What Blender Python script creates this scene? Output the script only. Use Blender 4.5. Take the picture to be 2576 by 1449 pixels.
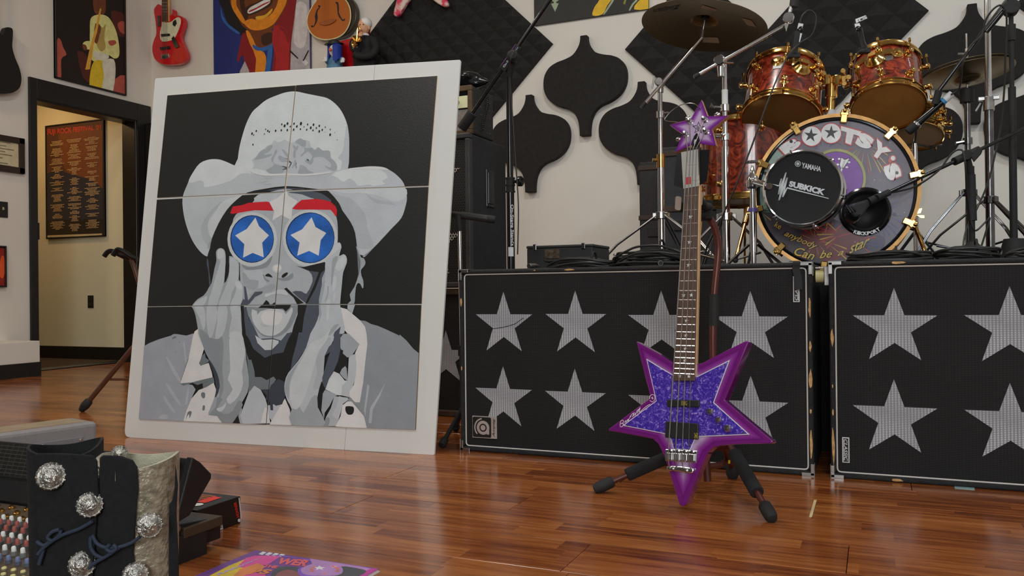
import bpy, bmesh, math, random
from mathutils import Vector as V, Matrix

for o in list(bpy.data.objects):
    bpy.data.objects.remove(o)
SC = bpy.context.scene
COL = SC.collection
PI = math.pi
random.seed(7)

# ------------------------------------------------------------------ camera
# room frame: x runs along the back wall and the speaker cabinets, y into the depth, z up
W, H, F = 2576, 1449, 2103.0
PITCH, ROLL, YAW, CH = .0037, .0107, .4105, .5803


def _axes():
    c, s = math.cos(YAW), math.sin(YAW)
    rt = lambda v: V((c * v[0] - s * v[1], s * v[0] + c * v[1], v[2]))
    cp, sp = math.cos(PITCH), math.sin(PITCH)
    fw, u, r = V((0, cp, sp)), V((0, -sp, cp)), V((1, 0, 0))
    c2, s2 = math.cos(ROLL), math.sin(ROLL)
    return rt(c2 * r - s2 * u), rt(s2 * r + c2 * u), rt(fw)


RI, UP, FW = _axes()
CAM = V((0, 0, CH))
cd = bpy.data.cameras.new('camera')
cd.sensor_width = 36
cd.sensor_fit = 'HORIZONTAL'
cd.lens = F / W * 36
cd.clip_start = .02
cam = bpy.data.objects.new('camera', cd)
COL.objects.link(cam)
cam.matrix_world = Matrix(((RI.x, UP.x, -FW.x, CAM.x), (RI.y, UP.y, -FW.y, CAM.y), (RI.z, UP.z, -FW.z, CAM.z), (0, 0, 0, 1)))
SC.camera = cam

# ------------------------------------------------------------------ world, lights, exposure
SC.view_settings.view_transform = 'Standard'
SC.view_settings.look = 'None'
SC.view_settings.gamma = 1
SC.view_settings.exposure = -0.13
SC.view_settings.use_curve_mapping = False
wd = bpy.data.worlds.new('world')
SC.world = wd
wd.use_nodes = True
wd.node_tree.nodes['Background'].inputs[0].default_value = (.8, .86, 1, 1)
wd.node_tree.nodes['Background'].inputs[1].default_value = .02


def lamp(name, loc, target, size, power, col, sy=None, spread=PI):
    d = bpy.data.lights.new(name, 'AREA')
    d.energy = power
    d.color = col
    d.spread = spread
    d.shape = 'RECTANGLE' if sy else 'DISK'
    d.size = size
    if sy:
        d.size_y = sy
    o = bpy.data.objects.new(name, d)
    COL.objects.link(o)
    o.location = loc
    o.rotation_euler = (V(target) - V(loc)).to_track_quat('-Z', 'Y').to_euler()
    return o


WARM, NEUT, COOL = (1, .8, .52), (1, .95, .88), (.82, .92, 1)
lamp('front_fill_light', (.5, -2.85, 1.75), (-1.4, 2.6, .8), 2.4, 125, (.94, .99, 1), 1.5)  # unseen light added behind the camera to brighten the board from in front
lamp('ceiling_lamp_front', (-2.2, .1, 3.5), (-1.9, 1.6, 0), .55, 24, NEUT)
lamp('ceiling_lamp_front', (.9, -.1, 3.5), (.2, 2.0, .2), .55, 20, COOL)
lamp('ceiling_lamp_middle', (-3.3, 2.6, 3.5), (-3.4, 3.6, 0), .4, 20, NEUT)
lamp('ceiling_lamp_middle', (-.9, 3.0, 3.5), (-.9, 4.2, .4), .4, 22, NEUT)
lamp('ceiling_lamp_right', (1.9, 2.9, 3.5), (1.2, 4.2, .5), .4, 22, COOL)
lamp('ceiling_lamp_left', (-5.0, 2.2, 3.5), (-5.4, 3.6, .4), .35, 14, WARM)
lamp('hall_lamp', (-7.0, 4.7, 2.5), (-6.9, 5.0, 0), .3, 8, (1, .6, .28))


# ------------------------------------------------------------------ picture to room helpers
def ray(x, y):
    return FW + RI * ((x - W / 2) / F) + UP * ((H / 2 - y) / F)


def fl(x, y, z=0.0):
    d = ray(x, y)
    return CAM + d * ((z - CH) / d.z)


def aty(x, y, Y):
    d = ray(x, y)
    return CAM + d * (Y / d.y)


def atx(x, y, X):
    d = ray(x, y)
    return CAM + d * (X / d.x)


def dep(x, y, D):
    return CAM + ray(x, y) * D


class Plane:
    """a plane in the room: point, right and up axes, normal towards the viewer"""
    def __init__(s, o, ex, ey):
        s.o, s.ex, s.ey = V(o), V(ex).normalized(), V(ey).normalized()
        s.n = s.ex.cross(s.ey).normalized()

    def hit(s, x, y):
        d = ray(x, y)
        t = (s.o - CAM).dot(s.n) / d.dot(s.n)
        return CAM + d * t

    def at(s, a, b, h=0):
        return s.o + s.ex * a + s.ey * b + s.n * h

    def uv(s, p):
        return ((p - s.o).dot(s.ex), (p - s.o).dot(s.ey))


def yplane(Y):
    return Plane((0, Y, 0), (1, 0, 0), (0, 0, 1))      # faces -y


# ------------------------------------------------------------------ mesh builder
def frame(axis):
    a = V(axis).normalized()
    t = V((0, 0, 1)) if abs(a.z) < .9 else V((1, 0, 0))
    u = t.cross(a).normalized()
    return u, a.cross(u).normalized(), a


def smooth_pts(pts, k=4, closed=True):
    n = len(pts)
    out = []
    rng = range(n if closed else n - 1)
    for i in rng:
        g = lambda j: V(pts[j % n]) if closed else V(pts[max(0, min(n - 1, j))])
        p0, p1, p2, p3 = g(i - 1), g(i), g(i + 1), g(i + 2)
        for j in range(k):
            t = j / k
            out.append(.5 * (2 * p1 + (p2 - p0) * t + (2 * p0 - 5 * p1 + 4 * p2 - p3) * t * t + (3 * p1 - p0 - 3 * p2 + p3) * t ** 3))
    if not closed:
        out.append(V(pts[-1]))
    return out


class MB:
    def __init__(s):
        s.v, s.f, s.m = [], [], []
        s.mi = 0

    def add(s, vs, fs):
        b = len(s.v)
        s.v += [V(p) for p in vs]
        s.f += [tuple(b + i for i in f) for f in fs]
        s.m += [s.mi] * len(fs)
        return s

    def box(s, c, size, ex=(1, 0, 0), ey=(0, 1, 0), ez=None):
        ex, ey = V(ex).normalized(), V(ey).normalized()
        ez = V(ez).normalized() if ez else ex.cross(ey)
        x, y, z = ex * size[0] / 2, ey * size[1] / 2, ez * size[2] / 2
        c = V(c)
        vs = [c + i * x + j * y + k * z for k in (-1, 1) for j in (-1, 1) for i in (-1, 1)]
        return s.add(vs, [(0, 2, 3, 1), (4, 5, 7, 6), (0, 1, 5, 4), (2, 6, 7, 3), (0, 4, 6, 2), (1, 3, 7, 5)])

    def box2(s, lo, hi):
        lo, hi = V(lo), V(hi)
        return s.box((lo + hi) / 2, hi - lo)

    def cyl(s, a, b, r1, r2=None, n=12, caps=True):
        a, b = V(a), V(b)
        r2 = r1 if r2 is None else r2
        return s.lathe(a, b - a, [(r1, 0), (r2, (b - a).length)], n, caps)

    def lathe(s, o, axis, prof, n=20, caps=True, sx=1.0, sy=1.0):
        u, v, a = frame(axis)
        o = V(o)
        vs, fs = [], []
        for r, h in prof:
            for i in range(n):
                t = 2 * PI * i / n
                vs.append(o + a * h + u * (r * math.cos(t) * sx) + v * (r * math.sin(t) * sy))
        for k in range(len(prof) - 1):
            for i in range(n):
                j = (i + 1) % n
                fs.append((k * n + i, k * n + j, (k + 1) * n + j, (k + 1) * n + i))
        if caps:
            if prof[0][0] > 1e-5:
                fs.append(tuple(reversed(range(n))))
            if prof[-1][0] > 1e-5:
                fs.append(tuple(range((len(prof) - 1) * n, len(prof) * n)))
        return s.add(vs, fs)

    def tube(s, pts, r, n=8, closed=False):
        pts = [V(p) for p in pts]
        k = len(pts)
        rs = r if isinstance(r, (list, tuple)) else [r] * k
        tan = []
        for i in range(k):
            p = pts[(i - 1) % k] if closed else pts[max(0, i - 1)]
            q = pts[(i + 1) % k] if closed else pts[min(k - 1, i + 1)]
            t = q - p
            tan.append(t.normalized() if t.length > 1e-9 else V((0, 0, 1)))
        u = frame(tan[0])[0]
        vs, fs = [], []
        for i in range(k):
            u = u - tan[i] * u.dot(tan[i])
            u = u.normalized() if u.length > 1e-6 else frame(tan[i])[0]
            w = tan[i].cross(u)
            for j in range(n):
                t = 2 * PI * j / n
                vs.append(pts[i] + (u * math.cos(t) + w * math.sin(t)) * rs[i])
        for i in range(k if closed else k - 1):
            for j in range(n):
                a, b = i * n, ((i + 1) % k) * n
                fs.append((a + j, a + (j + 1) % n, b + (j + 1) % n, b + j))
        if not closed:
            fs += [tuple(reversed(range(n))), tuple(range((k - 1) * n, k * n))]
        return s.add(vs, fs)

    def ball(s, c, r, n=12, m=8, ex=(1, 1, 1)):
        c = V(c)
        vs, fs = [], []
        for i in range(m + 1):
            p = PI * i / m
            for j in range(n):
                t = 2 * PI * j / n
                vs.append(c + V((r * ex[0] * math.sin(p) * math.cos(t), r * ex[1] * math.sin(p) * math.sin(t), r * ex[2] * math.cos(p))))
        for i in range(m):
            for j in range(n):
                fs.append((i * n + j, (i + 1) * n + j, (i + 1) * n + (j + 1) % n, i * n + (j + 1) % n))
        return s.add(vs, fs)

    def torus(s, c, axis, R, r, n=32, m=8):
        u, v, a = frame(axis)
        return s.tube([V(c) + (u * math.cos(2 * PI * i / n) + v * math.sin(2 * PI * i / n)) * R for i in range(n)], r, m, True)

    def prism(s, pts, d):
        """pts: outline in 3d, d: thickness vector"""
        pts, d = [V(p) for p in pts], V(d)
        n = len(pts)
        nrm = V((0, 0, 0))
        for i in range(n):
            nrm += pts[i].cross(pts[(i + 1) % n])
        if nrm.dot(d) > 0:
            pts = pts[::-1]
        vs = pts + [p + d for p in pts]
        fs = [tuple(range(n)), tuple(reversed(range(n, 2 * n)))]
        fs += [(i, i + n, (i + 1) % n + n, (i + 1) % n) for i in range(n)]
        return s.add(vs, fs)

    def poly(s, pts):
        return s.add(pts, [tuple(range(len(pts)))])

    def build(s, name, mats, parent=None, smooth=False, bevel=0, seg=2, loc=None, ang=35):
        me = bpy.data.meshes.new(name)
        if loc is None:
            if parent:
                loc = WL[parent]
            else:
                xs, ys, zs = zip(*[(p.x, p.y, p.z) for p in s.v])
                loc = V(((min(xs) + max(xs)) / 2, (min(ys) + max(ys)) / 2, min(zs)))
        loc = V(loc)
        me.from_pydata([p - loc for p in s.v], [], s.f)
        mats = mats if isinstance(mats, (list, tuple)) else [mats]
        for m in mats:
            me.materials.append(m)
        if len(mats) > 1:
            me.polygons.foreach_set('material_index', s.m)
        me.validate()
        bm = bmesh.new()
        bm.from_mesh(me)
        bmesh.ops.recalc_face_normals(bm, faces=bm.faces) if not getattr(s, 'keep', False) else None
        bm.to_mesh(me)
        bm.free()
        if smooth:
            me.shade_smooth()
            me.set_sharp_from_angle(angle=math.radians(ang))
        o = bpy.data.objects.new(name, me)
        COL.objects.link(o)
        if parent:
            o.parent = parent
            o.location = loc - WL[parent]
        else:
            o.location = loc
        WL[o] = loc
        if bevel:
            b = o.modifiers.new('bevel', 'BEVEL')
            b.width = bevel
            b.segments = seg
            b.limit_method = 'ANGLE'
            b.angle_limit = math.radians(40)
            b.harden_normals = False
        return o


WL = {}


def tag(o, label=None, cat=None, group=None, kind=None):
    if label:
        o['label'] = label
    if cat:
        o['category'] = cat
    if group:
        o['group'] = group
    if kind:
        o['kind'] = kind
    return o


def thing(name, label, cat, loc, group=None, kind=None):
    o = bpy.data.objects.new(name, None)
    COL.objects.link(o)
    o.empty_display_size = .05
    o.location = V(loc)
    WL[o] = V(loc)
    return tag(o, label, cat, group, kind)


# ------------------------------------------------------------------ materials
def lin(c):
    return tuple(((x / 255) / 12.92 if x <= 10 else (((x / 255) + .055) / 1.055) ** 2.4) for x in c[:3])


GAIN = 1.75


def ph(r, g, b, k=1.0):
    """surface colour from the colour seen in the photograph under the room light"""
    return tuple(min(.86, max(.0015, c * GAIN * k)) for c in lin((r, g, b)))


MATS = {}


def mat(name, col, rough=.55, metal=0.0, var=.12, scale=18.0, bump=0.0, bscale=None, coat=0.0, spec=.5, emit=None, aniso=None, stretch=None, alpha=None):
    if name in MATS:
        return MATS[name]
    m = bpy.data.materials.new(name)
    m.use_nodes = True
    nt = m.node_tree
    p = nt.nodes['Principled BSDF']
    tc = nt.nodes.new('ShaderNodeTexCoord')
    nz = nt.nodes.new('ShaderNodeTexNoise')
    nz.inputs['Scale'].default_value = scale
    nz.inputs['Detail'].default_value = 4
    src = tc.outputs['Object']
    if stretch:
        mp = nt.nodes.new('ShaderNodeMapping')
        mp.inputs['Scale'].default_value = stretch
        nt.links.new(src, mp.inputs['Vector'])
        src = mp.outputs['Vector']
    nt.links.new(src, nz.inputs['Vector'])
    rp = nt.nodes.new('ShaderNodeValToRGB')
    rp.color_ramp.elements[0].position = .3
    rp.color_ramp.elements[1].position = .7
    rp.color_ramp.elements[0].color = (*[max(0, c * (1 - var)) for c in col], 1)
    rp.color_ramp.elements[1].color = (*[min(1, c * (1 + var)) for c in col], 1)
    nt.links.new(nz.outputs['Fac'], rp.inputs['Fac'])
    nt.links.new(rp.outputs['Color'], p.inputs['Base Color'])
    p.inputs['Roughness'].default_value = rough
    p.inputs['Metallic'].default_value = metal
    p.inputs['Specular IOR Level'].default_value = spec
    if coat:
        p.inputs['Coat Weight'].default_value = coat
        p.inputs['Coat Roughness'].default_value = .06
    if emit:
        p.inputs['Emission Color'].default_value = (*col, 1)
        p.inputs['Emission Strength'].default_value = emit
    if alpha is not None:
        p.inputs['Alpha'].default_value = alpha
    if bump:
        n2 = nt.nodes.new('ShaderNodeTexNoise')
        n2.inputs['Scale'].default_value = bscale or scale * 6
        n2.inputs['Detail'].default_value = 3
        nt.links.new(src, n2.inputs['Vector'])
        b = nt.nodes.new('ShaderNodeBump')
        b.inputs['Strength'].default_value = bump
        b.inputs['Distance'].default_value = .004
        nt.links.new(n2.outputs['Fac'], b.inputs['Height'])
        nt.links.new(b.outputs['Normal'], p.inputs['Normal'])
    MATS[name] = m
    return m


def nodes_of(m):
    return m.node_tree, m.node_tree.nodes['Principled BSDF']


M_BLACK = mat('black_paint', (.012, .012, .012), .5, var=.2)
M_RUBBER = mat('black_rubber', (.016, .016, .016), .7, var=.2, bump=.1)
M_GLOSSBLK = mat('gloss_black', (.008, .008, .009), .18, var=.2)
M_FOAM = mat('black_foam_sleeve', (.017, .017, .018), .9, var=.3, scale=200, bump=.5, bscale=900)
M_CHROME = mat('chrome', (.74, .74, .76), .12, 1.0, var=.06, scale=30)
M_STEEL = mat('worn_steel', (.42, .41, .4), .3, 1.0, var=.25, scale=25)
M_DKCHROME = mat('dark_chrome', (.2, .2, .21), .22, 1.0, var=.3)
M_GOLD = mat('polished_gold', (.76, .47, .15), .16, 1.0, var=.18, scale=40)
M_WHITE = mat('white_matte', ph(190, 190, 188), .55, var=.03)
M_TAPE = mat('white_tape', ph(196, 196, 190), .6, var=.05)
M_TOLEX = mat('black_tolex', (.018, .019, .021), .62, var=.35, scale=60, bump=.9, bscale=420)
M_BARE = mat('bare_worn_wood', ph(165, 130, 85), .8, var=.35, scale=70)
M_CORD = mat('cable_rubber', (.021, .02, .019), .42, var=.25)


# ------------------------------------------------------------------ flat print: outlines on a plane, text
def clip_poly(pts, rect):
    """Sutherland-Hodgman of 2d points against convex polygon rect (ccw)"""
    out = pts
    n = len(rect)
    for i in range(n):
        a, b = rect[i], rect[(i + 1) % n]
        ex, ey = b[0] - a[0], b[1] - a[1]
        ins = lambda p: ex * (p[1] - a[1]) - ey * (p[0] - a[0]) >= -1e-9
        src, out = out, []
        for j in range(len(src)):
            p, q = src[j - 1], src[j]
            ip, iq = ins(p), ins(q)
            if ip != iq:
                d1 = ex * (p[1] - a[1]) - ey * (p[0] - a[0])
                d2 = ex * (q[1] - a[1]) - ey * (q[0] - a[0])
                t = d1 / (d1 - d2)
                out.append((p[0] + (q[0] - p[0]) * t, p[1] + (q[1] - p[1]) * t))
            if iq:
                out.append(q)
        if not out:
            return []
    return out


def outline(pl, pts, k=4):
    """pixel outline -> 2d outline on plane pl; k>0 smooths"""
    q = [pl.uv(pl.hit(*p)) for p in pts]
    if k:
        q = [(p.x, p.y) for p in smooth_pts([V((a, b, 0)) for a, b in q], k)]
    return q


def area2(q):
    return .5 * sum(q[i - 1][0] * q[i][1] - q[i][0] * q[i - 1][1] for i in range(len(q)))


def star2(cx, cy, R, r=None, rot=0, n=5, sx=1, sy=1):
    r = r if r else R * .382
    return [(cx + (R if i % 2 == 0 else r) * math.sin(rot + PI * i / n) * sx, cy + (R if i % 2 == 0 else r) * math.cos(rot + PI * i / n) * sy) for i in range(2 * n)]


def layer(mb, pl, q, h, mi):
    """one flat sheet of print: q 2d outline on pl at height h"""
    if len(q) < 3:
        return
    if area2(q) < 0:
        q = q[::-1]
    mb.mi = mi
    mb.poly([pl.at(a, b, h) for a, b in q])


_txt = {}


def text2d(body, bold=0.0, shear=0.0, align='LEFT', spacing=1.0):
    key = (body, bold, shear, spacing)
    if key in _txt:
        return _txt[key]
    cu = bpy.data.curves.new('t', 'FONT')
    cu.body = body
    cu.size = 1
    cu.shear = shear
    cu.offset = bold
    cu.space_character = spacing
    cu.resolution_u = 3
    ob = bpy.data.objects.new('t', cu)
    COL.objects.link(ob)
    dg = bpy.context.evaluated_depsgraph_get()
    dg.update()
    me = ob.evaluated_get(dg).to_mesh()
    vs = [(v.co.x, v.co.y) for v in me.vertices]
    fs = [tuple(p.vertices) for p in me.polygons]
    ob.evaluated_get(dg).to_mesh_clear()
    bpy.data.objects.remove(ob)
    x0, x1 = min(v[0] for v in vs), max(v[0] for v in vs)
    y0, y1 = min(v[1] for v in vs), max(v[1] for v in vs)
    vs = [((x - x0) / (x1 - x0), (y - y0) / (y1 - y0)) for x, y in vs]
    _txt[key] = (vs, fs)
    return vs, fs


def text_quad(mb, pl, body, quad, h, mi=0, bold=0.0, shear=0.0, spacing=1.0, px=True):
    """letters stretched into the quad (bottom-left, bottom-right, top-right, top-left)"""
    vs, fs = text2d(body, bold, shear, 'LEFT', spacing)
    q = [V((*pl.uv(pl.hit(*p)), 0)) for p in quad] if px else [V((p[0], p[1], 0)) for p in quad]
    out = []
    for x, y in vs:
        p = (q[0] * (1 - x) + q[1] * x) * (1 - y) + (q[3] * (1 - x) + q[2] * x) * y
        out.append(pl.at(p.x, p.y, h))
    mb.mi = mi
    mb.add(out, fs)


# ================================================================== ROOM
XL, YB, ZC = -5.95, 5.6, 3.6

m_wall = mat('painted_wall', ph(184, 180, 173), .7, var=.025, scale=3, bump=.08, bscale=220)
m_hallwall = mat('hall_wall_paint', ph(196, 184, 160), .7, var=.02, scale=3)
m_ceil = mat('ceiling_paint', (.6, .58, .54), .8, var=.02)
m_trim = mat('black_trim_paint', (.01, .01, .01), .4, var=.2)
m_carpet = mat('hall_carpet', ph(62, 48, 34), .95, var=.3, scale=150, bump=.6)
m_door = mat('dark_door_stain', (.014, .009, .006), .38, var=.35, scale=6, stretch=(12, 12, 1))


def floor_material():
    m = bpy.data.materials.new('laminate_three_strip')
    m.use_nodes = True
    nt, p = nodes_of(m)
    N, L = nt.nodes.new, nt.links.new
    tc = N('ShaderNodeTexCoord')
    oi = N('ShaderNodeObjectInfo')
    sp = N('ShaderNodeSeparateXYZ')
    L(tc.outputs['Object'], sp.inputs[0])

    def math_(op, a, b=None, c=None):
        n = N('ShaderNodeMath')
        n.operation = op
        for i, x in enumerate((a, b, c)):
            if x is None:
                continue
            if isinstance(x, (int, float)):
                n.inputs[i].default_value = x
            else:
                L(x, n.inputs[i])
        return n.outputs[0]
    strip = math_('FLOOR', math_('MULTIPLY', math_('ADD', sp.outputs[1], .3), 1 / .0676))
    wn = N('ShaderNodeTexWhiteNoise')
    cb = N('ShaderNodeCombineXYZ')
    L(strip, cb.inputs[0])
    L(oi.outputs['Random'], cb.inputs[1])
    L(cb.outputs[0], wn.inputs['Vector'])
    blk = math_('FLOOR', math_('ADD', math_('MULTIPLY', sp.outputs[0], 2.1), math_('MULTIPLY', wn.outputs['Value'], 7)))
    wn2 = N('ShaderNodeTexWhiteNoise')
    cb2 = N('ShaderNodeCombineXYZ')
    L(strip, cb2.inputs[0])
    L(blk, cb2.inputs[1])
    L(oi.outputs['Random'], cb2.inputs[2])
    L(cb2.outputs[0], wn2.inputs['Vector'])
    # grain
    mp = N('ShaderNodeMapping')
    mp.inputs['Scale'].default_value = (2.2, 34, 1)
    ofs = N('ShaderNodeVectorMath')
    ofs.operation = 'ADD'
    L(tc.outputs['Object'], ofs.inputs[0])
    cb3 = N('ShaderNodeCombineXYZ')
    L(math_('MULTIPLY', oi.outputs['Random'], 37), cb3.inputs[0])
    L(math_('MULTIPLY', wn2.outputs['Value'], 9), cb3.inputs[1])
    L(cb3.outputs[0], ofs.inputs[1])
    L(ofs.outputs[0], mp.inputs['Vector'])
    gr = N('ShaderNodeTexNoise')
    gr.inputs['Scale'].default_value = 1.6
    gr.inputs['Detail'].default_value = 7
    gr.inputs['Roughness'].default_value = .62
    gr.inputs['Distortion'].default_value = .5
    L(mp.outputs[0], gr.inputs['Vector'])
    big = N('ShaderNodeTexNoise')
    big.inputs['Scale'].default_value = 5
    mp2 = N('ShaderNodeMapping')
    mp2.inputs['Scale'].default_value = (1, 4, 1)
    L(ofs.outputs[0], mp2.inputs['Vector'])
    L(mp2.outputs[0], big.inputs['Vector'])
    t = math_('ADD', math_('MULTIPLY', gr.outputs['Fac'], .85), math_('ADD', math_('MULTIPLY', wn2.outputs['Value'], .26), math_('MULTIPLY', big.outputs['Fac'], .3)))
    t = math_('SUBTRACT', t, .2)
    rp = N('ShaderNodeValToRGB')
    e = rp.color_ramp.elements
    e[0].position, e[0].color = .18, (*ph(58, 25, 10), 1)
    e[1].position, e[1].color = .92, (*ph(160, 108, 60), 1)
    for pos, c in ((.36, (94, 46, 19)), (.52, (118, 65, 29)), (.7, (140, 84, 42))):
        q = e.new(pos)
        q.color = (*ph(*c), 1)
    L(t, rp.inputs['Fac'])
    L(rp.outputs['Color'], p.inputs['Base Color'])
    p.inputs['Roughness'].default_value = .24
    rr = N('ShaderNodeMapRange')
    rr.inputs['To Min'].default_value = .13
    rr.inputs['To Max'].default_value = .24
    p.inputs['Specular IOR Level'].default_value = .7
    L(gr.outputs['Fac'], rr.inputs['Value'])
    L(rr.outputs[0], p.inputs['Roughness'])
    b = N('ShaderNodeBump')
    b.inputs['Strength'].default_value = .12
    b.inputs['Distance'].default_value = .001
    L(gr.outputs['Fac'], b.inputs['Height'])
    L(b.outputs['Normal'], p.inputs['Normal'])
    return m


m_floor = floor_material()
b = MB()
b.box2((XL - .15, -3, -.1), (3, YB + .1, -.0105))
floor = b.build('floor', mat('floor_underlay', (.03, .018, .01), .8), loc=(0, 0, 0))
tag(floor, kind='structure')
PW, PL = .2028, 1.26
pb = MB()
pb.box((0, 0, -.0052), (PL - .0016, PW - .0014, .0104))
plank0 = pb.build('plank', m_floor, floor, loc=(0, 0, 0), bevel=.0007, seg=1)
first = True
cuts = {-2: -.605, -1: -.062, 0: -.9, 1: -.155}        # plank ends seen in the photograph
for k in range(-7, 18):
    yc = 2.03 + (k + .5) * PW
    x0 = cuts.get(k, random.uniform(0, PL))
    j = math.floor((XL - x0) / PL)
    while x0 + j * PL < 2.2:
        xc = x0 + (j + .5) * PL
        j += 1
        if xc - PL / 2 > 2.2 or xc + PL / 2 < XL:
            continue
        if first:
            o, first = plank0, False
        else:
            o = plank0.copy()
            COL.objects.link(o)
            o.parent = floor
        xa, xb = max(xc - PL / 2, XL), min(xc + PL / 2, 2.9)
        o.location = ((xa + xb) / 2, yc, 0)
        o.scale.x = (xb - xa) / PL
# pale filler showing in an open plank joint
b = MB()
b.box((-.158, 2.332, .0006), (.007, PW - .02, .0012))
b.build('joint_filler', mat('pale_joint_filler', ph(170, 150, 112), .7), floor)

b = MB()
b.box2((XL - .15, YB, 0), (3, YB + .1, ZC))
tag(b.build('wall_back', m_wall), kind='structure')
DY0, DY1, DZ = 4.462, 5.42, 2.11
b = MB()
b.box2((XL - .15, -3, 0), (XL, DY0, ZC)).box2((XL - .15, DY1, 0), (XL, YB, ZC)).box2((XL - .15, DY0, DZ), (XL, DY1, ZC))
tag(b.build('wall_left', m_wall), kind='structure')
b = MB()
b.box2((3, -3, 0), (3.1, YB, ZC))
tag(b.build('wall_right', m_wall), kind='structure')
b = MB()
b.box2((XL - .15, -3.1, 0), (3.1, -3, ZC))
tag(b.build('wall_front', mat('front_wall_paint', (.32, .3, .28), .8)), kind='structure')
b = MB()
b.box2((-.75, -2.998, .95), (1.75, -2.99, 2.55))
w1 = b.build('added_light_panel', mat('light_panel_glow', (.9, .95, 1), .2, emit=1.2))  # made-up glowing window, added to go with the front fill light
tag(w1, kind='structure')
for lo, hi in (((-.83, .87), (1.83, .95)), ((-.83, 2.55), (1.83, 2.63)), ((-.83, .95), (-.75, 2.55)), ((1.75, .95), (1.83, 2.55)), ((.48, .95), (.52, 2.55))):
    b = MB()
    b.box2((lo[0], -2.998, lo[1]), (hi[0], -2.95, hi[1]))
    b.build('light_panel_frame', m_trim, w1, bevel=.004)  # frame bars of the made-up window
b = MB()
b.box2((XL - .15, -3.1, ZC), (3.1, YB + .1, ZC + .1))
tag(b.build('ceiling', m_ceil), kind='structure')

# door casing, jamb lining, threshold
b = MB()
b.box2((XL, DY0 - .062, 0), (XL + .022, DY0, 2.265)).box2((XL, DY1, 0), (XL + .022, DY1 + .15, 2.265))
b.box2((XL, DY0, DZ), (XL + .022, DY1, 2.265))
b.box2((XL - .152, DY0 - .001, 0), (XL, DY0 + .012, DZ)).box2((XL - .152, DY1 - .012, 0), (XL, DY1 + .001, DZ)).box2((XL - .152, DY0 + .012, DZ - .012), (XL, DY1 - .012, DZ + .001))
tr = b.build('trim_1', m_trim, bevel=.003)
tag(tr, kind='structure')
b = MB()
b.box2((XL - .03, DY0 + .012, 1.02), (XL - .004, DY0 + .03, 1.15))
b.build('strike_plate', M_BLACK, tr)
b = MB()
b.box2((XL - .16, DY0 + .012, 0), (XL - .01, DY1 - .012, .008))
b.build('threshold', M_DKCHROME, tr, bevel=.003)
# the door leaf swung open into the studio, against the back wall
b = MB()
b.box2((XL + .025, 5.5, .008), (XL + .84, 5.54, 2.1))
d1 = b.build('door_1', m_door, bevel=.003)
tag(d1, kind='structure')
for z0, z1 in ((.22, .95), (1.05, 1.98)):
    for x0 in (XL + .13, XL + .47):
        b = MB()
        b.box2((x0, 5.492, z0), (x0 + .27, 5.503, z1))
        b.build('door_panel', m_door, d1, bevel=.006)
b = MB()
b.lathe((XL + .78, 5.5, 1.0), (0, -1, 0), [(.026, 0), (.026, .006), (.011, .01), (.011, .035), (.026, .045), (.028, .06), (.018, .072), (0, .074)], 16)
b.build('door_knob', M_DKCHROME, d1, smooth=True)

# low white ledge with black base below the left wall
zt = atx(40, 861, -5.6).z
b = MB()
b.box2((XL, 1.5, .1), (-5.6, 4.22, zt))
t2 = b.build('trim_2', m_wall, bevel=.004)
tag(t2, kind='structure')
b = MB()
b.box2((XL, 1.5, 0), (-5.595, 4.225, .1)).box2((XL, 4.225, 0), (XL + .018, DY0 - .062, .1))
tag(b.build('baseboard_left', m_trim), kind='structure')
b = MB()
b.box2((XL + .9, YB - .016, 0), (3, YB, .1))
tag(b.build('baseboard_back', m_trim), kind='structure')

# hallway beyond the door
HY = 5.455
b = MB()
b.box2((-9.2, 3.4, -.1), (XL - .15, HY, .002))
tag(b.build('floor_hall', m_carpet), kind='structure')
b = MB()
b.box2((-9.2, HY, 0), (XL - .15, HY + .1, 2.7))
tag(b.build('wall_hall', m_hallwall), kind='structure')
b = MB()
b.box2((-9.3, 3.4, 0), (-9.2, HY, 2.7)).box2((-9.2, 3.3, 0), (XL - .15, 3.4, 2.7))
tag(b.build('wall_hall_end', m_hallwall), kind='structure')
b = MB()
b.box2((-9.3, 3.3, 2.7), (XL - .15, HY + .1, 2.8))
tag(b.build('ceiling_hall', m_ceil), kind='structure')
b = MB()
b.box2((-9.2, HY - .016, 0), (XL - .15, HY, .115))
tag(b.build('baseboard_hall', m_trim, bevel=.004), kind='structure')

# black outlet plate on the hall wall
PHALL = yplane(HY)
c = PHALL.hit(229, 759)
b = MB()
b.box(c + V((0, -.004, 0)), (.07, .008, .115))
op = b.build('outlet_plate', M_BLACK, bevel=.003)
tag(op, 'black outlet plate low on the hallway wall', 'outlet')
for dz in (.024, -.024):
    b = MB()
    b.box(c + V((0, -.009, dz)), (.034, .004, .03))
    b.build('socket', M_RUBBER, op, bevel=.002)
# light switch at the left edge of the wall
PLW = Plane((XL, 0, 0), (0, 1, 0), (0, 0, 1))
c = PLW.hit(4, 527)
b = MB()
b.box(c + V((.004, -.03, 0)), (.008, .15, .118))
sw = b.build('switch_plate', M_BLACK, bevel=.003)
tag(sw, 'black light switch plate left of the doorway', 'switch')
for dy in (-.05, .005):
    b = MB()
    b.box(c + V((.011, dy, .006)), (.014, .01, .022), ex=(1, 0, .5), ey=(0, 1, 0))
    b.build('toggle', mat('toggle_ivory', ph(150, 140, 120), .4), sw, bevel=.002)


# ================================================================== ON THE WALLS
PBK = yplane(YB)
GOLDGL = mat('gold_trim', ph(120, 85, 30), .4)


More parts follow.
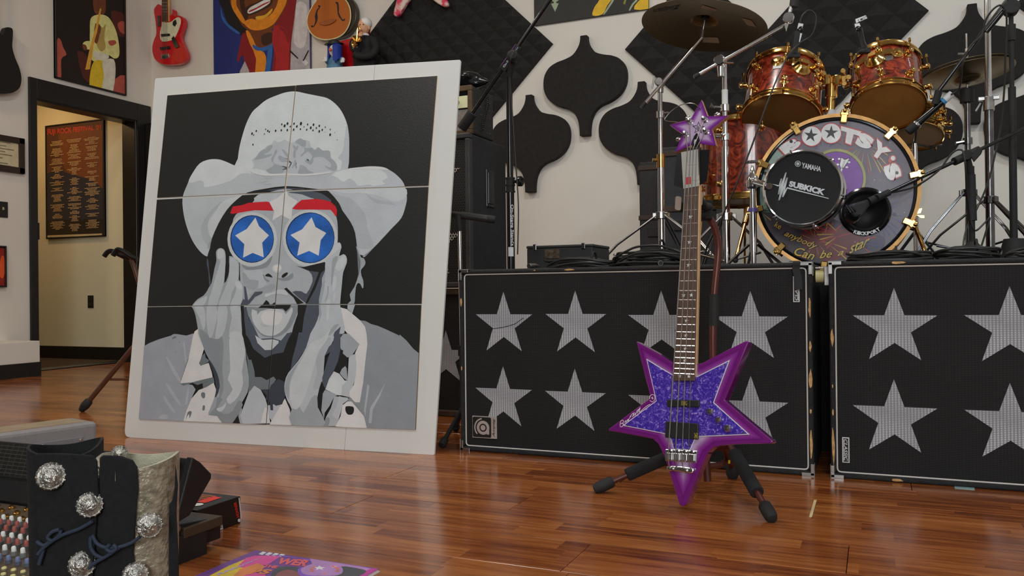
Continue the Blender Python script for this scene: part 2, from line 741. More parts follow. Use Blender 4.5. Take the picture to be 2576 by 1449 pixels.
def picture(name, label, cat, pl, corners, fw, depth, mframe, mback, polys, mats, group=None, texts=()):
    """framed or stretched picture: corners (px) tl,tr,br,bl; polys (matindex, [px], smooth) drawn in order"""
    q = [pl.uv(pl.hit(*p)) for p in corners]
    x0 = (q[0][0] + q[3][0]) / 2
    x1 = (q[1][0] + q[2][0]) / 2
    y1 = (q[0][1] + q[1][1]) / 2
    y0 = (q[2][1] + q[3][1]) / 2
    b = MB()
    cy = (y0 + y1) / 2
    root = thing(name, label, cat, pl.at((x0 + x1) / 2, y0, 0), group)
    b.prism([pl.at(*p, .002) for p in ((x0, y0), (x1, y0), (x1, y1), (x0, y1))], pl.n * (depth * .6))
    b.build('backing', mback, root)
    if fw:
        for nm, a in (('frame_rail', (x0, y0, x1, y0 + fw)), ('frame_rail', (x0, y1 - fw, x1, y1)), ('frame_stile', (x0, y0, x0 + fw, y1)), ('frame_stile', (x1 - fw, y0, x1, y1))):
            b = MB()
            b.prism([pl.at(*p, .002) for p in ((a[0], a[1]), (a[2], a[1]), (a[2], a[3]), (a[0], a[3]))], pl.n * depth)
            b.build(nm, mframe, root, bevel=.003)
    rect = [(x0 + fw, y0 + fw), (x1 - fw, y0 + fw), (x1 - fw, y1 - fw), (x0 + fw, y1 - fw)]
    b = MB()
    h = depth * .6 + .003
    for i, (mi, pts, k) in enumerate(polys):
        layer(b, pl, clip_poly(outline(pl, pts, k), rect), h + i * .00012, mi)
    n = len(polys)
    for i, (mi, body, quad, bold) in enumerate(texts):
        text_quad(b, pl, body, quad, h + (n + i) * .00012, mi, bold)
    if b.f:
        b.build('print', mats, root)
    return root, (x0, y0, x1, y1)


def flat(name, r, g, b_, rough=.6, k=1.0, var=.12, scale=25):
    return mat(name, ph(r, g, b_, k), rough, var=var, scale=scale)


# --- framed stage photograph on the left wall
mm = [flat('print_dark', 22, 14, 10), flat('print_maroon', 70, 28, 22), flat('print_cream', 205, 186, 120), flat('print_yellow', 186, 160, 34),
      flat('print_skin', 96, 52, 30), flat('print_gold', 190, 140, 50), flat('print_offwhite', 196, 186, 168), flat('print_pink', 150, 70, 58), flat('print_shade', 150, 130, 70)]
P_ = [(0, [(134, -30), (313, -30), (313, 245), (134, 195)], 0),
      (1, [(190, 128), (222, 150), (226, 205), (205, 195)], 2),
      (7, [(139, 105), (148, 100), (155, 120), (163, 138), (150, 150), (150, 195), (138, 193)], 3),
      (1, [(275, 30), (312, 40), (312, 90), (290, 85)], 3), (7, [(292, 60), (308, 55), (311, 85), (298, 80)], 3), (7, [(285, 200), (312, 190), (312, 240), (280, 232)], 2),
      (4, [(232, -20), (258, -20), (262, 20), (256, 38), (238, 36), (231, 20)], 4),
      (2, [(224, 48), (240, 38), (262, 40), (277, 55), (290, 85), (296, 120), (295, 142), (284, 148), (270, 140), (262, 150), (240, 155), (226, 150), (222, 120), (222, 80)], 4),
      (8, [(236, 66), (254, 70), (262, 62), (258, 95), (262, 120), (250, 130), (238, 110)], 3),
      (4, [(236, 60), (250, 68), (246, 90), (240, 110), (232, 100)], 3),
      (2, [(208, 106), (220, 104), (228, 112), (222, 125), (208, 122), (203, 114)], 4),
      (4, [(203, 112), (212, 115), (215, 126), (206, 126)], 3),
      (5, [(247, 22), (251, 23), (240, 82), (232, 110), (222, 175), (210, 176), (222, 120), (236, 70)], 0),
      (6, [(232, 130), (262, 136), (270, 146), (250, 156), (236, 150)], 3),
      (3, [(232, 155), (256, 156), (260, 190), (256, 232), (224, 225), (222, 190)], 3),
      (6, [(254, 156), (282, 150), (286, 190), (276, 240), (252, 234), (257, 190)], 3),
      (7, [(268, 105), (284, 102), (288, 110), (275, 116)], 3)]
picture('framed_photograph', 'framed stage photograph of a person in cream playing saxophone', 'picture', PLW, [(135, -30), (313, -45), (311, 241), (133, 196)], .012, .025, M_BLACK, mm[0], P_, mm)

# --- certificate in a dark frame, cut by the left image edge
mc = [flat('certificate_paper', 168, 158, 130), flat('certificate_ink', 100, 92, 74), flat('frame_brown', 40, 26, 18)]
root, (x0, y0, x1, y1) = picture('framed_certificate', 'certificate in a dark wooden frame beside the doorway', 'certificate', PLW, [(-85, 329), (59, 347), (53, 437), (-88, 421)], .045, .03, flat('frame_walnut', 34, 22, 15, .35), mc[0], [], mc)
b = MB()
for i, (w_, yy) in enumerate(((.5, .8), (.34, .7), (.62, .62), (.3, .54), (.55, .46), (.2, .36), (.4, .22), (.5, .16))):
    cx = (x0 + x1) / 2 + .0
    ww = (x1 - x0) * w_ * .5
    yy = y0 + (y1 - y0) * yy
    layer(b, PLW, [(cx - ww, yy), (cx + ww, yy), (cx + ww, yy + .006), (cx - ww, yy + .006)], .0222, 0)
b.build('lettering', mc[1], root)
# --- small red picture under the switch
mr = [flat('red_print', 120, 24, 14), flat('orange_print', 190, 70, 30), flat('dark_red_print', 40, 10, 8)]
picture('red_picture', 'small red framed picture at the left edge below the switch', 'picture', PLW, [(-70, 612), (10, 622), (11, 725), (-70, 720)], .012, .03, M_BLACK, mr[2],
        [(0, [(-60, 620), (8, 625), (8, 720), (-60, 715)], 0), (1, [(-3, 650), (5, 645), (8, 680), (2, 700), (-6, 690)], 3)], mr)

# --- black guitar hung on the left wall, cut by the image edge
root = thing('black_guitar', 'black guitar hanging on the wall at the left image edge', 'guitar', PLW.hit(10, 238))
body = [(-70, 120), (-60, 85), (-30, 80), (-12, 90), (-4, 74), (8, 72), (16, 78), (16, 100), (15, 122), (22, 148), (33, 175), (38, 200), (34, 222), (20, 234), (0, 238), (-40, 236), (-72, 215), (-80, 180), (-68, 150)]
b = MB()
q = outline(PLW, body, 4)
b.prism([PLW.at(x, y, .03) for x, y in q], PLW.n * .045)
b.build('body', mat('black_lacquer', (.006, .006, .007), .45), root, bevel=.006)
c = PLW.hit(-30, 70)
b = MB()
b.prism([PLW.at(*PLW.uv(PLW.hit(*p)), .07) for p in ((-40, 130), (-26, 132), (-26, -200), (-40, -205))], PLW.n * .02)
b.build('neck', M_BLACK, root)
b = MB()
b.cyl(PLW.at(*PLW.uv(PLW.hit(-33, -190)), 0), PLW.at(*PLW.uv(PLW.hit(-33, -190)), .09), .012)
b.build('hanger', M_BLACK, root)


# --- red bass guitar on the back wall
def wall_guitar_px(pl, pts, k=4):
    return outline(pl, pts, k)


GP = yplane(YB)
root = thing('red_bass_guitar', 'red bass guitar with cream pickguard hanging in the room corner', 'guitar', GP.hit(440, 168))
m_red = mat('red_lacquer', ph(168, 14, 24), .18, var=.08, coat=.6)
body = [(411, 20), (416, 17), (422, 24), (424, 38), (430, 44), (448, 44), (450, 30), (454, 33), (455, 46), (465, 45), (476, 50), (479, 64), (474, 82), (470, 98), (476, 116), (485, 138), (484, 154), (472, 164), (450, 168), (424, 166), (408, 156), (401, 140), (400, 122), (405, 104), (410, 90), (408, 60), (404, 32)]
b = MB()
q = outline(GP, body, 3)
b.prism([GP.at(x, y, .035) for x, y in q], GP.n * .042)
b.build('body', m_red, root, bevel=.008, seg=3)
m_pg = flat('cream_pickguard', 196, 192, 160, .4)
b = MB()
q = outline(GP, [(425, 50), (432, 62), (447, 62), (456, 55), (466, 50), (472, 56), (470, 72), (462, 92), (456, 102), (447, 108), (425, 110), (420, 92), (424, 72)], 3)
b.prism([GP.at(x, y, .0775) for x, y in q], GP.n * .003)
pg = b.build('pickguard', m_pg, root)
for nm, pts, mm_ in (('control_plate', [(450, 103), (455, 97), (463, 110), (468, 124), (460, 128), (453, 115)], M_DKCHROME), ('control_plate', [(453, 62), (460, 56), (463, 66), (458, 74), (453, 70)], M_DKCHROME), ('control_plate', [(414, 46), (421, 46), (422, 72), (416, 74)], M_DKCHROME),
                     ('pickup', [(423, 92), (445, 91), (446, 97), (424, 99)], M_BLACK), ('pickup', [(421, 125), (445, 122), (447, 129), (422, 132)], M_BLACK), ('bridge', [(424, 144), (443, 141), (443, 152), (425, 155)], M_CHROME)):
    b = MB()
    b.prism([GP.at(x, y, .078) for x, y in outline(GP, pts, 0)], GP.n * .008)
    b.build(nm, mm_, root, bevel=.002)
m_rose = flat('rosewood', 74, 42, 26, .5)
b = MB()
b.prism([GP.at(x, y, .07) for x, y in outline(GP, [(426, 62), (444, 61), (441, -60), (428, -60)], 0)], GP.n * .02)
nk = b.build('neck', flat('maple_neck', 190, 140, 80, .4), root)
b = MB()
b.prism([GP.at(x, y, .0902) for x, y in outline(GP, [(427, 62), (443, 61), (440, -60), (429, -60)], 0)], GP.n * .004)
b.build('fingerboard', m_rose, nk)
for yy in (4, 14, 23, 31, 38, 45, 51, 56):
    b = MB()
    b.prism([GP.at(x, y, .0935) for x, y in outline(GP, [(428, yy + .6), (442, yy + .4), (442, yy - .4), (428, yy - .2)], 0)], GP.n * .0015)
    b.build('fret', M_CHROME, nk)
for i in range(4):
    x0, x1 = 429 + 3.6 * i, 427 + 4.3 * i
    b = MB()
    b.cyl(GP.at(*GP.uv(GP.hit(x0 + 1, -60)), .1), GP.at(*GP.uv(GP.hit(x1 + .5, 146)), .094), .0014, n=5)
    b.build('string', M_STEEL, root)
b = MB()
b.cyl(GP.at(*GP.uv(GP.hit(435, -70)), 0), GP.at(*GP.uv(GP.hit(435, -70)), .09), .015)
b.prism([GP.at(x, y, .06) for x, y in outline(GP, [(423, -60), (448, -60), (458, -110), (430, -130)], 0)], GP.n * .02)
b.build('headstock', m_red, root)

# --- painted caricature portrait with blue ground
mp = [flat('canvas_blue', 22, 34, 96), flat('canvas_black', 12, 10, 14), flat('paint_orange', 196, 112, 20), flat('paint_brown', 92, 44, 14), flat('paint_white', 205, 200, 192), flat('paint_dark_red', 110, 14, 20),
      flat('paint_red', 140, 22, 26), flat('paint_grey', 146, 142, 146), flat('paint_steel_blue', 34, 80, 140), flat('paint_umber', 46, 22, 10), flat('paint_pale_grey', 172, 168, 170), flat('paint_gold', 214, 140, 34)]
P_ = [(0, [(530, -60), (790, -60), (790, 220), (530, 220)], 0),
      (1, [(560, -40), (700, -40), (660, 30), (640, 90), (610, 90), (580, 62), (568, 30), (555, 0)], 4),
      (8, [(562, 20), (566, 40), (578, 60), (592, 72), (608, 84), (606, 88), (588, 78), (572, 62), (562, 44)], 3),
      (7, [(748, -40), (790, -40), (790, 220), (726, 220), (738, 60)], 2),
      (10, [(752, 10), (775, 14), (780, 60), (770, 120), (745, 110), (748, 50)], 3),
      (5, [(690, -40), (750, -40), (748, 30), (738, 110), (730, 220), (690, 220), (698, 100), (700, 60)], 3),
      (5, [(616, 86), (632, 90), (648, 120), (650, 220), (625, 220), (618, 140), (606, 158), (602, 150), (608, 120)], 2),
      (3, [(584, -40), (736, -40), (728, 10), (712, 42), (700, 60), (690, 76), (665, 85), (640, 82), (618, 70), (604, 48), (590, 24), (583, 0)], 4),
      (2, [(588, -40), (606, -40), (600, 10), (612, 36), (622, 54), (618, 62), (600, 40), (588, 14)], 4),
      (2, [(620, 60), (635, 50), (655, 52), (680, 44), (700, 20), (712, -20), (730, -40), (726, 8), (706, 46), (690, 66), (662, 78), (636, 76)], 4),
      (11, [(650, 44), (672, 40), (690, 24), (688, 34), (672, 48), (652, 52)], 3),
      (9, [(620, 30), (628, 18), (652, 8), (684, -8), (692, -4), (688, 14), (670, 26), (640, 40), (626, 40)], 4),
      (4, [(628, 32), (634, 22), (652, 12), (676, 0), (684, 0), (684, 10), (664, 24), (642, 34), (632, 37)], 4),
      (6, [(632, 30), (650, 22), (668, 12), (684, 6), (684, 8), (668, 16), (650, 26), (634, 33)], 2),
      (9, [(608, -20), (622, -20), (620, 10), (630, 44), (622, 52), (612, 26)], 3),
      (3, [(628, 78), (660, 86), (690, 78), (692, 112), (664, 122), (642, 112)], 3),
      (2, [(624, 80), (634, 84), (650, 118), (662, 150), (660, 220), (645, 220), (650, 150), (634, 112)], 2),
      (9, [(664, 92), (690, 84), (690, 108), (668, 116)], 3),
      (8, [(642, 114), (660, 122), (684, 116), (692, 108), (690, 120), (668, 132), (646, 126)], 3),
      (2, [(652, 132), (670, 134), (676, 160), (668, 220), (640, 220), (656, 170)], 2),
      (8, [(680, 126), (692, 116), (690, 150), (680, 220), (664, 220), (674, 170)], 0),
      (6, [(694, 72), (706, 66), (722, 74), (733, 96), (734, 130), (728, 220), (696, 220), (700, 150), (691, 110)], 3),
      (5, [(706, 70), (722, 76), (733, 98), (730, 112), (722, 88)], 3),
      (7, [(610, 180), (622, 156), (632, 178), (640, 220), (600, 220)], 0),
      (10, [(770, 150), (782, 160), (776, 168), (766, 158)], 0), (1, [(736, 128), (756, 148), (755, 151), (734, 132)], 0), (1, [(781, 128), (783, 130), (770, 156), (767, 155)], 0)]
picture('portrait_painting', 'painted portrait of a grinning person on blue canvas', 'painting', GP, [(539, -60), (781, -60), (787, 214), (546, 215)], 0, .04, M_BLACK, flat('canvas_edge', 60, 60, 90), P_, mp)

# --- orange sparkle guitar with f holes
root = thing('orange_guitar', 'orange sparkle hollow guitar with two f shaped holes', 'guitar', GP.hit(845, 100))


def sparkle():
    m = mat('orange_sparkle', ph(170, 92, 24), .3, var=.2, scale=60, coat=.5)
    nt, p = nodes_of(m)
    vo = nt.nodes.new('ShaderNodeTexVoronoi')
    vo.inputs['Scale'].default_value = 260
    r = nt.nodes.new('ShaderNodeValToRGB')
    r.color_ramp.elements[0].color = (*ph(235, 190, 80), 1)
    r.color_ramp.elements[1].position = .16
    r.color_ramp.elements[1].color = (*ph(150, 78, 20), 1)
    nt.links.new(nt.nodes['Texture Coordinate'].outputs['Object'], vo.inputs['Vector'])
    nt.links.new(vo.outputs['Distance'], r.inputs['Fac'])
    nt.links.new(r.outputs['Color'], p.inputs['Base Color'])
    return m


body = [(808, -30), (812, 5), (802, 22), (791, 44), (788, 64), (794, 84), (806, 98), (826, 106), (852, 105), (874, 96), (888, 80), (896, 58), (896, 34), (890, 16), (880, 0), (880, -30), (860, -50), (825, -50)]
q = outline(GP, body, 4)
b = MB()
b.prism([GP.at(x, y, .02) for x, y in outline(GP, [(x + 12, y - 4) if i else (x + 12, y) for i, (x, y) in enumerate(body)], 4)], GP.n * .05)
b.build('back', mat('dark_guitar_back', ph(36, 28, 20), .3), root, bevel=.006)
b = MB()
b.prism([GP.at(x, y, .07) for x, y in q], GP.n * .012)
b.build('top', sparkle(), root, bevel=.004)
b = MB()
b.tube([GP.at(x, y, .08) for x, y in q], .0045, 6, True)
b.build('binding', flat('cream_binding', 210, 200, 150), root)
for pts in ([(818, 26), (815, 23), (818, 21), (822, 23), (821, 26), (814, 38), (815, 50), (813, 62), (806, 74), (800, 76), (798, 73), (801, 71), (805, 72), (809, 60), (808, 48), (812, 34)],
            [(859, 15), (862, 13), (866, 15), (868, 28), (868, 40), (874, 52), (878, 57), (882, 54), (883, 58), (878, 61), (874, 58), (866, 46), (864, 32), (863, 20)]):
    b = MB()
    layer(b, GP, outline(GP, pts, 3), .0828, 0)
    b.build('sound_hole', M_BLACK, root)
b = MB()
b.prism([GP.at(x, y, .083) for x, y in outline(GP, [(819, 66), (826, 62), (848, 57), (860, 55), (861, 60), (850, 68), (836, 72), (824, 70)], 2)], GP.n * .01)
b.build('bridge', flat('bridge_wood', 130, 70, 30), root, bevel=.003)
b = MB()
b.prism([GP.at(x, y, .085) for x, y in outline(GP, [(826, -10), (846, -10), (844, -90), (830, -90)], 0)], GP.n * .015)
b.build('neck', m_rose, root)
for i in range(4):
    x0, x1 = 829 + 4.6 * i, 829 + 5 * i
    b = MB()
    b.cyl(GP.at(*GP.uv(GP.hit(x0, -60)), .1), GP.at(*GP.uv(GP.hit(x1, 62)), .096), .0012, n=5)
    b.build('string', M_GOLD, root)


# --- pyramid foam panels (diamond hung)
m_pyr = mat('charcoal_foam', (.02, .019, .018), .95, var=.2, scale=60, bump=.3, bscale=500)


def foam_panel(cx, cz, side, n, label, depth=.062):
    root_o = V((cx, YB, cz - side * .707))
    b = MB()
    e1, e2 = V((.7071, 0, .7071)), V((-.7071, 0, .7071))
    N_ = V((0, -1, 0))
    o = V((cx, YB - .001, cz)) - (e1 + e2) * side / 2
    base = .022
    b.prism([o, o + e1 * side, o + e1 * side + e2 * side, o + e2 * side], N_ * base)
    p = side / n
    for i in range(n):
        for j in range(n):
            q = [o + e1 * (p * (i + a)) + e2 * (p * (j + c)) + N_ * base for a, c in ((0, 0), (1, 0), (1, 1), (0, 1))]
            t = o + e1 * (p * (i + .5)) + e2 * (p * (j + .5)) + N_ * depth
            b.add(q + [t], [(0, 1, 4), (1, 2, 4), (2, 3, 4), (3, 0, 4)])
    r = b.build('acoustic_foam_panel', m_pyr, loc=root_o)
    tag(r, label, 'foam panel', 'pyramid foam panels on the back wall')


S1 = .6364
L0, R0 = GP.hit(1392, 111), None
cx = L0.x
for dx, dz, lab in ((-1, 0, 'black pyramid foam panel, rightmost of the left cluster, behind the tall mic stand'), (-2, 1, 'black pyramid foam panel, topmost of the left cluster'),
                    (-3, 0, 'black pyramid foam panel behind the saxophone figurine'), (-2, -1, 'black pyramid foam panel, lowest of the left cluster, behind the amplifier')):
    foam_panel(cx + dx * .45, L0.z + dz * .45, S1, 6, lab)
R0 = GP.hit(2336, 37)
cx = R0.x
for dx, dz, lab in ((-1, 0, 'black pyramid foam panel above the right rack tom'), (-3, .0, 'black pyramid foam panel behind the large ride cymbal'), (-2, -1, 'black pyramid foam panel behind the two rack toms')):
    foam_panel(cx + dx * .468, R0.z + .02 + dz * .468, .6612, 5, lab)
c5 = GP.hit(2552, 14)
foam_panel(c5.x + .47, c5.z, .662, 5, 'black pyramid foam panel at the top right image corner')

# --- ogee shaped felt tiles
m_felt = mat('black_felt', (.022, .02, .019), .97, var=.15, scale=40, bump=.35, bscale=700)
HALF = [(.085, 0), (.09, .05), (.14, .11), (.27, .18), (.47, .215), (.66, .235), (.84, .275), (.96, .345), (1, .43), (.97, .53), (.84, .62), (.63, .68), (.40, .715), (.25, .765), (.16, .84), (.125, .93), (.12, 1)]
OW, OH = .305, .70


def ogee(cx, top, label):
    right = smooth_pts([V((a * OW, -b_ * OH, 0)) for a, b_ in HALF], 3, False)
    pts = [V((cx + p.x, YB - .002, top + p.y)) for p in right] + [V((cx - p.x, YB - .002, top + p.y)) for p in reversed(right)]
    b = MB()
    b.prism(pts, V((0, -.055, 0)))
    o = b.build('acoustic_tile', m_felt, bevel=.006)
    tag(o, label, 'acoustic tile', 'ogee felt tiles on the back wall')


t1 = GP.hit(1474, 94)
off2 = GP.hit(1337, 242) - t1
ogee(t1.x, t1.z, 'black ogee felt tile, topmost of the three beside the tall mic stand')
ogee(t1.x + off2.x, t1.z + off2.z, 'black ogee felt tile, lower left of three, behind the tall mic stand')
off3 = GP.hit(1618, 209) - t1
ogee(t1.x + off3.x, t1.z + off3.z, 'black ogee felt tile, lower right of three, behind the chrome cymbal stand')
t4 = GP.hit(2443, 16)
ogee(t4.x, t4.z, 'black ogee felt tile behind the hi-hat')
ogee(t4.x - .36, t4.z - .42, 'black ogee felt tile behind the right rack tom and snare')
ogee(t4.x + .36, t4.z - .42, 'black ogee felt tile at the right image edge behind a mic stand')

# --- dark painting with yellow shapes at the top
md = [flat('slate_canvas', 34, 34, 32), flat('ochre_paint', 190, 150, 28), flat('sage_paint', 128, 140, 116), flat('pale_green_paint', 150, 168, 130), flat('olive_paint', 110, 110, 40)]
P_ = [(0, [(1340, -50), (1640, -50), (1640, 70), (1340, 70)], 0),
      (2, [(1393, -30), (1401, -30), (1402, 10), (1408, 11), (1399, 32), (1389, 12), (1396, 10)], 0), (2, [(1388, -2), (1399, 4), (1409, -2), (1408, 3), (1399, 9), (1389, 3)], 0),
      (1, [(1493, 41), (1498, 20), (1510, 2), (1516, -30), (1548, -30), (1542, -2), (1530, 16), (1518, 38)], 3),
      (2, [(1520, 38), (1532, 18), (1544, -4), (1546, -30), (1550, -30), (1549, -2), (1536, 20), (1524, 37)], 2),
      (2, [(1584, 28), (1592, 12), (1606, -4), (1612, -30), (1616, -30), (1610, -2), (1596, 14), (1588, 28)], 2),
      (1, [(1597, 26), (1606, 8), (1620, -6), (1640, -30), (1640, 22)], 2),
      (4, [(1570, 10), (1575, 0), (1580, -8), (1578, 2), (1574, 14)], 2)]
picture('dark_painting', 'dark slate painting with yellow shapes above the ogee tiles', 'painting', GP, [(1343, -60), (1633, -90), (1633, 26), (1349, 65)], 0, .03, M_BLACK, md[0], P_, md)

# --- star shaped pink patterned guitar hung on the left foam
root = thing('pink_star_guitar', 'pink and cream patterned star-shaped guitar hung on the left foam', 'guitar', GP.hit(1030, 48))


def pinkmat():
    m = mat('pink_floral', ph(200, 90, 110), .3, var=.3, scale=20)
    nt, p = nodes_of(m)
    for n in nt.nodes:
        if n.type == 'VALTORGB':
            e = n.color_ramp.elements
            e[0].position, e[0].color = .42, (*ph(180, 40, 74), 1)
            e[1].position, e[1].color = .56, (*ph(214, 170, 160), 1)
    return m


q = star2(0, 0, .62, .25, PI)
star_px = [(1008, 46), (1013, 51), (1023, 48), (1034, 30), (1052, 4), (1075, -24), (1096, 2), (1118, 20), (1135, 28), (1144, 24), (1141, 12), (1128, -12), (1116, -40), (1200, -90), (1110, -100), (1080, -190), (1040, -100), (950, -80), (1030, -30), (1020, -2), (1014, 20)]
b = MB()
b.prism([GP.at(x, y, .075) for x, y in outline(GP, star_px, 2)], GP.n * .04)
b.build('body', pinkmat(), root, bevel=.012, seg=3)
b = MB()
b.prism([GP.at(*GP.uv(GP.hit(*p)), .11) for p in ((1072, -90), (1084, -90), (1082, -330), (1076, -330))], GP.n * .02)
b.build('neck', m_rose, root)

# --- festival poster in the hall
mf = [flat('poster_brown', 74, 46, 32), flat('poster_red', 176, 52, 36), flat('poster_text', 176, 150, 112), flat('poster_navy', 34, 36, 52), flat('poster_strip', 190, 170, 130), flat('poster_dark', 22, 16, 20), flat('poster_sienna', 104, 58, 32)]
P_ = [(0, [(110, 300), (280, 290), (280, 610), (110, 610)], 0), (6, [(150, 340), (270, 330), (270, 480), (190, 470)], 2), (3, [(115, 440), (190, 440), (270, 480), (270, 600), (115, 600)], 2), (5, [(115, 555), (275, 550), (275, 600), (115, 600)], 0),
      (4, [(122, 592.5), (261, 587.5), (261, 592.5), (122, 597.5)], 0)]
root, (x0, y0, x1, y1) = picture('festival_poster', 'framed festival poster on the hallway wall seen through the door', 'poster', PHALL, [(120, 317), (267, 300), (267, 597), (121, 600)], .012, .025, M_BLACK, mf[0], P_, mf,
                                 texts=[(1, 'FUJI ROCK FESTIVAL \'01', [(124, 344), (258, 330), (258, 314), (124, 326)], .03)])
m_txt = mf[2]
b = MB()
rs = random.Random(3)
for col_ in range(3):
    cx = x0 + (x1 - x0) * (.2 + .3 * col_)
    yy = y1 - .16
    while yy > y0 + .06:
        for _ in range(rs.randint(3, 7)):
            ww = (x1 - x0) * rs.uniform(.03, .13)
            xx = cx - ww
            while xx < cx + ww:
                w1 = min(rs.uniform(.008, .03), cx + ww - xx)
                layer(b, PHALL, [(xx, yy), (xx + w1, yy), (xx + w1, yy + .0065), (xx, yy + .0065)], .0215, 0)
                xx += w1 + .004
            yy -= .0115
            if yy < y0 + .06:
                break
        yy -= rs.uniform(.006, .03)
b.build('lettering', m_txt, root)
b = MB()
layer(b, PHALL, [(x0 + .012, y0 + .012), (x1 - .012, y0 + .012), (x1 - .012, y1 - .012), (x0 + .012, y1 - .012)], .0235, 0)
gm = bpy.data.materials.new('picture_glass')
gm.use_nodes = True
nt, p = nodes_of(gm)
mx = nt.nodes.new('ShaderNodeMixShader')
tr_ = nt.nodes.new('ShaderNodeBsdfTransparent')
gl = nt.nodes.new('ShaderNodeBsdfGlossy')
gl.inputs['Roughness'].default_value = .02
mx.inputs[0].default_value = .12
nt.links.new(tr_.outputs[0], mx.inputs[1])
nt.links.new(gl.outputs[0], mx.inputs[2])
nt.links.new(mx.outputs[0], nt.nodes['Material Output'].inputs['Surface'])
b.build('glazing', gm, root)


# ================================================================== LEANING PORTRAIT BOARD
B0, B1 = fl(312, 1100), fl(1092, 1145)
eb = (B1 - B0).normalized()
nb = V((-eb.y, eb.x, 0))
LEAN = .14
tb = V((0, 0, 1)) * math.cos(LEAN) + nb * math.sin(LEAN)
BP = Plane(B0, eb, tb)
board = thing('portrait_board', 'large white board with a painted portrait in hat and star glasses, leaning', 'painting', (B0 + B1) / 2)
m_board = mat('white_foam_board', ph(184, 185, 182), .5, var=.02, scale=4)
c = {k: BP.uv(BP.hit(*p)) for k, p in dict(bl=(312, 1100), br=(1092, 1145), tl=(390, 197), tr=(1158, 150), st=(943, 163), sb=(866, 1132)).items()}


def rounded(q, rads, n=4):
    out = []
    for i, p in enumerate(q):
        r = rads[i]
        if not r:
            out.append(p)
            continue
        a, b_ = V((*q[i - 1], 0)), V((*q[(i + 1) % len(q)], 0))
        p = V((*p, 0))
        u, w = (a - p).normalized(), (b_ - p).normalized()
        for j in range(n + 1):
            t = j / n
            k = p + u * r * (1 - t) ** 2 + w * r * t ** 2
            out.append((k.x, k.y))
    return out


g = .0007
for q, rr in (([c['bl'], (c['sb'][0] - g, c['sb'][1]), (c['st'][0] - g, c['st'][1]), c['tl']], [.03, 0, 0, .01]), ([(c['sb'][0] + g, c['sb'][1]), c['br'], c['tr'], (c['st'][0] + g, c['st'][1])], [0, .004, .006, 0])):
    b = MB()
    b.prism([BP.at(x, y, 0) for x, y in rounded(q, rr)], -BP.n * .012)
    b.build('foam_sheet', m_board, board, bevel=.0012)

PT = {}
PC = dict(k=(27, 29, 29), hat=(178, 184, 186), wht=(186, 189, 188), lt=(170, 176, 179), lg=(160, 166, 171), ml=(150, 156, 161), mm=(138, 145, 150), md=(120, 127, 132), dg=(96, 104, 108), sl=(68, 75, 85), sd=(52, 58, 68), ch=(70, 77, 80),
          red=(176, 28, 40), blu=(34, 86, 160), nav=(18, 30, 60), sh=(136, 142, 150), sr=(122, 128, 134))
PMATS = []
PIDX = {}
for i, (k, v) in enumerate(PC.items()):
    PIDX[k] = i
    PMATS.append(mat('portrait_paint_' + k, ph(*v), .42, var=.05 if k != 'blu' else .3, scale=14, bump=.12, bscale=160))
PIDX['card'] = len(PMATS)
PMATS.append(mat('card_edge', ph(150, 125, 90), .7))
ZZ = {1: (380, 180, 6.44), 2: (760, 180, 6.44), 3: (380, 400, 6.44), 4: (700, 400, 6.44), 5: (380, 620, 6.44), 6: (680, 620, 6.44), 7: (340, 840, 6.44), 8: (680, 840, 5.795), 9: (600, 320, 8.587), 0: (0, 0, 1)}


def zp(z, pts):
    x0, y0, s = ZZ[z]
    return [(x0 + x / s, y0 + y / s) for x, y in pts]


def ell(cx, cy, rx, ry, n=28, rot=0):
    return [(cx + rx * math.cos(t) * math.cos(rot) - ry * math.sin(t) * math.sin(rot), cy + rx * math.cos(t) * math.sin(rot) + ry * math.sin(t) * math.cos(rot)) for t in (2 * PI * i / n for i in range(n))]


ART = []


def A(colr, z, pts, k=3):
    ART.append((colr, zp(z, pts), k))


A('hat', 0, [(596, 440), (600, 400), (604, 372), (612, 340), (622, 310), (636, 283), (652, 268), (672, 252), (700, 240), (722, 233), (745, 231), (770, 236), (800, 242), (825, 248), (845, 262), (860, 280), (872, 305), (878, 330), (880, 360), (878, 400), (876, 425), (870, 450), (730, 460)])
A('lg', 0, [(874, 312), (879, 340), (880, 372), (877, 424), (858, 430), (862, 408), (852, 398), (864, 380), (868, 350)])
# brim
A('lg', 0, [(523, 646), (504, 632), (486, 606), (473, 575), (464, 540), (461, 499), (473, 465), (486, 437), (504, 412), (528, 402), (551, 402), (571, 408), (597, 419), (650, 438), (720, 444), (800, 436), (876, 425), (902, 422), (933, 419), (964, 421), (980, 428), (998, 440), (1017, 462), (1025, 496), (1021, 521), (1011, 549), (987, 575), (964, 600), (941, 624), (914, 646), (905, 640), (720, 600), (540, 640)], 3)
A('hat', 3, [(620, 370), (690, 385), (800, 350), (860, 380), (870, 450), (900, 460), (1100, 420), (1330, 340), (1450, 250), (1580, 235), (1640, 250), (1560, 180), (1400, 120), (1340, 100), (1230, 50), (1100, 10), (950, 15), (800, 80), (680, 240)])
A('hat', 4, [(790, 330), (860, 280), (940, 290), (1020, 350), (1080, 370), (1170, 320), (1260, 390), (1310, 440), (1480, 420), (1560, 440), (1740, 410), (1690, 360), (1780, 310), (1750, 240), (1640, 180), (1300, 170), (1140, 170), (960, 210), (900, 250)])
A('wht', 4, [(1135, 162), (1300, 140), (1500, 126), (1700, 136), (1800, 182), (1640, 172), (1300, 165)])
A('ml', 3, [(1860, 320), (1990, 310), (1980, 325), (1870, 330)])
A('ml', 3, [(1700, 400), (1800, 375), (1910, 360), (1850, 390), (1720, 405)])
A('ml', 3, [(1830, 415), (1950, 405), (1960, 418), (1840, 424)])
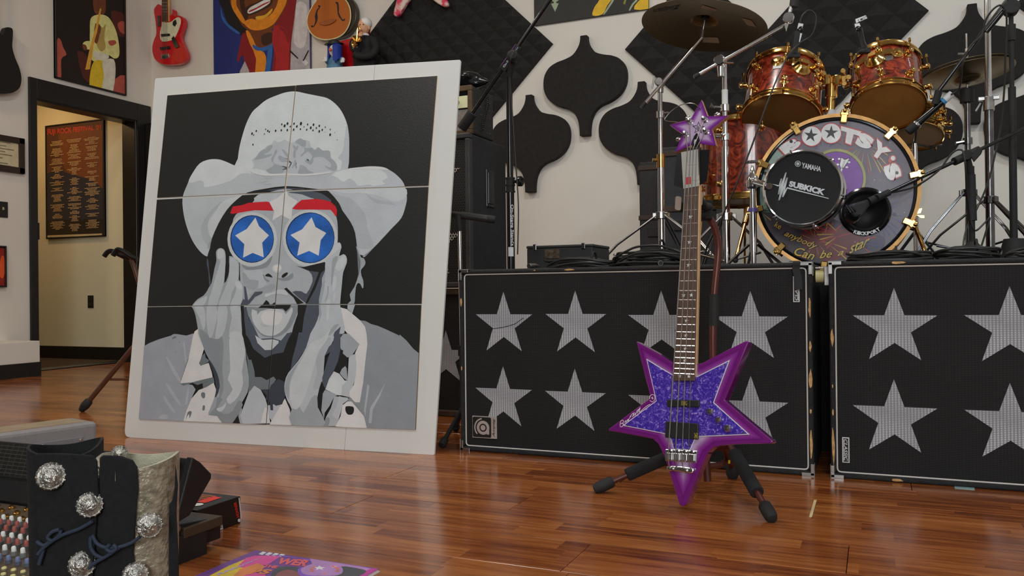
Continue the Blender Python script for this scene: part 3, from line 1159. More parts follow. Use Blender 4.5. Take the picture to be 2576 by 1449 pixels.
A('ml', 3, [(1140, 700), (1180, 720), (1000, 900), (930, 1050), (940, 1200), (1000, 1330), (960, 1440), (860, 1300), (820, 1130), (880, 980), (1000, 820)])
A('lt', 3, [(1180, 690), (1480, 590), (1400, 660), (1250, 800), (1110, 1040), (1040, 1200), (985, 1280), (940, 1130), (950, 1010), (1050, 870)])
A('mm', 3, [(980, 1330), (1000, 1400), (960, 1449), (930, 1449), (940, 1370)])
A('lt', 4, [(830, 500), (1200, 470), (1600, 455), (2040, 455), (2080, 620), (1900, 700), (1700, 620), (1400, 560), (1100, 560)])
A('ml', 4, [(870, 550), (1000, 600), (1180, 640), (1290, 740), (1390, 860), (1440, 1000), (1460, 1150), (1550, 1420), (1290, 1440), (1255, 1200), (1180, 1020), (1050, 840), (1000, 720), (900, 600)])
A('ml', 4, [(1420, 560), (1600, 660), (1800, 690), (1910, 745), (1750, 730), (1560, 700)])
# flower on the band
A('lg', 9, [(305, 715), (400, 640), (470, 545), (560, 480), (620, 420), (720, 380), (790, 285), (840, 325), (930, 320), (1010, 275), (1060, 300), (1130, 330), (1200, 340), (1280, 280), (1350, 245), (1420, 280), (1480, 290), (1550, 320), (1580, 440), (1660, 500), (1740, 440), (1830, 510), (1960, 510), (2000, 560), (2010, 660), (2090, 740), (2140, 830), (2140, 920), (2080, 950), (1990, 940), (1800, 970), (1640, 990), (1500, 1010), (1300, 1010), (1000, 1010), (800, 1015), (680, 1000), (600, 940), (400, 900), (320, 900), (350, 820)], 2)
for pts in ([(400, 650), (470, 545), (560, 480), (610, 470), (640, 420), (740, 390), (745, 440), (700, 510), (640, 560), (560, 590), (640, 600), (735, 580), (720, 620), (640, 660), (520, 690), (400, 710), (350, 720)],
            [(830, 490), (850, 510), (845, 560), (790, 650), (770, 720), (770, 770), (820, 800), (930, 840), (1020, 880), (960, 1000), (800, 1015), (680, 1000), (610, 940), (700, 880), (780, 820), (730, 740), (725, 680), (770, 600), (800, 520)],
            [(950, 490), (1000, 500), (1060, 560), (1105, 610), (1110, 665), (1060, 650), (1000, 580)],
            [(1190, 410), (1220, 400), (1250, 440), (1290, 405), (1310, 420), (1290, 490), (1255, 540), (1250, 620), (1230, 680), (1195, 650), (1200, 560), (1215, 490)],
            [(1240, 330), (1300, 270), (1350, 250), (1420, 285), (1470, 300), (1470, 380), (1440, 440), (1380, 420), (1320, 380)],
            [(1430, 450), (1520, 460), (1600, 445), (1660, 500), (1740, 440), (1830, 510), (1960, 510), (2000, 570), (2010, 670), (2090, 740), (2140, 830), (2135, 920), (2060, 945), (1930, 900), (1880, 830), (1990, 880), (2010, 800), (1930, 720), (1850, 660), (1740, 650), (1640, 670), (1630, 740), (1590, 810), (1520, 800), (1440, 720), (1560, 720), (1600, 630), (1530, 540), (1440, 580), (1370, 650), (1360, 610), (1440, 520)],
            [(880, 640), (920, 625), (1000, 660), (1060, 700), (1060, 740), (980, 765), (920, 740), (880, 690)], [(1340, 830), (1400, 830), (1480, 880), (1540, 950), (1640, 990), (1450, 1010), (1300, 1005), (1330, 900)], [(1240, 700), (1260, 760), (1240, 840), (1160, 890), (1200, 800)]):
    A('mm', 9, pts, 3)
for pts in ([(1000, 665), (1060, 680), (1130, 705), (1090, 705)], [(1040, 755), (1110, 725), (1170, 770), (1160, 800), (1110, 890), (1095, 895), (1140, 780), (1100, 770), (1110, 750)], [(930, 840), (1010, 850), (1080, 870), (1075, 925), (1040, 920), (950, 930), (1030, 890)], [(1480, 690), (1530, 700), (1540, 740), (1500, 730)], [(1262, 760), (1270, 780), (1255, 840), (1275, 870), (1245, 915), (1262, 870), (1245, 840)]):
    A('ch', 9, pts, 0)
for z, x, y, r in [(1, 1648, 1012, 1.2), (1, 1675, 1035, .8), (1, 1716, 970, 1), (1, 1868, 942, .8), (1, 1903, 968, 1), (1, 1928, 982, .9), (1, 1848, 1018, .7), (1, 2030, 966, 1.1), (1, 2122, 958, 1), (1, 2130, 862, .9), (1, 2176, 886, 1.4), (1, 2222, 850, 1.3), (1, 2220, 955, 1.1), (1, 2268, 898, .9), (1, 2328, 852, 1.1), (1, 2322, 948, 1.1), (1, 2374, 896, 1.2), (1, 2440, 850, 1.6), (1, 2432, 940, .9), (1, 2490, 903, .7), (1, 2548, 864, .9), (1, 2534, 950, .9), (1, 1664, 1190, .9),
                   (2, 86, 950, .9), (2, 152, 918, 1.3), (2, 196, 868, 1.2), (2, 188, 960, .9), (2, 242, 922, .9), (2, 290, 888, 1.1), (2, 290, 976, 1.2), (2, 338, 952, 1), (2, 388, 908, .8), (2, 468, 946, .8), (2, 466, 1030, 1.3), (2, 384, 990, .4), (2, 540, 996, .4), (2, 582, 1114, .5)]:
    A('ch' if r < .85 else 'k', z, ell(x, y, 11 * r, 19 * r, 10, .25), 0)
A('wht', 3, [(1640, 222), (1860, 250), (2200, 240), (2560, 250), (2900, 215), (2900, 235), (2560, 276), (2200, 266), (1860, 278)])
# hair and shade below the brim
A('k', 0, [(523, 650), (531, 624), (535, 602), (552, 563), (573, 529), (597, 504), (625, 485), (667, 476), (720, 469), (770, 473), (812, 478), (829, 482), (855, 512), (863, 530), (883, 558), (895, 586), (900, 624), (905, 660), (905, 690), (898, 720), (884, 740), (882, 768), (876, 776), (820, 800), (560, 790), (535, 740), (529, 700), (526, 680)], 2)
A('sl', 5, [(925, 200), (945, 250), (960, 420), (990, 640), (960, 640), (945, 420), (920, 300)])
A('mm', 6, [(1400, 0), (1440, 60), (1480, 180), (1520, 190), (1550, 240), (1550, 290), (1520, 340), (1480, 390), (1490, 480), (1520, 560), (1520, 670), (1500, 675), (1470, 610), (1430, 600), (1400, 660), (1385, 820), (1370, 932), (1265, 932), (1320, 880), (1300, 780), (1380, 650), (1440, 450), (1430, 300), (1420, 100)], 2)
A('dg', 6, [(1400, 0), (1450, 150), (1475, 260), (1460, 420), (1430, 520), (1410, 580), (1440, 450), (1430, 300), (1420, 100)], 2)
A('ml', 6, [(1265, 945), (1385, 950), (1340, 1095), (1262, 1012)], 0)
# face
A('ml', 0, [(652, 492), (672, 487), (718, 476), (760, 485), (800, 505), (830, 520), (848, 545), (852, 590), (848, 640), (838, 680), (822, 700), (815, 740), (795, 790), (770, 820), (740, 850), (700, 870), (660, 860), (630, 800), (612, 760), (608, 720), (606, 690), (604, 640), (585, 600), (590, 550), (610, 530), (636, 512)])
A('lg', 3, [(1750, 585), (2160, 555), (2100, 660), (1980, 700), (1900, 690), (1690, 690)], 2)
A('wht', 3, [(2190, 480), (2240, 600), (2390, 690), (2300, 800), (2290, 1000), (2200, 950), (2130, 910), (1980, 1000), (2010, 850), (1930, 700), (2060, 640), (2130, 580)], 1)
A('sl', 4, [(180, 540), (460, 515), (560, 530), (700, 560), (830, 640), (870, 700), (650, 650), (550, 640), (400, 580), (250, 560)], 2)
A('k', 3, [(1580, 552), (1850, 490), (2190, 445), (2570, 490), (2570, 503), (2190, 470), (1950, 500), (1700, 545)], 0)
A('sl', 3, [(1900, 510), (2190, 470), (2500, 492), (2500, 505), (2190, 490), (1960, 520)], 0)
A('red', 3, [(1295, 885), (1340, 775), (1480, 755), (1600, 715), (1880, 695), (1930, 705), (2000, 845), (1860, 840), (1700, 835), (1560, 855), (1400, 885), (1340, 895)], 1)
# glasses
for cx, cy, rx, ry in ((637, 602, 54, 59), (783, 599, 60.5, 63)):
    A('lt', 0, ell(cx, cy + 1, rx + 8.5, ry + 9.5), 0)
for cx, cy, rx, ry in ((637, 602, 54, 59), (783, 599, 60.5, 63)):
    A('nav', 0, ell(cx - .5, cy, rx + .8, ry + .8), 0)
    A('blu', 0, ell(cx, cy, rx - 1, ry - 1), 0)
A('wht', 0, [(645, 548), (654, 570), (679, 593), (662, 611), (666, 648), (638, 637), (614, 649), (617, 615), (594, 593), (623, 577)], 0)
A('wht', 0, [(786, 547.5), (796, 572), (823, 587), (809, 605), (804, 644), (780, 632), (750, 644), (756, 611), (733, 592), (762, 578)], 0)
A('red', 4, [(240, 810), (330, 720), (390, 670), (640, 650), (850, 690), (940, 770), (965, 830), (960, 920), (945, 940), (900, 870), (860, 830), (600, 825), (300, 825)], 1)
# nose, cheeks, mouth
A('md', 5, [(1480, 290), (1600, 335), (1750, 318), (1880, 255), (1975, 150), (1960, 240), (1900, 330), (1800, 365), (1560, 380)], 2)
A('lg', 5, [(1500, 390), (1620, 390), (1780, 380), (1830, 440), (1850, 540), (1890, 620), (1760, 690), (1750, 560), (1620, 540), (1560, 470)], 2)
A('mm', 5, [(1500, 420), (1560, 470), (1620, 540), (1755, 555), (1740, 640), (1700, 700), (1600, 690), (1510, 600)], 2)
A('mm', 5, [(1750, 690), (1890, 650), (2000, 600), (2020, 680), (1900, 740), (1830, 760), (1700, 800), (1600, 800)], 2)
A('lt', 5, [(1980, 380), (2000, 310), (2080, 290), (2130, 330), (2120, 400), (2050, 430)], 3)
A('wht', 5, [(2000, 360), (2020, 320), (2080, 305), (2115, 335), (2100, 385), (2040, 400)], 3)
A('md', 5, [(1825, 460), (1850, 530), (1900, 578), (1938, 555), (1870, 520), (1850, 460)], 2)
A('md', 5, [(2060, 520), (2150, 515), (2230, 490), (2310, 430), (2315, 500), (2250, 550), (2140, 557)], 2)
A('k', 5, [(1862, 482), (1905, 443), (1950, 460), (1985, 506), (1930, 495)], 2)
A('k', 5, [(2130, 490), (2160, 450), (2220, 422), (2230, 450), (2190, 490), (2150, 512)], 2)
A('lt', 5, [(1860, 780), (2000, 740), (2080, 700), (2200, 720), (2230, 800), (2100, 770), (1960, 790), (1880, 830)], 2)
A('sl', 6, [(430, 320), (620, 340), (900, 260), (905, 390), (850, 520), (850, 640), (800, 870), (810, 1100), (740, 1290), (660, 1470), (490, 1470), (560, 1150), (590, 940), (560, 900), (370, 740), (520, 730), (600, 770), (680, 620), (700, 520), (640, 400)], 2)
A('k', 6, [(520, 345), (900, 255), (900, 380), (840, 430), (750, 680), (620, 920), (585, 920), (720, 640), (800, 420), (650, 400)], 1)
A('sl', 5, [(1520, 640), (1550, 660), (1590, 880), (1700, 740), (1830, 730), (1810, 770), (1700, 820), (1610, 930), (1550, 962), (1470, 962), (1510, 850), (1535, 870)], 1)
A('k', 6, [(240, 690), (280, 670), (390, 780), (440, 820), (560, 920), (450, 940), (390, 830), (300, 750)], 1)
A('md', 5, [(1560, 985), (1750, 990), (2300, 960), (2390, 960), (2390, 1050), (2280, 1300), (2120, 1440), (1980, 1475), (1820, 1449), (1690, 1300), (1590, 1120)], 2)
A('lt', 5, [(1650, 1020), (1750, 1060), (1900, 1020), (2020, 1010), (2160, 1040), (2200, 1100), (2290, 990), (2312, 1050), (2270, 1160), (2200, 1300), (2100, 1400), (1980, 1452), (1840, 1430), (1740, 1340), (1660, 1200)], 2)
A('wht', 5, [(1850, 1060), (2000, 1050), (2120, 1080), (2140, 1170), (2080, 1260), (1960, 1280), (1850, 1250), (1800, 1150)], 3)
A('lg', 5, [(1790, 1240), (1900, 1280), (1950, 1300), (1860, 1310), (1800, 1280)], 2)
A('md', 5, [(1730, 1040), (1790, 1050), (1740, 1110)], 1)
A('k', 5, [(1750, 1000), (1830, 940), (1880, 870), (1920, 900), (1950, 962), (2020, 905), (2030, 950), (2290, 942), (2260, 1000), (2200, 1058), (2150, 1010), (2000, 1015), (1900, 1000)], 0)
A('sl', 5, [(1480, 1000), (1560, 980), (1600, 1160), (1680, 1290), (1760, 1470), (1560, 1470), (1520, 1200)], 1)
A('k', 5, [(1470, 995), (1520, 1000), (1530, 1200), (1560, 1470), (1490, 1470), (1475, 1200)], 1)
A('k', 6, [(460, 950), (610, 950), (560, 1150), (530, 1400), (480, 1520), (340, 1520), (390, 1300), (460, 1100)], 1)
A('k', 8, [(300, -20), (430, -20), (360, 260), (320, 500), (240, 680), (150, 720), (60, 660), (20, 740), (-120, 700), (-230, 640), (-290, 460), (-390, 330), (-420, -20), (-200, 100), (60, 290), (210, 270), (260, 130)], 1)
A('sl', 7, [(1810, -10), (1880, 120), (1930, 240), (2030, 320), (2120, 390), (2260, 330), (2420, 300), (2490, 100), (2560, -20), (2480, -10), (2380, 110), (2250, 70), (2050, 80), (1950, -20)], 1)
A('lt', 7, [(1960, 25), (2080, 100), (2250, 90), (2340, 115), (2340, 150), (2230, 260), (2120, 265), (2000, 150)], 1)
A('sl', 8, [(430, -20), (610, -20), (540, 200), (400, 410), (310, 520), (340, 350), (400, 120)], 1)
A('dg', 7, [(1820, 300), (1860, 420), (1900, 420), (1950, 600), (1960, 700), (2060, 700), (2150, 750), (2260, 690), (2300, 740), (2190, 900), (2060, 900), (1950, 840), (1850, 960), (1860, 700)], 1)
# shirt, left
A('sh', 7, [(60, 1420), (150, 208), (250, 150), (400, 90), (600, 30), (640, 5), (700, 5), (850, 30), (960, -5), (1000, 40), (880, 400), (750, 790), (950, 830), (1000, 900), (930, 1050), (850, 1250), (800, 1440)], 1)
A('wht', 7, [(960, 20), (985, -40), (1040, -80), (1060, 0), (1140, 230), (1060, 480), (1080, 515), (1210, 470), (1260, 620), (1275, 705), (1120, 740), (940, 790), (750, 800), (880, 420)], 1)
A('dg', 7, [(745, 805), (940, 785), (1120, 740), (1290, 705), (1305, 790), (1180, 870), (1120, 880), (1110, 800), (1030, 830), (950, 795), (800, 840)], 1)
A('wht', 7, [(1290, 790), (1330, 900), (1320, 1050), (1230, 1310), (1380, 1330), (1460, 1460), (795, 1440), (850, 1250), (930, 1050), (1050, 910), (1180, 860)], 1)
for pts in ([(1085, 980), (1110, 945), (1150, 960), (1150, 1030), (1110, 1042)], [(1108, 1230), (1120, 1158), (1152, 1170), (1140, 1240)], [(836, 1410), (870, 1270), (920, 1250), (935, 1280), (900, 1370), (895, 1300), (860, 1340)]):
    A('dg', 7, pts, 2)
for pts in ([(530, 400), (560, 400), (750, 720), (740, 780), (640, 640)], [(520, 820), (560, 820), (750, 1120), (740, 1160), (620, 1000)], [(470, 1020), (520, 1030), (660, 1250), (650, 1280), (540, 1150)], [(800, 160), (825, 160), (850, 440), (830, 440)], [(410, 1340), (520, 1300), (560, 1370), (430, 1380)], [(870, 880), (890, 880), (870, 1120), (830, 1140)]):
    A('ml', 7, pts, 2)
for pts in ([(620, 70), (660, 40), (695, 50), (630, 85)], [(730, 135), (745, 118), (738, 145)], [(670, 298), (690, 275), (682, 296)]):
    A('dg', 7, pts, 2)
A('lg', 7, [(1715, 1340), (1860, 950), (1950, 840), (2050, 900), (2130, 1050), (2170, 1200), (2210, 1450), (1720, 1460)], 1)
A('wht', 7, [(2050, 1440), (2120, 1190), (2160, 1200), (2205, 1440)], 1)
A('lg', 7, [(2165, 1160), (2440, 1100), (2230, 1410), (2190, 1350)], 1)
A('wht', 8, [(20, 1290), (230, 940), (300, 1100), (330, 1330), (0, 1330)], 1)
A('sd', 7, [(2055, 900), (2190, 905), (2220, 830), (2340, 730), (2440, 780), (2450, 1000), (2400, 1140), (2300, 1165), (2250, 1130), (2255, 1240), (2210, 1235), (2200, 1100), (2130, 1060), (2150, 1000)], 1)
A('k', 7, [(1590, 1445), (1690, 1330), (1720, 1450)], 0)
A('mm', 7, [(1690, 1330), (1730, 1180), (1755, 1220), (1720, 1330), (1760, 1450), (1718, 1450)], 1)
# left hand and arm
x5 = lambda pts: zp(5, pts)
x7 = lambda pts: zp(7, pts)
ART.append(('mm', x5([(678, 972), (770, 860), (870, 800), (930, 720), (960, 660), (1000, 600), (1050, 350), (1080, 230), (1070, 100), (1110, 40), (1170, 35), (1220, 90), (1230, 260), (1205, 600), (1270, 480), (1290, 330), (1285, 160), (1380, 200), (1450, 280), (1440, 540), (1500, 600), (1510, 800), (1470, 960), (1480, 1100), (1495, 1440)]) + x7([(1760, 40), (1810, 250), (1820, 420), (1860, 700), (1840, 950), (1700, 1190), (1600, 1440), (1440, 1440), (1350, 1330), (1210, 1315), (1230, 1220), (1300, 1050), (1335, 900), (1370, 760), (1290, 560), (1210, 400), (1140, 250), (1040, 0)]) + x5([(785, 1380), (740, 1120), (695, 1000)]), 2))
A('md', 7, [(1050, -80), (1180, 0), (1300, 90), (1430, 50), (1450, 300), (1430, 560), (1450, 760), (1440, 950), (1380, 1050), (1390, 900), (1370, 720), (1290, 540), (1210, 400), (1130, 230)], 2)
for pts in ([(1110, 60), (1180, 50), (1215, 120), (1220, 400), (1190, 620), (1120, 850), (1080, 960), (940, 960), (1010, 700), (1080, 450), (1140, 250)], [(1300, 180), (1420, 250), (1440, 400), (1430, 540), (1330, 750), (1280, 960), (1110, 960), (1190, 750), (1280, 500)],
            [(1390, 560), (1480, 590), (1510, 700), (1500, 840), (1460, 960), (1300, 960), (1370, 800), (1400, 690)], [(700, 960), (780, 880), (900, 815), (930, 830), (870, 960)], [(720, 980), (870, 980), (905, 1200), (870, 1360), (800, 1150)], [(920, 980), (1080, 980), (1080, 1200), (1000, 1480), (940, 1400)],
            [(1110, 980), (1250, 980), (1250, 1200), (1180, 1440), (1060, 1500), (1090, 1250)], [(1300, 980), (1468, 980), (1470, 1200), (1490, 1470), (1280, 1470), (1330, 1150)]):
    A('lg', 5, pts, 2)
A('lt', 7, [(1560, -20), (1740, -20), (1790, 200), (1800, 350), (1750, 600), (1770, 800), (1700, 1000), (1560, 1140), (1500, 1050), (1600, 900), (1520, 740), (1560, 600), (1550, 300)], 2)
A('lt', 5, [(1100, 70), (1180, 60), (1210, 140), (1160, 200), (1100, 200)], 3)
A('lt', 5, [(1390, 570), (1460, 590), (1500, 680), (1440, 700), (1390, 650)], 3)
A('md', 7, [(1215, 1312), (1330, 1180), (1345, 1030), (1440, 1060), (1350, 1200), (1460, 1300), (1600, 1250), (1690, 1080), (1765, 1150), (1600, 1440), (1430, 1440), (1350, 1330)], 2)
A('lt', 7, [(1340, 1210), (1430, 1180), (1490, 1110), (1490, 1160), (1440, 1240), (1380, 1260)], 2)
A('sd', 7, [(1205, 430), (1240, 440), (1350, 640), (1392, 850), (1340, 1010), (1310, 1020), (1335, 880), (1290, 640)], 2)
A('dg', 7, [(1055, 480), (1110, 350), (1150, 310), (1165, 390), (1215, 425), (1205, 460), (1090, 515)], 1)
# shirt, right
ART.append(('sr', zp(6, [(1470, 1200), (1560, 1210), (1650, 1260), (1760, 1290), (1900, 1350), (2110, 1449)]) + zp(8, [(1900, 10), (2000, 100), (2100, 220), (2200, 300), (2190, 600), (2170, 950), (2150, 1420), (1420, 1400), (1370, 1180), (1250, 1010), (1320, 1000), (1370, 700), (1400, 300), (1425, 100), (1420, 0)]), 1))
ART.append(('wht', zp(6, [(1150, 990), (1260, 1020), (1340, 1090), (1470, 1200), (1550, 1300), (1578, 1430)]) + zp(8, [(1430, 150), (1400, 400), (1370, 700), (1320, 1002), (1250, 997), (1170, 912), (1160, 830), (1230, 750), (1260, 600), (1270, 430), (1250, 280), (1315, 150), (1170, 30)]) + zp(6, [(1220, 1360), (1190, 1150)]), 1))
A('mm', 8, [(1035, 60), (1080, 0), (1160, 0), (1318, 155), (1210, 310), (1170, 340), (1140, 345), (1070, 285), (1038, 200)], 0)
A('lg', 8, [(1140, 690), (1160, 350), (1200, 310), (1250, 295), (1272, 430), (1262, 620), (1212, 780), (1172, 830), (1172, 925), (1040, 895), (1060, 740)], 1)
A('hat', 8, [(935, 545), (1020, 580), (1100, 680), (1145, 685), (1062, 750), (1052, 895), (1000, 895), (805, 803), (870, 660)], 1)
A('mm', 8, [(795, 808), (1005, 892), (950, 912), (880, 1050), (810, 1150), (800, 1235), (755, 1100), (765, 870)], 1)
A('ml', 8, [(950, 908), (1160, 930), (1075, 1020), (1045, 1140), (1010, 1250), (975, 1345), (780, 1345), (830, 1210), (900, 1080)], 1)
A('lg', 8, [(1020, 905), (1165, 955), (1075, 1020), (1045, 1140), (1000, 1250), (940, 1200), (910, 1180), (980, 1060)], 1)
A('md', 8, [(790, 1345), (820, 1240), (850, 1215), (885, 1240), (860, 1345)], 2)
A('md', 8, [(1150, 980), (1170, 910), (1250, 995), (1330, 1000), (1350, 1130), (1380, 1200), (1270, 1050), (1200, 985)], 1)
A('wht', 8, [(1140, 982), (1200, 985), (1270, 1060), (1380, 1200), (1425, 1380), (965, 1350), (1040, 1200), (1070, 1040)], 1)
A('k', 8, [(1110, 1075), (1130, 1055), (1220, 1060), (1237, 1110), (1215, 1170), (1150, 1177), (1115, 1130)], 2)
A('ml', 8, [(1430, 730), (1460, 760), (1440, 900), (1410, 1100), (1405, 1200), (1380, 1110), (1410, 900)], 1)
A('ml', 8, [(1692, 710), (1620, 900), (1510, 1100), (1490, 1300), (1450, 1300), (1470, 1080), (1600, 880)], 1)
# right hand and arm
ART.append(('lg', zp(6, [(905, 420), (915, 230), (990, 150), (1040, 40), (1060, -30), (1140, -60), (1172, 20), (1130, 160), (1200, 130), (1250, 170), (1258, 270), (1200, 420), (1180, 600), (1150, 920), (1160, 1000), (1200, 1200), (1220, 1400)]) + zp(8, [(960, 60), (890, 190), (810, 330), (770, 640), (735, 800), (700, 950), (720, 1090), (790, 1220), (775, 1345), (325, 1325), (330, 1100), (270, 980), (225, 830), (230, 700), (280, 570), (420, 400), (540, 200), (600, 0)]) + zp(6, [(740, 1290), (810, 1100), (805, 940), (850, 750), (900, 560)]), 2))
A('ml', 8, [(700, 250), (800, 130), (870, 40), (900, 140), (810, 330), (790, 640), (720, 800), (640, 780), (700, 560), (680, 420)], 2)
A('mm', 8, [(325, 1110), (440, 1050), (500, 1150), (620, 930), (700, 900), (722, 1090), (792, 1230), (775, 1345), (325, 1325)], 2)
A('mm', 8, [(230, 830), (240, 700), (290, 580), (440, 400), (360, 560), (300, 720), (290, 960)], 2)
A('lt', 8, [(600, 150), (700, 90), (800, 40), (890, -60), (860, 60), (760, 200), (690, 350), (620, 600), (560, 800), (480, 1000), (400, 1100), (330, 1050), (300, 850), (320, 700), (420, 480), (520, 300)], 2)
A('mm', 6, [(1030, 200), (1120, 170), (1060, 350), (1020, 620), (1000, 620), (1010, 400)], 2)
A('mm', 6, [(850, 640), (905, 560), (880, 760), (830, 960), (850, 1090), (800, 1240), (820, 1090), (808, 940), (830, 760)], 2)
for pts in ([(1080, 300), (1200, 150), (1250, 190), (1230, 280), (1170, 380), (1100, 400)], [(1040, 500), (1090, 500), (1085, 650), (1030, 730)], [(930, 900), (995, 865), (980, 1000), (960, 1180), (930, 1180)], [(1000, 100), (1060, -10), (1130, -50), (1160, 10), (1100, 80), (1000, 165)], [(1040, 790), (1075, 760), (1080, 830), (1040, 910)]):
    A('lt', 6, pts, 2)
A('mm', 6, [(940, 650), (965, 660), (960, 770), (930, 860), (900, 900), (945, 760)], 2)
A('mm', 6, [(980, 1380), (1050, 1280), (1130, 1260), (1080, 1340), (1010, 1420), (960, 1449)], 2)
A('sl', 8, [(955, 0), (1060, 0), (1030, 80), (1042, 220), (1005, 400), (935, 560), (872, 660), (822, 805), (778, 760), (775, 640), (860, 350), (890, 265), (806, 330), (870, 190), (930, 130)], 1)
A('sl', 6, [(1040, 1449), (1060, 1390), (1160, 1300), (1130, 1440), (1080, 1500)], 1)
A('k', 8, [(1038, 230), (1080, 240), (1072, 290), (1140, 345), (1140, 480), (1100, 480), (1060, 530), (1060, 590), (1000, 565), (942, 540), (1005, 420)], 1)
A('mm', 8, [(1030, 575), (1060, 510), (1110, 470), (1130, 500), (1145, 690), (1080, 640)], 1)
A('k', 8, [(765, 690), (820, 805), (782, 870), (762, 1100), (752, 1130), (710, 1070), (703, 930), (730, 800)], 1)

panels = [[(397, 498), (717, 482.5), (745, 216), (423, 241)], [(721.5, 479.5), (1079, 467.5), (1101, 192), (746.5, 215.5)],
          [(373, 771), (694, 766.5), (717.5, 486.5), (396.5, 503)], [(696, 765.5), (1061.5, 764.5), (1079, 471), (719.5, 484)],
          [(352, 1054), (672, 1068), (693.5, 768.5), (373, 773)], [(673.5, 1067.5), (1047, 1081), (1061, 767.5), (695.3, 767.5)]]
for i, quad in enumerate(panels):
    q = [BP.uv(BP.hit(*p)) for p in quad]
    if area2(q) < 0:
        q = q[::-1]
    b = MB()
    b.mi = PIDX['card']
    b.prism([BP.at(x, y, .0004) for x, y in q], BP.n * .004)
    layer(b, BP, q, .00445, PIDX['k'])
    for j, (colr, pts, k) in enumerate(ART):
        cl = clip_poly(outline(BP, pts, k), q)
        layer(b, BP, cl, .0045 + (j + 1) * .000022, PIDX[colr])
    b.build('painted_panel', PMATS, board)


# ================================================================== STAR SPEAKER CABINETS
YC = 2.728
CP = yplane(YC)
CX0, CX1, CX2, CX3, CHT = -1.399, -.18, -.132, 1.087, .66


def cloth_mat(name, col, line, strength):
    """woven grille cloth: fine horizontal ribs with a lighter thread"""
    m = bpy.data.materials.new(name)
    m.use_nodes = True
    nt, p = nodes_of(m)
    N, L = nt.nodes.new, nt.links.new
    tc = N('ShaderNodeTexCoord')
    w1 = N('ShaderNodeTexWave')
    w1.wave_type, w1.bands_direction = 'BANDS', 'Z'
    w1.inputs['Scale'].default_value = 62
    w1.inputs['Distortion'].default_value = 1.2
    w1.inputs['Detail'].default_value = 2
    w1.inputs['Detail Scale'].default_value = 12
    L(tc.outputs['Object'], w1.inputs['Vector'])
    w2 = N('ShaderNodeTexWave')
    w2.wave_type, w2.bands_direction = 'BANDS', 'X'
    w2.inputs['Scale'].default_value = 36
    L(tc.outputs['Object'], w2.inputs['Vector'])
    nz = N('ShaderNodeTexNoise')
    nz.inputs['Scale'].default_value = 9
    L(tc.outputs['Object'], nz.inputs['Vector'])
    mu = N('ShaderNodeMath')
    mu.operation = 'MULTIPLY'
    L(w1.outputs['Fac'], mu.inputs[0])
    L(w2.outputs['Fac'], mu.inputs[1])
    m2 = N('ShaderNodeMath')
    m2.operation = 'MULTIPLY'
    L(mu.outputs[0], m2.inputs[0])
    L(nz.outputs['Fac'], m2.inputs[1])
    mix = N('ShaderNodeMix')
    mix.data_type = 'RGBA'
    mix.inputs[6].default_value = (*col, 1)
    mix.inputs[7].default_value = (*line, 1)
    mp = N('ShaderNodeMath')
    mp.operation = 'MULTIPLY'
    mp.inputs[1].default_value = strength
    mp.use_clamp = True
    L(m2.outputs[0], mp.inputs[0])
    L(mp.outputs[0], mix.inputs[0])
    L(mix.outputs[2], p.inputs['Base Color'])
    p.inputs['Roughness'].default_value = .8
    b = N('ShaderNodeBump')
    b.inputs['Strength'].default_value = .5
    b.inputs['Distance'].default_value = .001
    L(w1.outputs['Fac'], b.inputs['Height'])
    L(b.outputs['Normal'], p.inputs['Normal'])
    return m


m_cloth = cloth_mat('black_grille_cloth', (.0075, .0075, .008), (.05, .05, .052), .5)
m_starcl = cloth_mat('silver_grille_cloth', ph(112, 113, 118), ph(182, 183, 186), 1.9)
m_pipe = mat('cream_piping', ph(182, 178, 172), .5, var=.05)
m_badge = mat('badge_silver', ph(158, 150, 146), .35, .3, var=.06)


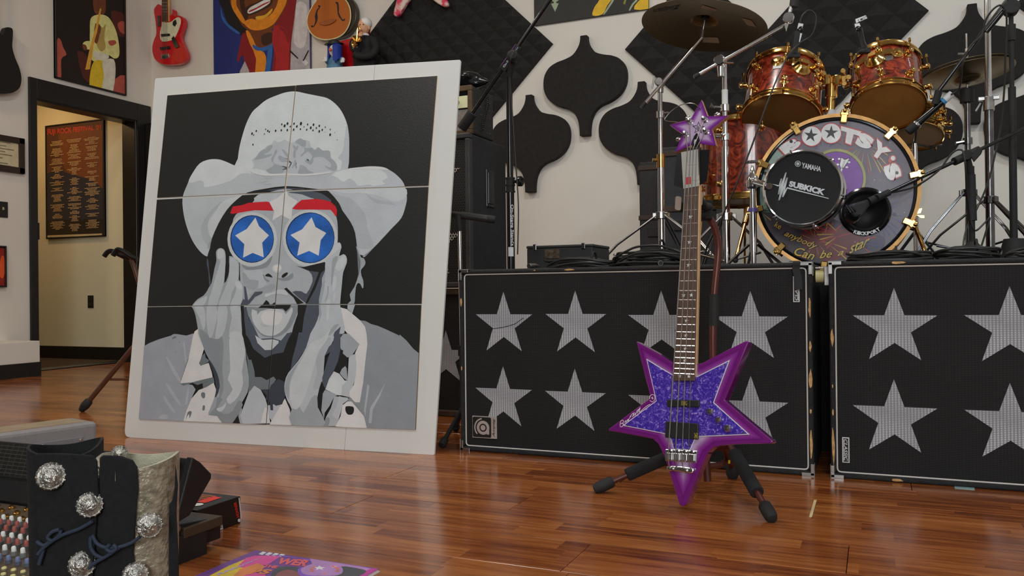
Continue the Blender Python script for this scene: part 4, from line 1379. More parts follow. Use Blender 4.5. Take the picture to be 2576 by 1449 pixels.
def cabinet(x0, x1, label, stars, badges, patches, seed):
    root = thing('speaker_cabinet', label, 'speaker', ((x0 + x1) / 2, YC + .2, 0))
    b = MB()
    b.box2((x0, YC + .035, 0), (x1, YC + .405, CHT))
    b.build('body', M_TOLEX, root, bevel=.012, seg=3)
    rim = .0155
    for nm, lo, hi in (('rim', (x0, 0), (x1, rim)), ('rim', (x0, CHT - rim), (x1, CHT)), ('rim', (x0, rim), (x0 + rim, CHT - rim)), ('rim', (x1 - rim, rim), (x1, CHT - rim))):
        b = MB()
        b.box2((lo[0], YC, lo[1]), (hi[0], YC + .05, hi[1]))
        b.build(nm, M_TOLEX, root, bevel=.007, seg=3)
    b = MB()
    b.box2((x0 + rim, YC + .012, rim), (x1 - rim, YC + .036, CHT - rim))
    gr = b.build('grille_cloth', m_cloth, root)
    b = MB()
    r = rim + .0025
    q = rounded([(x0 + r, r), (x1 - r, r), (x1 - r, CHT - r), (x0 + r, CHT - r)], [.012] * 4, 4)
    b.tube([V((x, YC + .0105, z)) for x, z in q], .0024, 6, True)
    b.build('piping', m_pipe, root, smooth=True)
    for cx, cz, R, sx in stars:
        b = MB()
        b.prism([V((x, YC + .0122, z)) for x, z in star2(cx, cz, R, R * .385, 0, 5, sx, 1)], V((0, -.0012, 0)))
        b.build('star', m_starcl, gr, loc=(cx, YC, cz))
    # metal corner protectors
    for sx, xx in ((1, x0), (-1, x1)):
        for sz, zz in ((1, 0), (-1, CHT)):
            b = MB()
            t = .0022
            P0 = V((xx, YC, zz))
            ax, az = V((sx, 0, 0)), V((0, 0, sz))
            b.box(P0 + ax * .02 - az * t / 2 + V((0, .018, 0)), (.04 + 2 * t, .04, t))
            b.box(P0 - ax * t / 2 + az * .02 + V((0, .018, 0)), (t, .04, .04 + 2 * t))
            b.box(P0 + ax * .018 + az * .005 + V((0, -t / 2, 0)), (.038, t, .011))
            b.box(P0 + ax * .005 + az * .02 + V((0, -t / 2, 0)), (.011, t, .036))
            b.build('corner_protector', M_STEEL, root, bevel=.001)
    rs = random.Random(seed)
    for (ax_, u, w_, l_) in patches:
        n = 9
        pts = []
        for i in range(n):
            a = 2 * PI * i / n
            pts.append((math.cos(a) * w_ * rs.uniform(.6, 1.1), math.sin(a) * l_ * rs.uniform(.6, 1.1)))
        b = MB()
        if ax_ == 'R':
            pos = [V((x1 - rim / 2 + p[0] * .9, YC - .0004, u + p[1])) for p in pts]
        elif ax_ == 'L':
            pos = [V((x0 + rim / 2 + p[0] * .9, YC - .0004, u + p[1])) for p in pts]
        elif ax_ == 'T':
            pos = [V((u + p[1], YC - .0004, CHT - rim / 2 + p[0] * .9)) for p in pts]
        else:
            pos = [V((u + p[1], YC - .0004, rim / 2 + p[0] * .9)) for p in pts]
        b.prism(pos, V((0, .0006, 0)))
        b.build('bare_wood_patch', M_BARE, root)
    return root


def star_from_top(px_, py_, R, sx=1.0):
    p = CP.hit(px_, py_)
    return (p.x, p.z - R, R, sx)


R1 = .117
starsA = [star_from_top(*t, R1, s) for t, s in (((1263, 734), 1), ((1444, 731), 1.0), ((1661, 731), 1.02), ((1886, 732), 1.02), ((1262, 922), 1), ((1443, 928), 1.0), ((1661, 936), 1.02), ((1887, 946), 1.02))]
cabA = cabinet(CX0, CX1, 'speaker cabinet with eight silver stars behind the purple star bass', starsA, None,
               [('R', .52, .005, .035), ('R', .4, .005, .022), ('R', .3, .006, .032), ('R', .1, .0055, .055), ('R', .2, .004, .008), ('L', .54, .005, .018), ('L', .3, .003, .01), ('T', -.97, .004, .025), ('T', -1.1, .003, .004)], 1)
starsB = [star_from_top(*t, .1185, 1.02) for t in ((2249, 724), (2541, 720), (2249, 955), (2542, 964))]
starsB += [(starsB[1][0] + .29, starsB[1][1], .1185, 1.02), (starsB[3][0] + .29, starsB[3][1], .1185, 1.02), (starsB[1][0] + .57, starsB[1][1], .1185, 1.02), (starsB[3][0] + .57, starsB[3][1], .1185, 1.02)]
cabB = cabinet(CX2, CX3, 'speaker cabinet with silver stars at the right image edge', starsB, None,
               [('L', .43, .0055, .028), ('L', .1, .006, .06), ('L', .2, .003, .01), ('T', .06, .005, .022), ('B', .05, .005, .02), ('L', .28, .003, .006)], 2)

# maker's badge low on the left cabinet
b = MB()
q = [CP.hit(*p) for p in ((1186.5, 1101.5), (1248, 1105), (1247, 1049), (1186, 1047))]
x0, x1, z0, z1 = (q[0].x + q[3].x) / 2, (q[1].x + q[2].x) / 2, (q[0].z + q[1].z) / 2, (q[2].z + q[3].z) / 2
b.box2((x0, YC + .006, z0), (x1, YC + .012, z1))
bd = b.build('badge', m_badge, cabA, bevel=.001)
FPl = yplane(YC + .006)
b = MB()
w_ = x1 - x0
h_ = z1 - z0
lx1 = x0 + w_ * .78
layer(b, FPl, rounded([(x0 + .002, z0 + .003), (lx1, z0 + .003), (lx1, z1 - .003), (x0 + .002, z1 - .003)], [.006] * 4), .0006, 0)
cx, cz = x0 + w_ * .45, z0 + h_ * .48
circ = lambda r, n=28: [(cx + r * math.cos(2 * PI * i / n), cz + r * math.sin(2 * PI * i / n)) for i in range(n)]
layer(b, FPl, circ(h_ * .32), .0009, 1)
layer(b, FPl, circ(h_ * .185), .0012, 0)
layer(b, FPl, circ(h_ * .125), .0015, 1)
layer(b, FPl, [(cx + h_ * .19, cz - h_ * .3), (cx + h_ * .31, cz - h_ * .3), (cx + h_ * .31, cz + h_ * .05), (cx + h_ * .19, cz + h_ * .05)], .0015, 1)
arc = [(cx + h_ * .38 * math.cos(a), cz + h_ * .38 * math.sin(a)) for a in [PI * (.55 + .07 * i) for i in range(11)]] + [(cx + h_ * .45 * math.cos(a), cz + h_ * .45 * math.sin(a)) for a in [PI * (1.25 - .07 * i) for i in range(11)]]
layer(b, FPl, arc, .0012, 1)
xa, xb = x0 + w_ * .83, x0 + w_ * .95
text_quad(b, FPl, 'Ampeg', [(xb, z0 + .006), (xb, z1 - .006), (xa, z1 - .006), (xa, z0 + .006)], .0008, 0, .01, .3, 1.0, px=False)
b.build('badge_print', [M_BLACK, m_badge], bd)


def classic(cab, quadpx, up):
    q = [CP.hit(*p) for p in quadpx]
    x0, x1 = min(p.x for p in q), max(p.x for p in q)
    z0, z1 = min(p.z for p in q), max(p.z for p in q)
    b = MB()
    b.box2((x0, YC + .008, z0), (x1, YC + .012, z1))
    o = b.build('nameplate', mat('plate_white', ph(196, 198, 200), .4), cab, bevel=.0008)
    b = MB()
    f2 = yplane(YC + .008)
    t = .0028
    layer(b, f2, [(x0 + t, z0 + t), (x1 - t, z0 + t), (x1 - t, z1 - t), (x0 + t, z1 - t)], .0004, 0)
    g_ = .0055
    if up:
        qd = [(x1 - g_, z0 + g_), (x1 - g_, z1 - g_), (x0 + g_, z1 - g_), (x0 + g_, z0 + g_)]
    else:
        qd = [(x0 + g_, z1 - g_), (x0 + g_, z0 + g_), (x1 - g_, z0 + g_), (x1 - g_, z1 - g_)]
    text_quad(b, f2, 'CLASSIC', qd, .0008, 1, .01, .25, 1.0, px=False)
    xl = (x1 - .0042) if up else x0 + .0042
    layer(b, f2, [(xl - .0006, z0 + g_), (xl + .0006, z0 + g_), (xl + .0006, z1 - g_), (xl - .0006, z1 - g_)], .0008, 1)
    b.build('plate_print', [M_BLACK, MATS['plate_white']], o)


classic(cabA, [(1994, 695), (2011, 760)], True)
classic(cabB, [(2118, 1101), (2137, 1166)], False)
# scuff lines on the cloth of the first star
b = MB()
pts = [CP.hit(*p) for p in ((1228, 828), (1260, 824), (1290, 816), (1305, 806), (1314, 800))]
b.tube([V((p.x, YC + .0106, p.z)) for p in smooth_pts(pts, 4, False)], .0012, 5)
b.build('tear_seam', M_BLACK, cabA)
# caster of the right cabinet in the gap between the two
b = MB()
cz = CP.hit(2070, 694).z
b.cyl((CX2 - .041, YC + .07, cz), (CX2 - .012, YC + .07, cz), .02, n=20)
ca = b.build('caster_wheel', mat('ivory_wheel', ph(178, 166, 118), .5, var=.1), cabB, smooth=True)
b = MB()
b.box((CX2 - .008, YC + .07, cz), (.016, .05, .06)).box((CX2 - .026, YC + .07, cz + .026), (.034, .03, .006))
b.build('caster_bracket', M_STEEL, ca, bevel=.002)
# strap over the left cabinet's edge and blue tape scrap on the floor
b = MB()
tp = [CP.hit(*p) for p in ((2004, 664), (2003, 676), (2008, 700), (2010, 728))]
pp = [V((tp[0].x - .02, YC + .05, CHT + .004)), V((tp[0].x, YC - .002, CHT + .003))] + [V((p.x, YC - .004 - .004 * i, p.z)) for i, p in enumerate(tp[1:])]
pp = smooth_pts(pp, 4, False)
L_ = [p + V((-.011, 0, 0)) for p in pp]
R_ = [p + V((.011, 0, 0)) for p in pp]
n = len(pp)
b.add(L_ + R_ + [p + V((0, -.0012, 0)) for p in L_ + R_], [(i, i + 1, n + i + 1, n + i) for i in range(n - 1)] + [(2 * n + i, 3 * n + i, 3 * n + i + 1, 2 * n + i + 1) for i in range(n - 1)] + [(i, 2 * n + i, 2 * n + i + 1, i + 1) for i in range(n - 1)] + [(n + i, n + i + 1, 3 * n + i + 1, 3 * n + i) for i in range(n - 1)])
tag(b.build('cable_strap', M_RUBBER), 'black strap hanging over the corner of the left star cabinet', 'strap')
b = MB()
q = [fl(*p) for p in ((2400, 1221), (2402, 1229), (2452, 1233), (2451, 1226), (2440, 1222))]
b.prism(q, V((0, 0, .0015)))
tag(b.build('tape_scrap', mat('blue_grey_tape', ph(120, 145, 145), .5)), 'pale blue tape scrap on the floor below the right cabinet', 'tape')

# ================================================================== DRUM RISER
RZ = .6
b = MB()
b.box2((-1.36, 3.16, 0), (2.6, 5.45, RZ))
r_ = b.build('drum_riser', mat('riser_carpet', (.02, .02, .021), .95, var=.3, scale=120, bump=.4), bevel=.006)
tag(r_, 'black carpeted drum riser behind the star cabinets', 'riser')


# ================================================================== AMPLIFIER STACK LEFT OF THE KIT
def perforated():
    m = bpy.data.materials.new('perforated_steel')
    m.use_nodes = True
    nt, p = nodes_of(m)
    N, L = nt.nodes.new, nt.links.new
    tc = N('ShaderNodeTexCoord')
    sp = N('ShaderNodeSeparateXYZ')
    L(tc.outputs['Object'], sp.inputs[0])

    def mth(op, a, b_=None):
        n = N('ShaderNodeMath')
        n.operation = op
        for i, x in enumerate((a, b_)):
            if x is None:
                continue
            if isinstance(x, (int, float)):
                n.inputs[i].default_value = x
            else:
                L(x, n.inputs[i])
        return n.outputs[0]
    S = .0135
    row = mth('FLOOR', mth('DIVIDE', sp.outputs[2], S * .866))
    fz = mth('SUBTRACT', mth('FRACT', mth('DIVIDE', sp.outputs[2], S * .866)), .5)
    xo = mth('ADD', mth('DIVIDE', sp.outputs[0], S), mth('MULTIPLY', mth('MODULO', row, 2), .5))
    fx = mth('SUBTRACT', mth('FRACT', xo), .5)
    d = mth('SQRT', mth('ADD', mth('MULTIPLY', fx, fx), mth('MULTIPLY', mth('MULTIPLY', fz, fz), .75)))
    hole = mth('LESS_THAN', d, .34)
    at_ = N('ShaderNodeAttribute')
    at_.attribute_name = 'paint'
    mix = N('ShaderNodeMix')
    mix.data_type = 'RGBA'
    mix.inputs[7].default_value = (.004, .0035, .003, 1)
    L(hole, mix.inputs[0])
    mix.inputs[6].default_value = (*ph(150, 142, 130), 1)
    L(mix.outputs[2], p.inputs['Base Color'])
    p.inputs['Roughness'].default_value = .5
    m2 = m.copy()
    m2.name = 'perforated_black_steel'
    for n in m2.node_tree.nodes:
        if n.type == 'MIX':
            n.inputs[6].default_value = (.03, .029, .028, 1)
    return m, m2


m_perf, m_perfb = perforated()
SX1, SY1, SD = -1.70, 3.44, .41
SX0 = SX1 - .66
# lower cloth fronted cabinet
root = thing('speaker_cabinet', 'dark speaker cabinet at the bottom of the stack behind the board', 'speaker', ((SX0 + SX1) / 2, SY1 + .2, 0))
b = MB()
b.box2((SX0, SY1 + .02, 0), (SX1, SY1 + SD, .595))
b.build('body', M_TOLEX, root, bevel=.01)
for lo, hi in (((SX0, 0), (SX1, .03)), ((SX0, .565), (SX1, .595)), ((SX0, .03), (SX0 + .03, .565)), ((SX1 - .03, .03), (SX1, .565))):
    b = MB()
    b.box2((lo[0], SY1, lo[1]), (hi[0], SY1 + .03, hi[1]))
    b.build('rim', mat('worn_brown_edge', ph(52, 40, 28), .6, var=.4), root, bevel=.006)
b = MB()
b.box2((SX0 + .03, SY1 + .01, .03), (SX1 - .03, SY1 + .022, .565))
gr = b.build('grille_cloth', m_cloth, root)
b = MB()
b.prism([V((x, SY1 + .0098, z)) for x, z in star2(SX1 - .14, .27, .13, .05)], V((0, -.001, 0)))
b.build('star', m_starcl, gr)
# upper perforated cabinet
Z0, Z1 = .6, 1.31
root = thing('speaker_cabinet', 'upright black cabinet with perforated star grille beside the white board', 'speaker', ((SX0 + SX1) / 2, SY1 + .2, Z0))
b = MB()
b.box2((SX0, SY1 + .02, Z0), (SX1, SY1 + SD, Z1))
b.build('body', mat('black_carpet_cover', (.024, .024, .026), .9, var=.25, scale=90, bump=.4), root, bevel=.01)
for lo, hi in (((SX0, Z0), (SX1, Z0 + .025)), ((SX0, Z1 - .025), (SX1, Z1)), ((SX0, Z0 + .025), (SX0 + .025, Z1 - .025)), ((SX1 - .025, Z0 + .025), (SX1, Z1 - .025))):
    b = MB()
    b.box2((lo[0], SY1 - .006, lo[1]), (hi[0], SY1 + .03, hi[1]))
    b.build('edge_trim', mat('grey_edge_trim', (.05, .05, .052), .5, var=.2), root, bevel=.005)
b = MB()
b.box2((SX0 + .025, SY1 + .006, Z0 + .025), (SX1 - .025, SY1 + .022, Z1 - .025))
gr = b.build('grille', m_perfb, root)
for cz_, sc in ((1.1, .17), (.8, .17)):
    b = MB()
    b.prism([V((x, SY1 + .0058, z)) for x, z in star2(SX1 - .215, cz_, sc, sc * .385)], V((0, -.001, 0)))
    b.build('star', m_perf, gr)
b = MB()
hy = SY1 + .17
b.box2((SX1 - .001, hy, .985), (SX1 + .004, hy + .085, 1.165)).box2((SX1 + .0035, hy + .012, 1.0), (SX1 + .008, hy + .072, 1.15))
b.build('side_handle', M_GLOSSBLK, root, bevel=.003)
# small amplifier on top
AY, AD, AZ0, AZ1 = SY1 + .02, .243, Z1, 1.535
AX0 = SX1 - .5
root = thing('guitar_amplifier', 'small vintage amplifier with cream panel on top of the stack', 'amplifier', ((AX0 + SX1) / 2, AY + .12, AZ0))
b = MB()
b.box2((AX0, AY + .015, AZ0), (SX1, AY + AD, AZ1))
b.build('body', M_TOLEX, root, bevel=.008)
m_brfr = mat('brown_amp_frame', ph(72, 54, 32), .5, var=.25)
for lo, hi in (((AX0, AZ0), (SX1, AZ0 + .02)), ((AX0, AZ1 - .025), (SX1, AZ1)), ((AX0, AZ0 + .02), (AX0 + .02, AZ1 - .025)), ((SX1 - .02, AZ0 + .02), (SX1, AZ1 - .025))):
    b = MB()
    b.box2((lo[0], AY, lo[1]), (hi[0], AY + .02, hi[1]))
    b.build('face_frame', m_brfr, root, bevel=.003)
b = MB()
b.box2((AX0 + .02, AY + .008, AZ0 + .02), (SX1 - .02, AY + .016, AZ0 + .115))
b.build('grille_cloth', mat('silver_sparkle_cloth', ph(110, 104, 98), .6, var=.6, scale=400), root)
b = MB()
b.box2((AX0 + .02, AY + .004, AZ0 + .122), (SX1 - .022, AY + .014, AZ0 + .178))
pn = b.build('control_panel', mat('cream_panel', ph(225, 205, 150), .4, var=.04, scale=4), root, bevel=.001)
for i in range(4):
    b = MB()
    b.lathe((SX1 - .075 - i * .06, AY + .004, AZ0 + .15), (0, -1, 0), [(.012, 0), (.01, .008), (.005, .012), (.005, .016), (0, .0165)], 12)
    b.build('knob', mat('olive_knob', ph(110, 96, 40), .4), pn, smooth=True)
b = MB()
b.box2((AX0 + .02, AY + .01, AZ0 + .18), (SX1 - .02, AY + .016, AZ1 - .026))
b.build('upper_strip', M_GLOSSBLK, root)
# studs on the amplifier's side
for i in range(5):
    for dy in (.05, .15):
        b = MB()
        b.ball((SX1 + .001, AY + .045 + dy, AZ0 + .03 + i * .036), .0035, 6, 4)
        b.build('stud', M_STEEL, root)
# coiled cord hanging down the side
b = MB()
pts = []
for i in range(160):
    t = i / 159
    z = AZ1 + .02 - t * .22
    y = AY + .12 + .03 * math.sin(t * 5)
    pts.append(V((SX1 + .013 + .006 * math.cos(i * .9), y + .006 * math.sin(i * .9), z)))
b.tube(pts, .002, 5)
tag(b.build('coiled_cord', M_CORD), 'black coiled cord hanging beside the small amplifier', 'cord')
# shiny vinyl bag on the amplifier
b = MB()
rs = random.Random(5)
n, m_ = 28, 12
vs, fs = [], []
for i in range(m_ + 1):
    p = PI * i / m_
    for j in range(n):
        t = 2 * PI * j / n
        k = 1 + .12 * math.sin(3 * t + 4 * p) + .08 * math.sin(7 * t + 2) * math.sin(p)
        z = math.cos(p)
        vs.append(V((SX1 - .15 + .17 * math.sin(p) * math.cos(t) * k, AY + .12 + .1 * math.sin(p) * math.sin(t) * k, AZ1 + .047 + .047 * max(-1, z * k + .05 * math.sin(9 * t)) if z > 0 else AZ1 + .047 + .046 * z)))
for i in range(m_):
    for j in range(n):
        fs.append((i * n + j, (i + 1) * n + j, (i + 1) * n + (j + 1) % n, i * n + (j + 1) % n))
b.add(vs, fs)
tag(b.build('vinyl_bag', M_GLOSSBLK, smooth=True, ang=60), 'crumpled shiny black vinyl bag on top of the amplifier', 'bag')


# ================================================================== DRUM KIT
def burl():
    m = bpy.data.materials.new('red_burl_lacquer')
    m.use_nodes = True
    nt, p = nodes_of(m)
    N, L = nt.nodes.new, nt.links.new
    tc = N('ShaderNodeTexCoord')
    n1 = N('ShaderNodeTexNoise')
    n1.inputs['Scale'].default_value = 14
    n1.inputs['Detail'].default_value = 7
    n1.inputs['Distortion'].default_value = 3.2
    L(tc.outputs['Object'], n1.inputs['Vector'])
    rp = N('ShaderNodeValToRGB')
    e = rp.color_ramp.elements
    e[0].position, e[0].color = .34, (*ph(40, 12, 8), 1)
    e[1].position, e[1].color = .68, (*ph(150, 62, 34), 1)
    q = e.new(.5)
    q.color = (*ph(104, 32, 18), 1)
    L(n1.outputs['Fac'], rp.inputs['Fac'])
    L(rp.outputs['Color'], p.inputs['Base Color'])
    p.inputs['Roughness'].default_value = .25
    p.inputs['Coat Weight'].default_value = .9
    p.inputs['Coat Roughness'].default_value = .04
    return m


m_burl = burl()
m_amber = mat('amber_drumhead', ph(164, 118, 62), .16, var=.12, scale=9, coat=.4)
m_amber2 = mat('smoky_drumhead', ph(112, 84, 48), .16, var=.12, scale=9, coat=.4)
m_cream = mat('cream_drumhead', ph(150, 128, 104), .3, var=.06)
m_clear = mat('coated_batter_head', ph(190, 180, 165), .4, var=.04)
for m_, k_ in ((m_amber, .5), (m_amber2, .5), (m_clear, .75), (m_cream, .4)):
    nt, p = nodes_of(m_)
    tl = nt.nodes.new('ShaderNodeBsdfTranslucent')
    for n_ in nt.nodes:
        if n_.type == 'VALTORGB':
            nt.links.new(n_.outputs['Color'], tl.inputs['Color'])
    mx = nt.nodes.new('ShaderNodeMixShader')
    mx.inputs[0].default_value = k_
    nt.links.new(p.outputs[0], mx.inputs[1])
    nt.links.new(tl.outputs[0], mx.inputs[2])
    nt.links.new(mx.outputs[0], nt.nodes['Material Output'].inputs['Surface'])


def axis_px(p0, p1, D, ratio):
    """axis of a tilted drum: seen base centre p0 and far centre p1 (px), depth D, ellipse ratio"""
    c0 = dep(*p0, D)
    fwd = ray(*p0).normalized()
    lat = (RI * (p1[0] - p0[0]) - UP * (p1[1] - p0[1])) * (D / F)
    lat = lat - fwd * lat.dot(fwd)
    Lt = lat.length / math.sqrt(1 - ratio * ratio)
    return c0, lat + fwd * (ratio * Lt)


def drum(root, c0, ax, R, mshell, mhead0, nlug, lug_r=.013, hoop=.012, rot=0.0, heads=True):
    Lg = ax.length
    u, v, a = frame(ax)
    b = MB()
    b.lathe(c0, ax, [(R * .955, .004), (R * .955, Lg - .004)], 48, False)
    b.lathe(c0, ax, [(R * .94, Lg - .004), (R * .94, .004)], 48, False)
    b.build('shell', mshell, root, smooth=True)
    for nm, h in (('bottom_hoop', 0), ('top_hoop', Lg)):
        s = 1 if h == 0 else -1
        b = MB()
        prof = [(R * .965, h - s * .003), (R * .965, h + s * .012), (R * 1.0, h + s * .02), (R * 1.03, h + s * .018), (R * 1.03, h + s * .013), (R * 1.0, h + s * .011), (R * .995, h - s * .006), (R * 1.008, h - s * .01), (R * .998, h - s * .014), (R * .972, h - s * .012), (R * .965, h - s * .003)]
        b.lathe(c0, ax, prof, 48, False)
        b.build(nm, M_GOLD, root, smooth=True)
        b = MB()
        b.lathe(c0, ax, [(R * .97, h), (R * .5, h + s * .0006), (0, h + s * .0008)], 40, False)
        b.build('bottom_head' if h == 0 else 'top_head', mhead0 if h == 0 else m_clear, root, smooth=True)
    for i in range(nlug):
        t = rot + 2 * PI * i / nlug
        d = u * math.cos(t) + v * math.sin(t)
        for h0, s in ((0, 1), (Lg, -1)):
            pz = c0 + a * (h0 + s * min(.058, Lg * .27))
            b = MB()
            b.lathe(pz + d * (R * .953), d, [(lug_r * 1.35, 0), (lug_r * 1.35, .003), (lug_r * .75, .006), (lug_r * .8, .014), (lug_r * 1.05, .02), (lug_r * 1.0, .03), (lug_r * .5, .035), (0, .0355)], 14)
            lg = b.build('lug', M_GOLD, root, smooth=True)
            b = MB()
            b.cyl(pz + d * (R * .953 + .024), c0 + a * (h0 - s * .012) + d * (R * .953 + .024), .0024, n=6)
            b.cyl(c0 + a * (h0 + s * .004) + d * (R * .953 + .024), c0 + a * (h0 - s * .014) + d * (R * .953 + .024), .0055, n=8)
            b.build('tension_rod', M_GOLD, lg, smooth=True)


# ---------------- bass drum
YD = 3.35
DC = aty(2098, 484, YD)
DR = 198 * (DC - CAM).dot(FW) / F
DPL = Plane((0, YD, 0), (1, 0, 0), (0, 0, 1))
bass = thing('bass_drum', 'large bass drum with painted head and gold hoop', 'drum', (DC.x, YD + .2, RZ))
b = MB()
b.lathe(DC + V((0, .03, 0)), (0, 1, 0), [(DR * .93, 0), (DR * .93, .42)], 64, False)
b.build('shell', m_burl, bass, smooth=True)
for y0 in (0, .42):
    b = MB()
    b.lathe(DC + V((0, y0, 0)), (0, 1, 0), [(DR * .955, 0), (DR * 1.0, -.001), (DR * 1.0, .038), (DR * .955, .038), (DR * .955, 0)], 72, False)
    b.build('hoop', mat('hoop_gold_lacquer', ph(150, 108, 48), .22, .35, var=.2, scale=30, coat=.5), bass, smooth=True)
b = MB()
b.lathe(DC + V((0, .004, 0)), (0, 1, 0), [(DR * .915, .006), (DR * .93, -.002), (DR * .955, .0)], 72, False)
b.build('hoop_lining', M_GLOSSBLK, bass, smooth=True)
b = MB()
b.lathe(DC + V((0, .012, 0)), (0, 1, 0), [(DR * .93, 0), (0, 0)], 64, False)
m_art0 = mat('head_art_ground', ph(112, 108, 118), .5, var=.28, scale=3)
head = b.build('front_head', m_art0, bass)
HM = [m_art0, flat('art_dark', 62, 55, 64, .3), flat('art_white', 192, 194, 198, .3), flat('art_red', 150, 44, 48, .3), flat('art_purple', 96, 40, 128, .3), flat('art_yellow', 168, 134, 56, .3), flat('art_blue', 50, 52, 110, .3), flat('art_green', 60, 128, 96, .3),
      flat('art_black', 16, 16, 18, .3), flat('art_gold', 178, 148, 62, .3), flat('art_olive', 128, 128, 70, .3), flat('art_pale_green', 122, 140, 132, .3), flat('art_maroon', 96, 44, 50, .3)]
HP = Plane((0, YD + .012, 0), (1, 0, 0), (0, 0, 1))
HC = HP.uv(V((DC.x, YD + .012, DC.z)))
hrect = [(HC[0] + DR * .925 * math.cos(2 * PI * i / 48), HC[1] + DR * .925 * math.sin(2 * PI * i / 48)) for i in range(48)]
hb = MB()
hl = [0.0004]
zq = lambda pts: [(1870 + x / 3.533, 290 + y / 3.533) for x, y in pts]


def hart(mi, pts, k=3, z=True):
    layer(hb, HP, clip_poly(outline(HP, zq(pts) if z else pts, k), hrect), hl[0], mi)
    hl[0] += .00001


def htext(mi, body, quad, bold, shear=0.0):
    text_quad(hb, HP, body, zq(quad), hl[0], mi, bold, shear)
    hl[0] += .00001


hart(11, [(100, 300), (330, 240), (420, 420), (260, 800), (100, 820)])
hart(1, [(130, 850), (330, 880), (520, 960), (800, 920), (1000, 1040), (1250, 1080), (1200, 1250), (900, 1400), (500, 1400), (200, 1150)])
hart(12, [(500, 1050), (800, 1000), (1050, 1050), (1000, 1200), (760, 1300), (560, 1200)])
hart(0, [(1050, 500), (1400, 520), (1440, 800), (1300, 1000), (1150, 640)])
rs = random.Random(11)


def burst(cx, cy, n, r0, r1, a0, a1, cols, wid=6, droop=30):
    for i in range(n):
        a = a0 + (a1 - a0) * (i + rs.uniform(-.3, .3)) / max(1, n - 1)
        rA, rB = r0 * rs.uniform(.8, 1.3), r1 * rs.uniform(.7, 1.1)
        p = [(cx + r * math.cos(a), cy - r * math.sin(a) + droop * ((r / r1) ** 2)) for r in (rA, (rA + rB) / 2, rB)]
        nx, ny = math.sin(a) * wid, math.cos(a) * wid
        hart(rs.choice(cols), [p[0], (p[1][0] + nx * .6, p[1][1] + ny * .6), (p[2][0] + nx, p[2][1] + ny), (p[2][0] - nx * .4, p[2][1] - ny * .4), (p[1][0] - nx * .3, p[1][1] - ny * .3)], 2)


burst(720, 1120, 13, 60, 260, -.6, 3.6, [3, 3, 12, 5], 8, 20)
burst(1080, 260, 12, 60, 250, 3.4, 6.0, [5, 5, 10, 3], 6, 60)
burst(720, 330, 7, 60, 130, .5, 2.7, [6, 6], 5, 20)
burst(1180, 880, 14, 110, 250, -1.8, 1.2, [6, 6, 6, 0], 8, 30)
burst(640, 1120, 16, 30, 130, 0, 6.28, [10, 8, 5], 3, 10)
burst(900, 280, 6, 20, 120, .2, 2.6, [3, 12], 6, 10)
burst(150, 860, 6, 20, 110, -1.0, 1.6, [7, 7, 5], 7, 10)
burst(180, 480, 5, 10, 90, .2, 2.2, [7, 3], 6, 10)
burst(860, 1060, 9, 40, 200, 2.4, 3.9, [3, 3, 5], 9, 10)
burst(1000, 1130, 8, 40, 180, -.6, .5, [6, 3, 6], 8, 10)
for _ in range(70):
    x, y = rs.uniform(300, 1430), rs.uniform(80, 1300)
    hart(rs.choice([2, 2, 5, 7, 3]), ell(x, y, 4, 4, 5), 0)
for rr, mi in ((262, 10), (238, 8), (233, 4)):
    hart(mi, ell(828, 560, rr, rr, 40), 0)
hart(5, [(725, 375), (800, 382), (800, 440), (740, 420)], 0)
hart(8, [(740, 376), (798, 384), (798, 396), (740, 390)], 0)
hart(8, [(866, 370), (902, 392), (950, 374), (934, 412), (893, 474), (866, 480), (853, 440)], 0)
hart(2, [(872, 378), (902, 399), (942, 382), (928, 410), (889, 468), (869, 473), (858, 440)], 0)
hart(2, [(868, 474), (882, 474), (866, 540), (852, 540)], 0)
for x, y in ((852, 388), (840, 438), (940, 418), (920, 462)):
    hart(2, ell(x, y, 13, 9, 8), 0)
htext(8, 'BOOTSY', [(870, 468), (892, 400), (908, 404), (886, 470)], 0)
# the big name arching over the top
LET = [('B', [(375, 355), (527, 262), (462, 188), (308, 285)]), ('T', [(862, 228), (1000, 280), (1048, 146), (868, 96)]), ('S', [(984, 262), (1118, 312), (1172, 214), (1046, 136)]), ('Y', [(1118, 336), (1232, 412), (1314, 322), (1186, 208)]), ('S', [(1232, 462), (1290, 594), (1418, 540), (1362, 412)])]


def grow(q, k):
    cx, cy = sum(p[0] for p in q) / 4, sum(p[1] for p in q) / 4
    return [(cx + (p[0] - cx) * k, cy + (p[1] - cy) * k) for p in q]


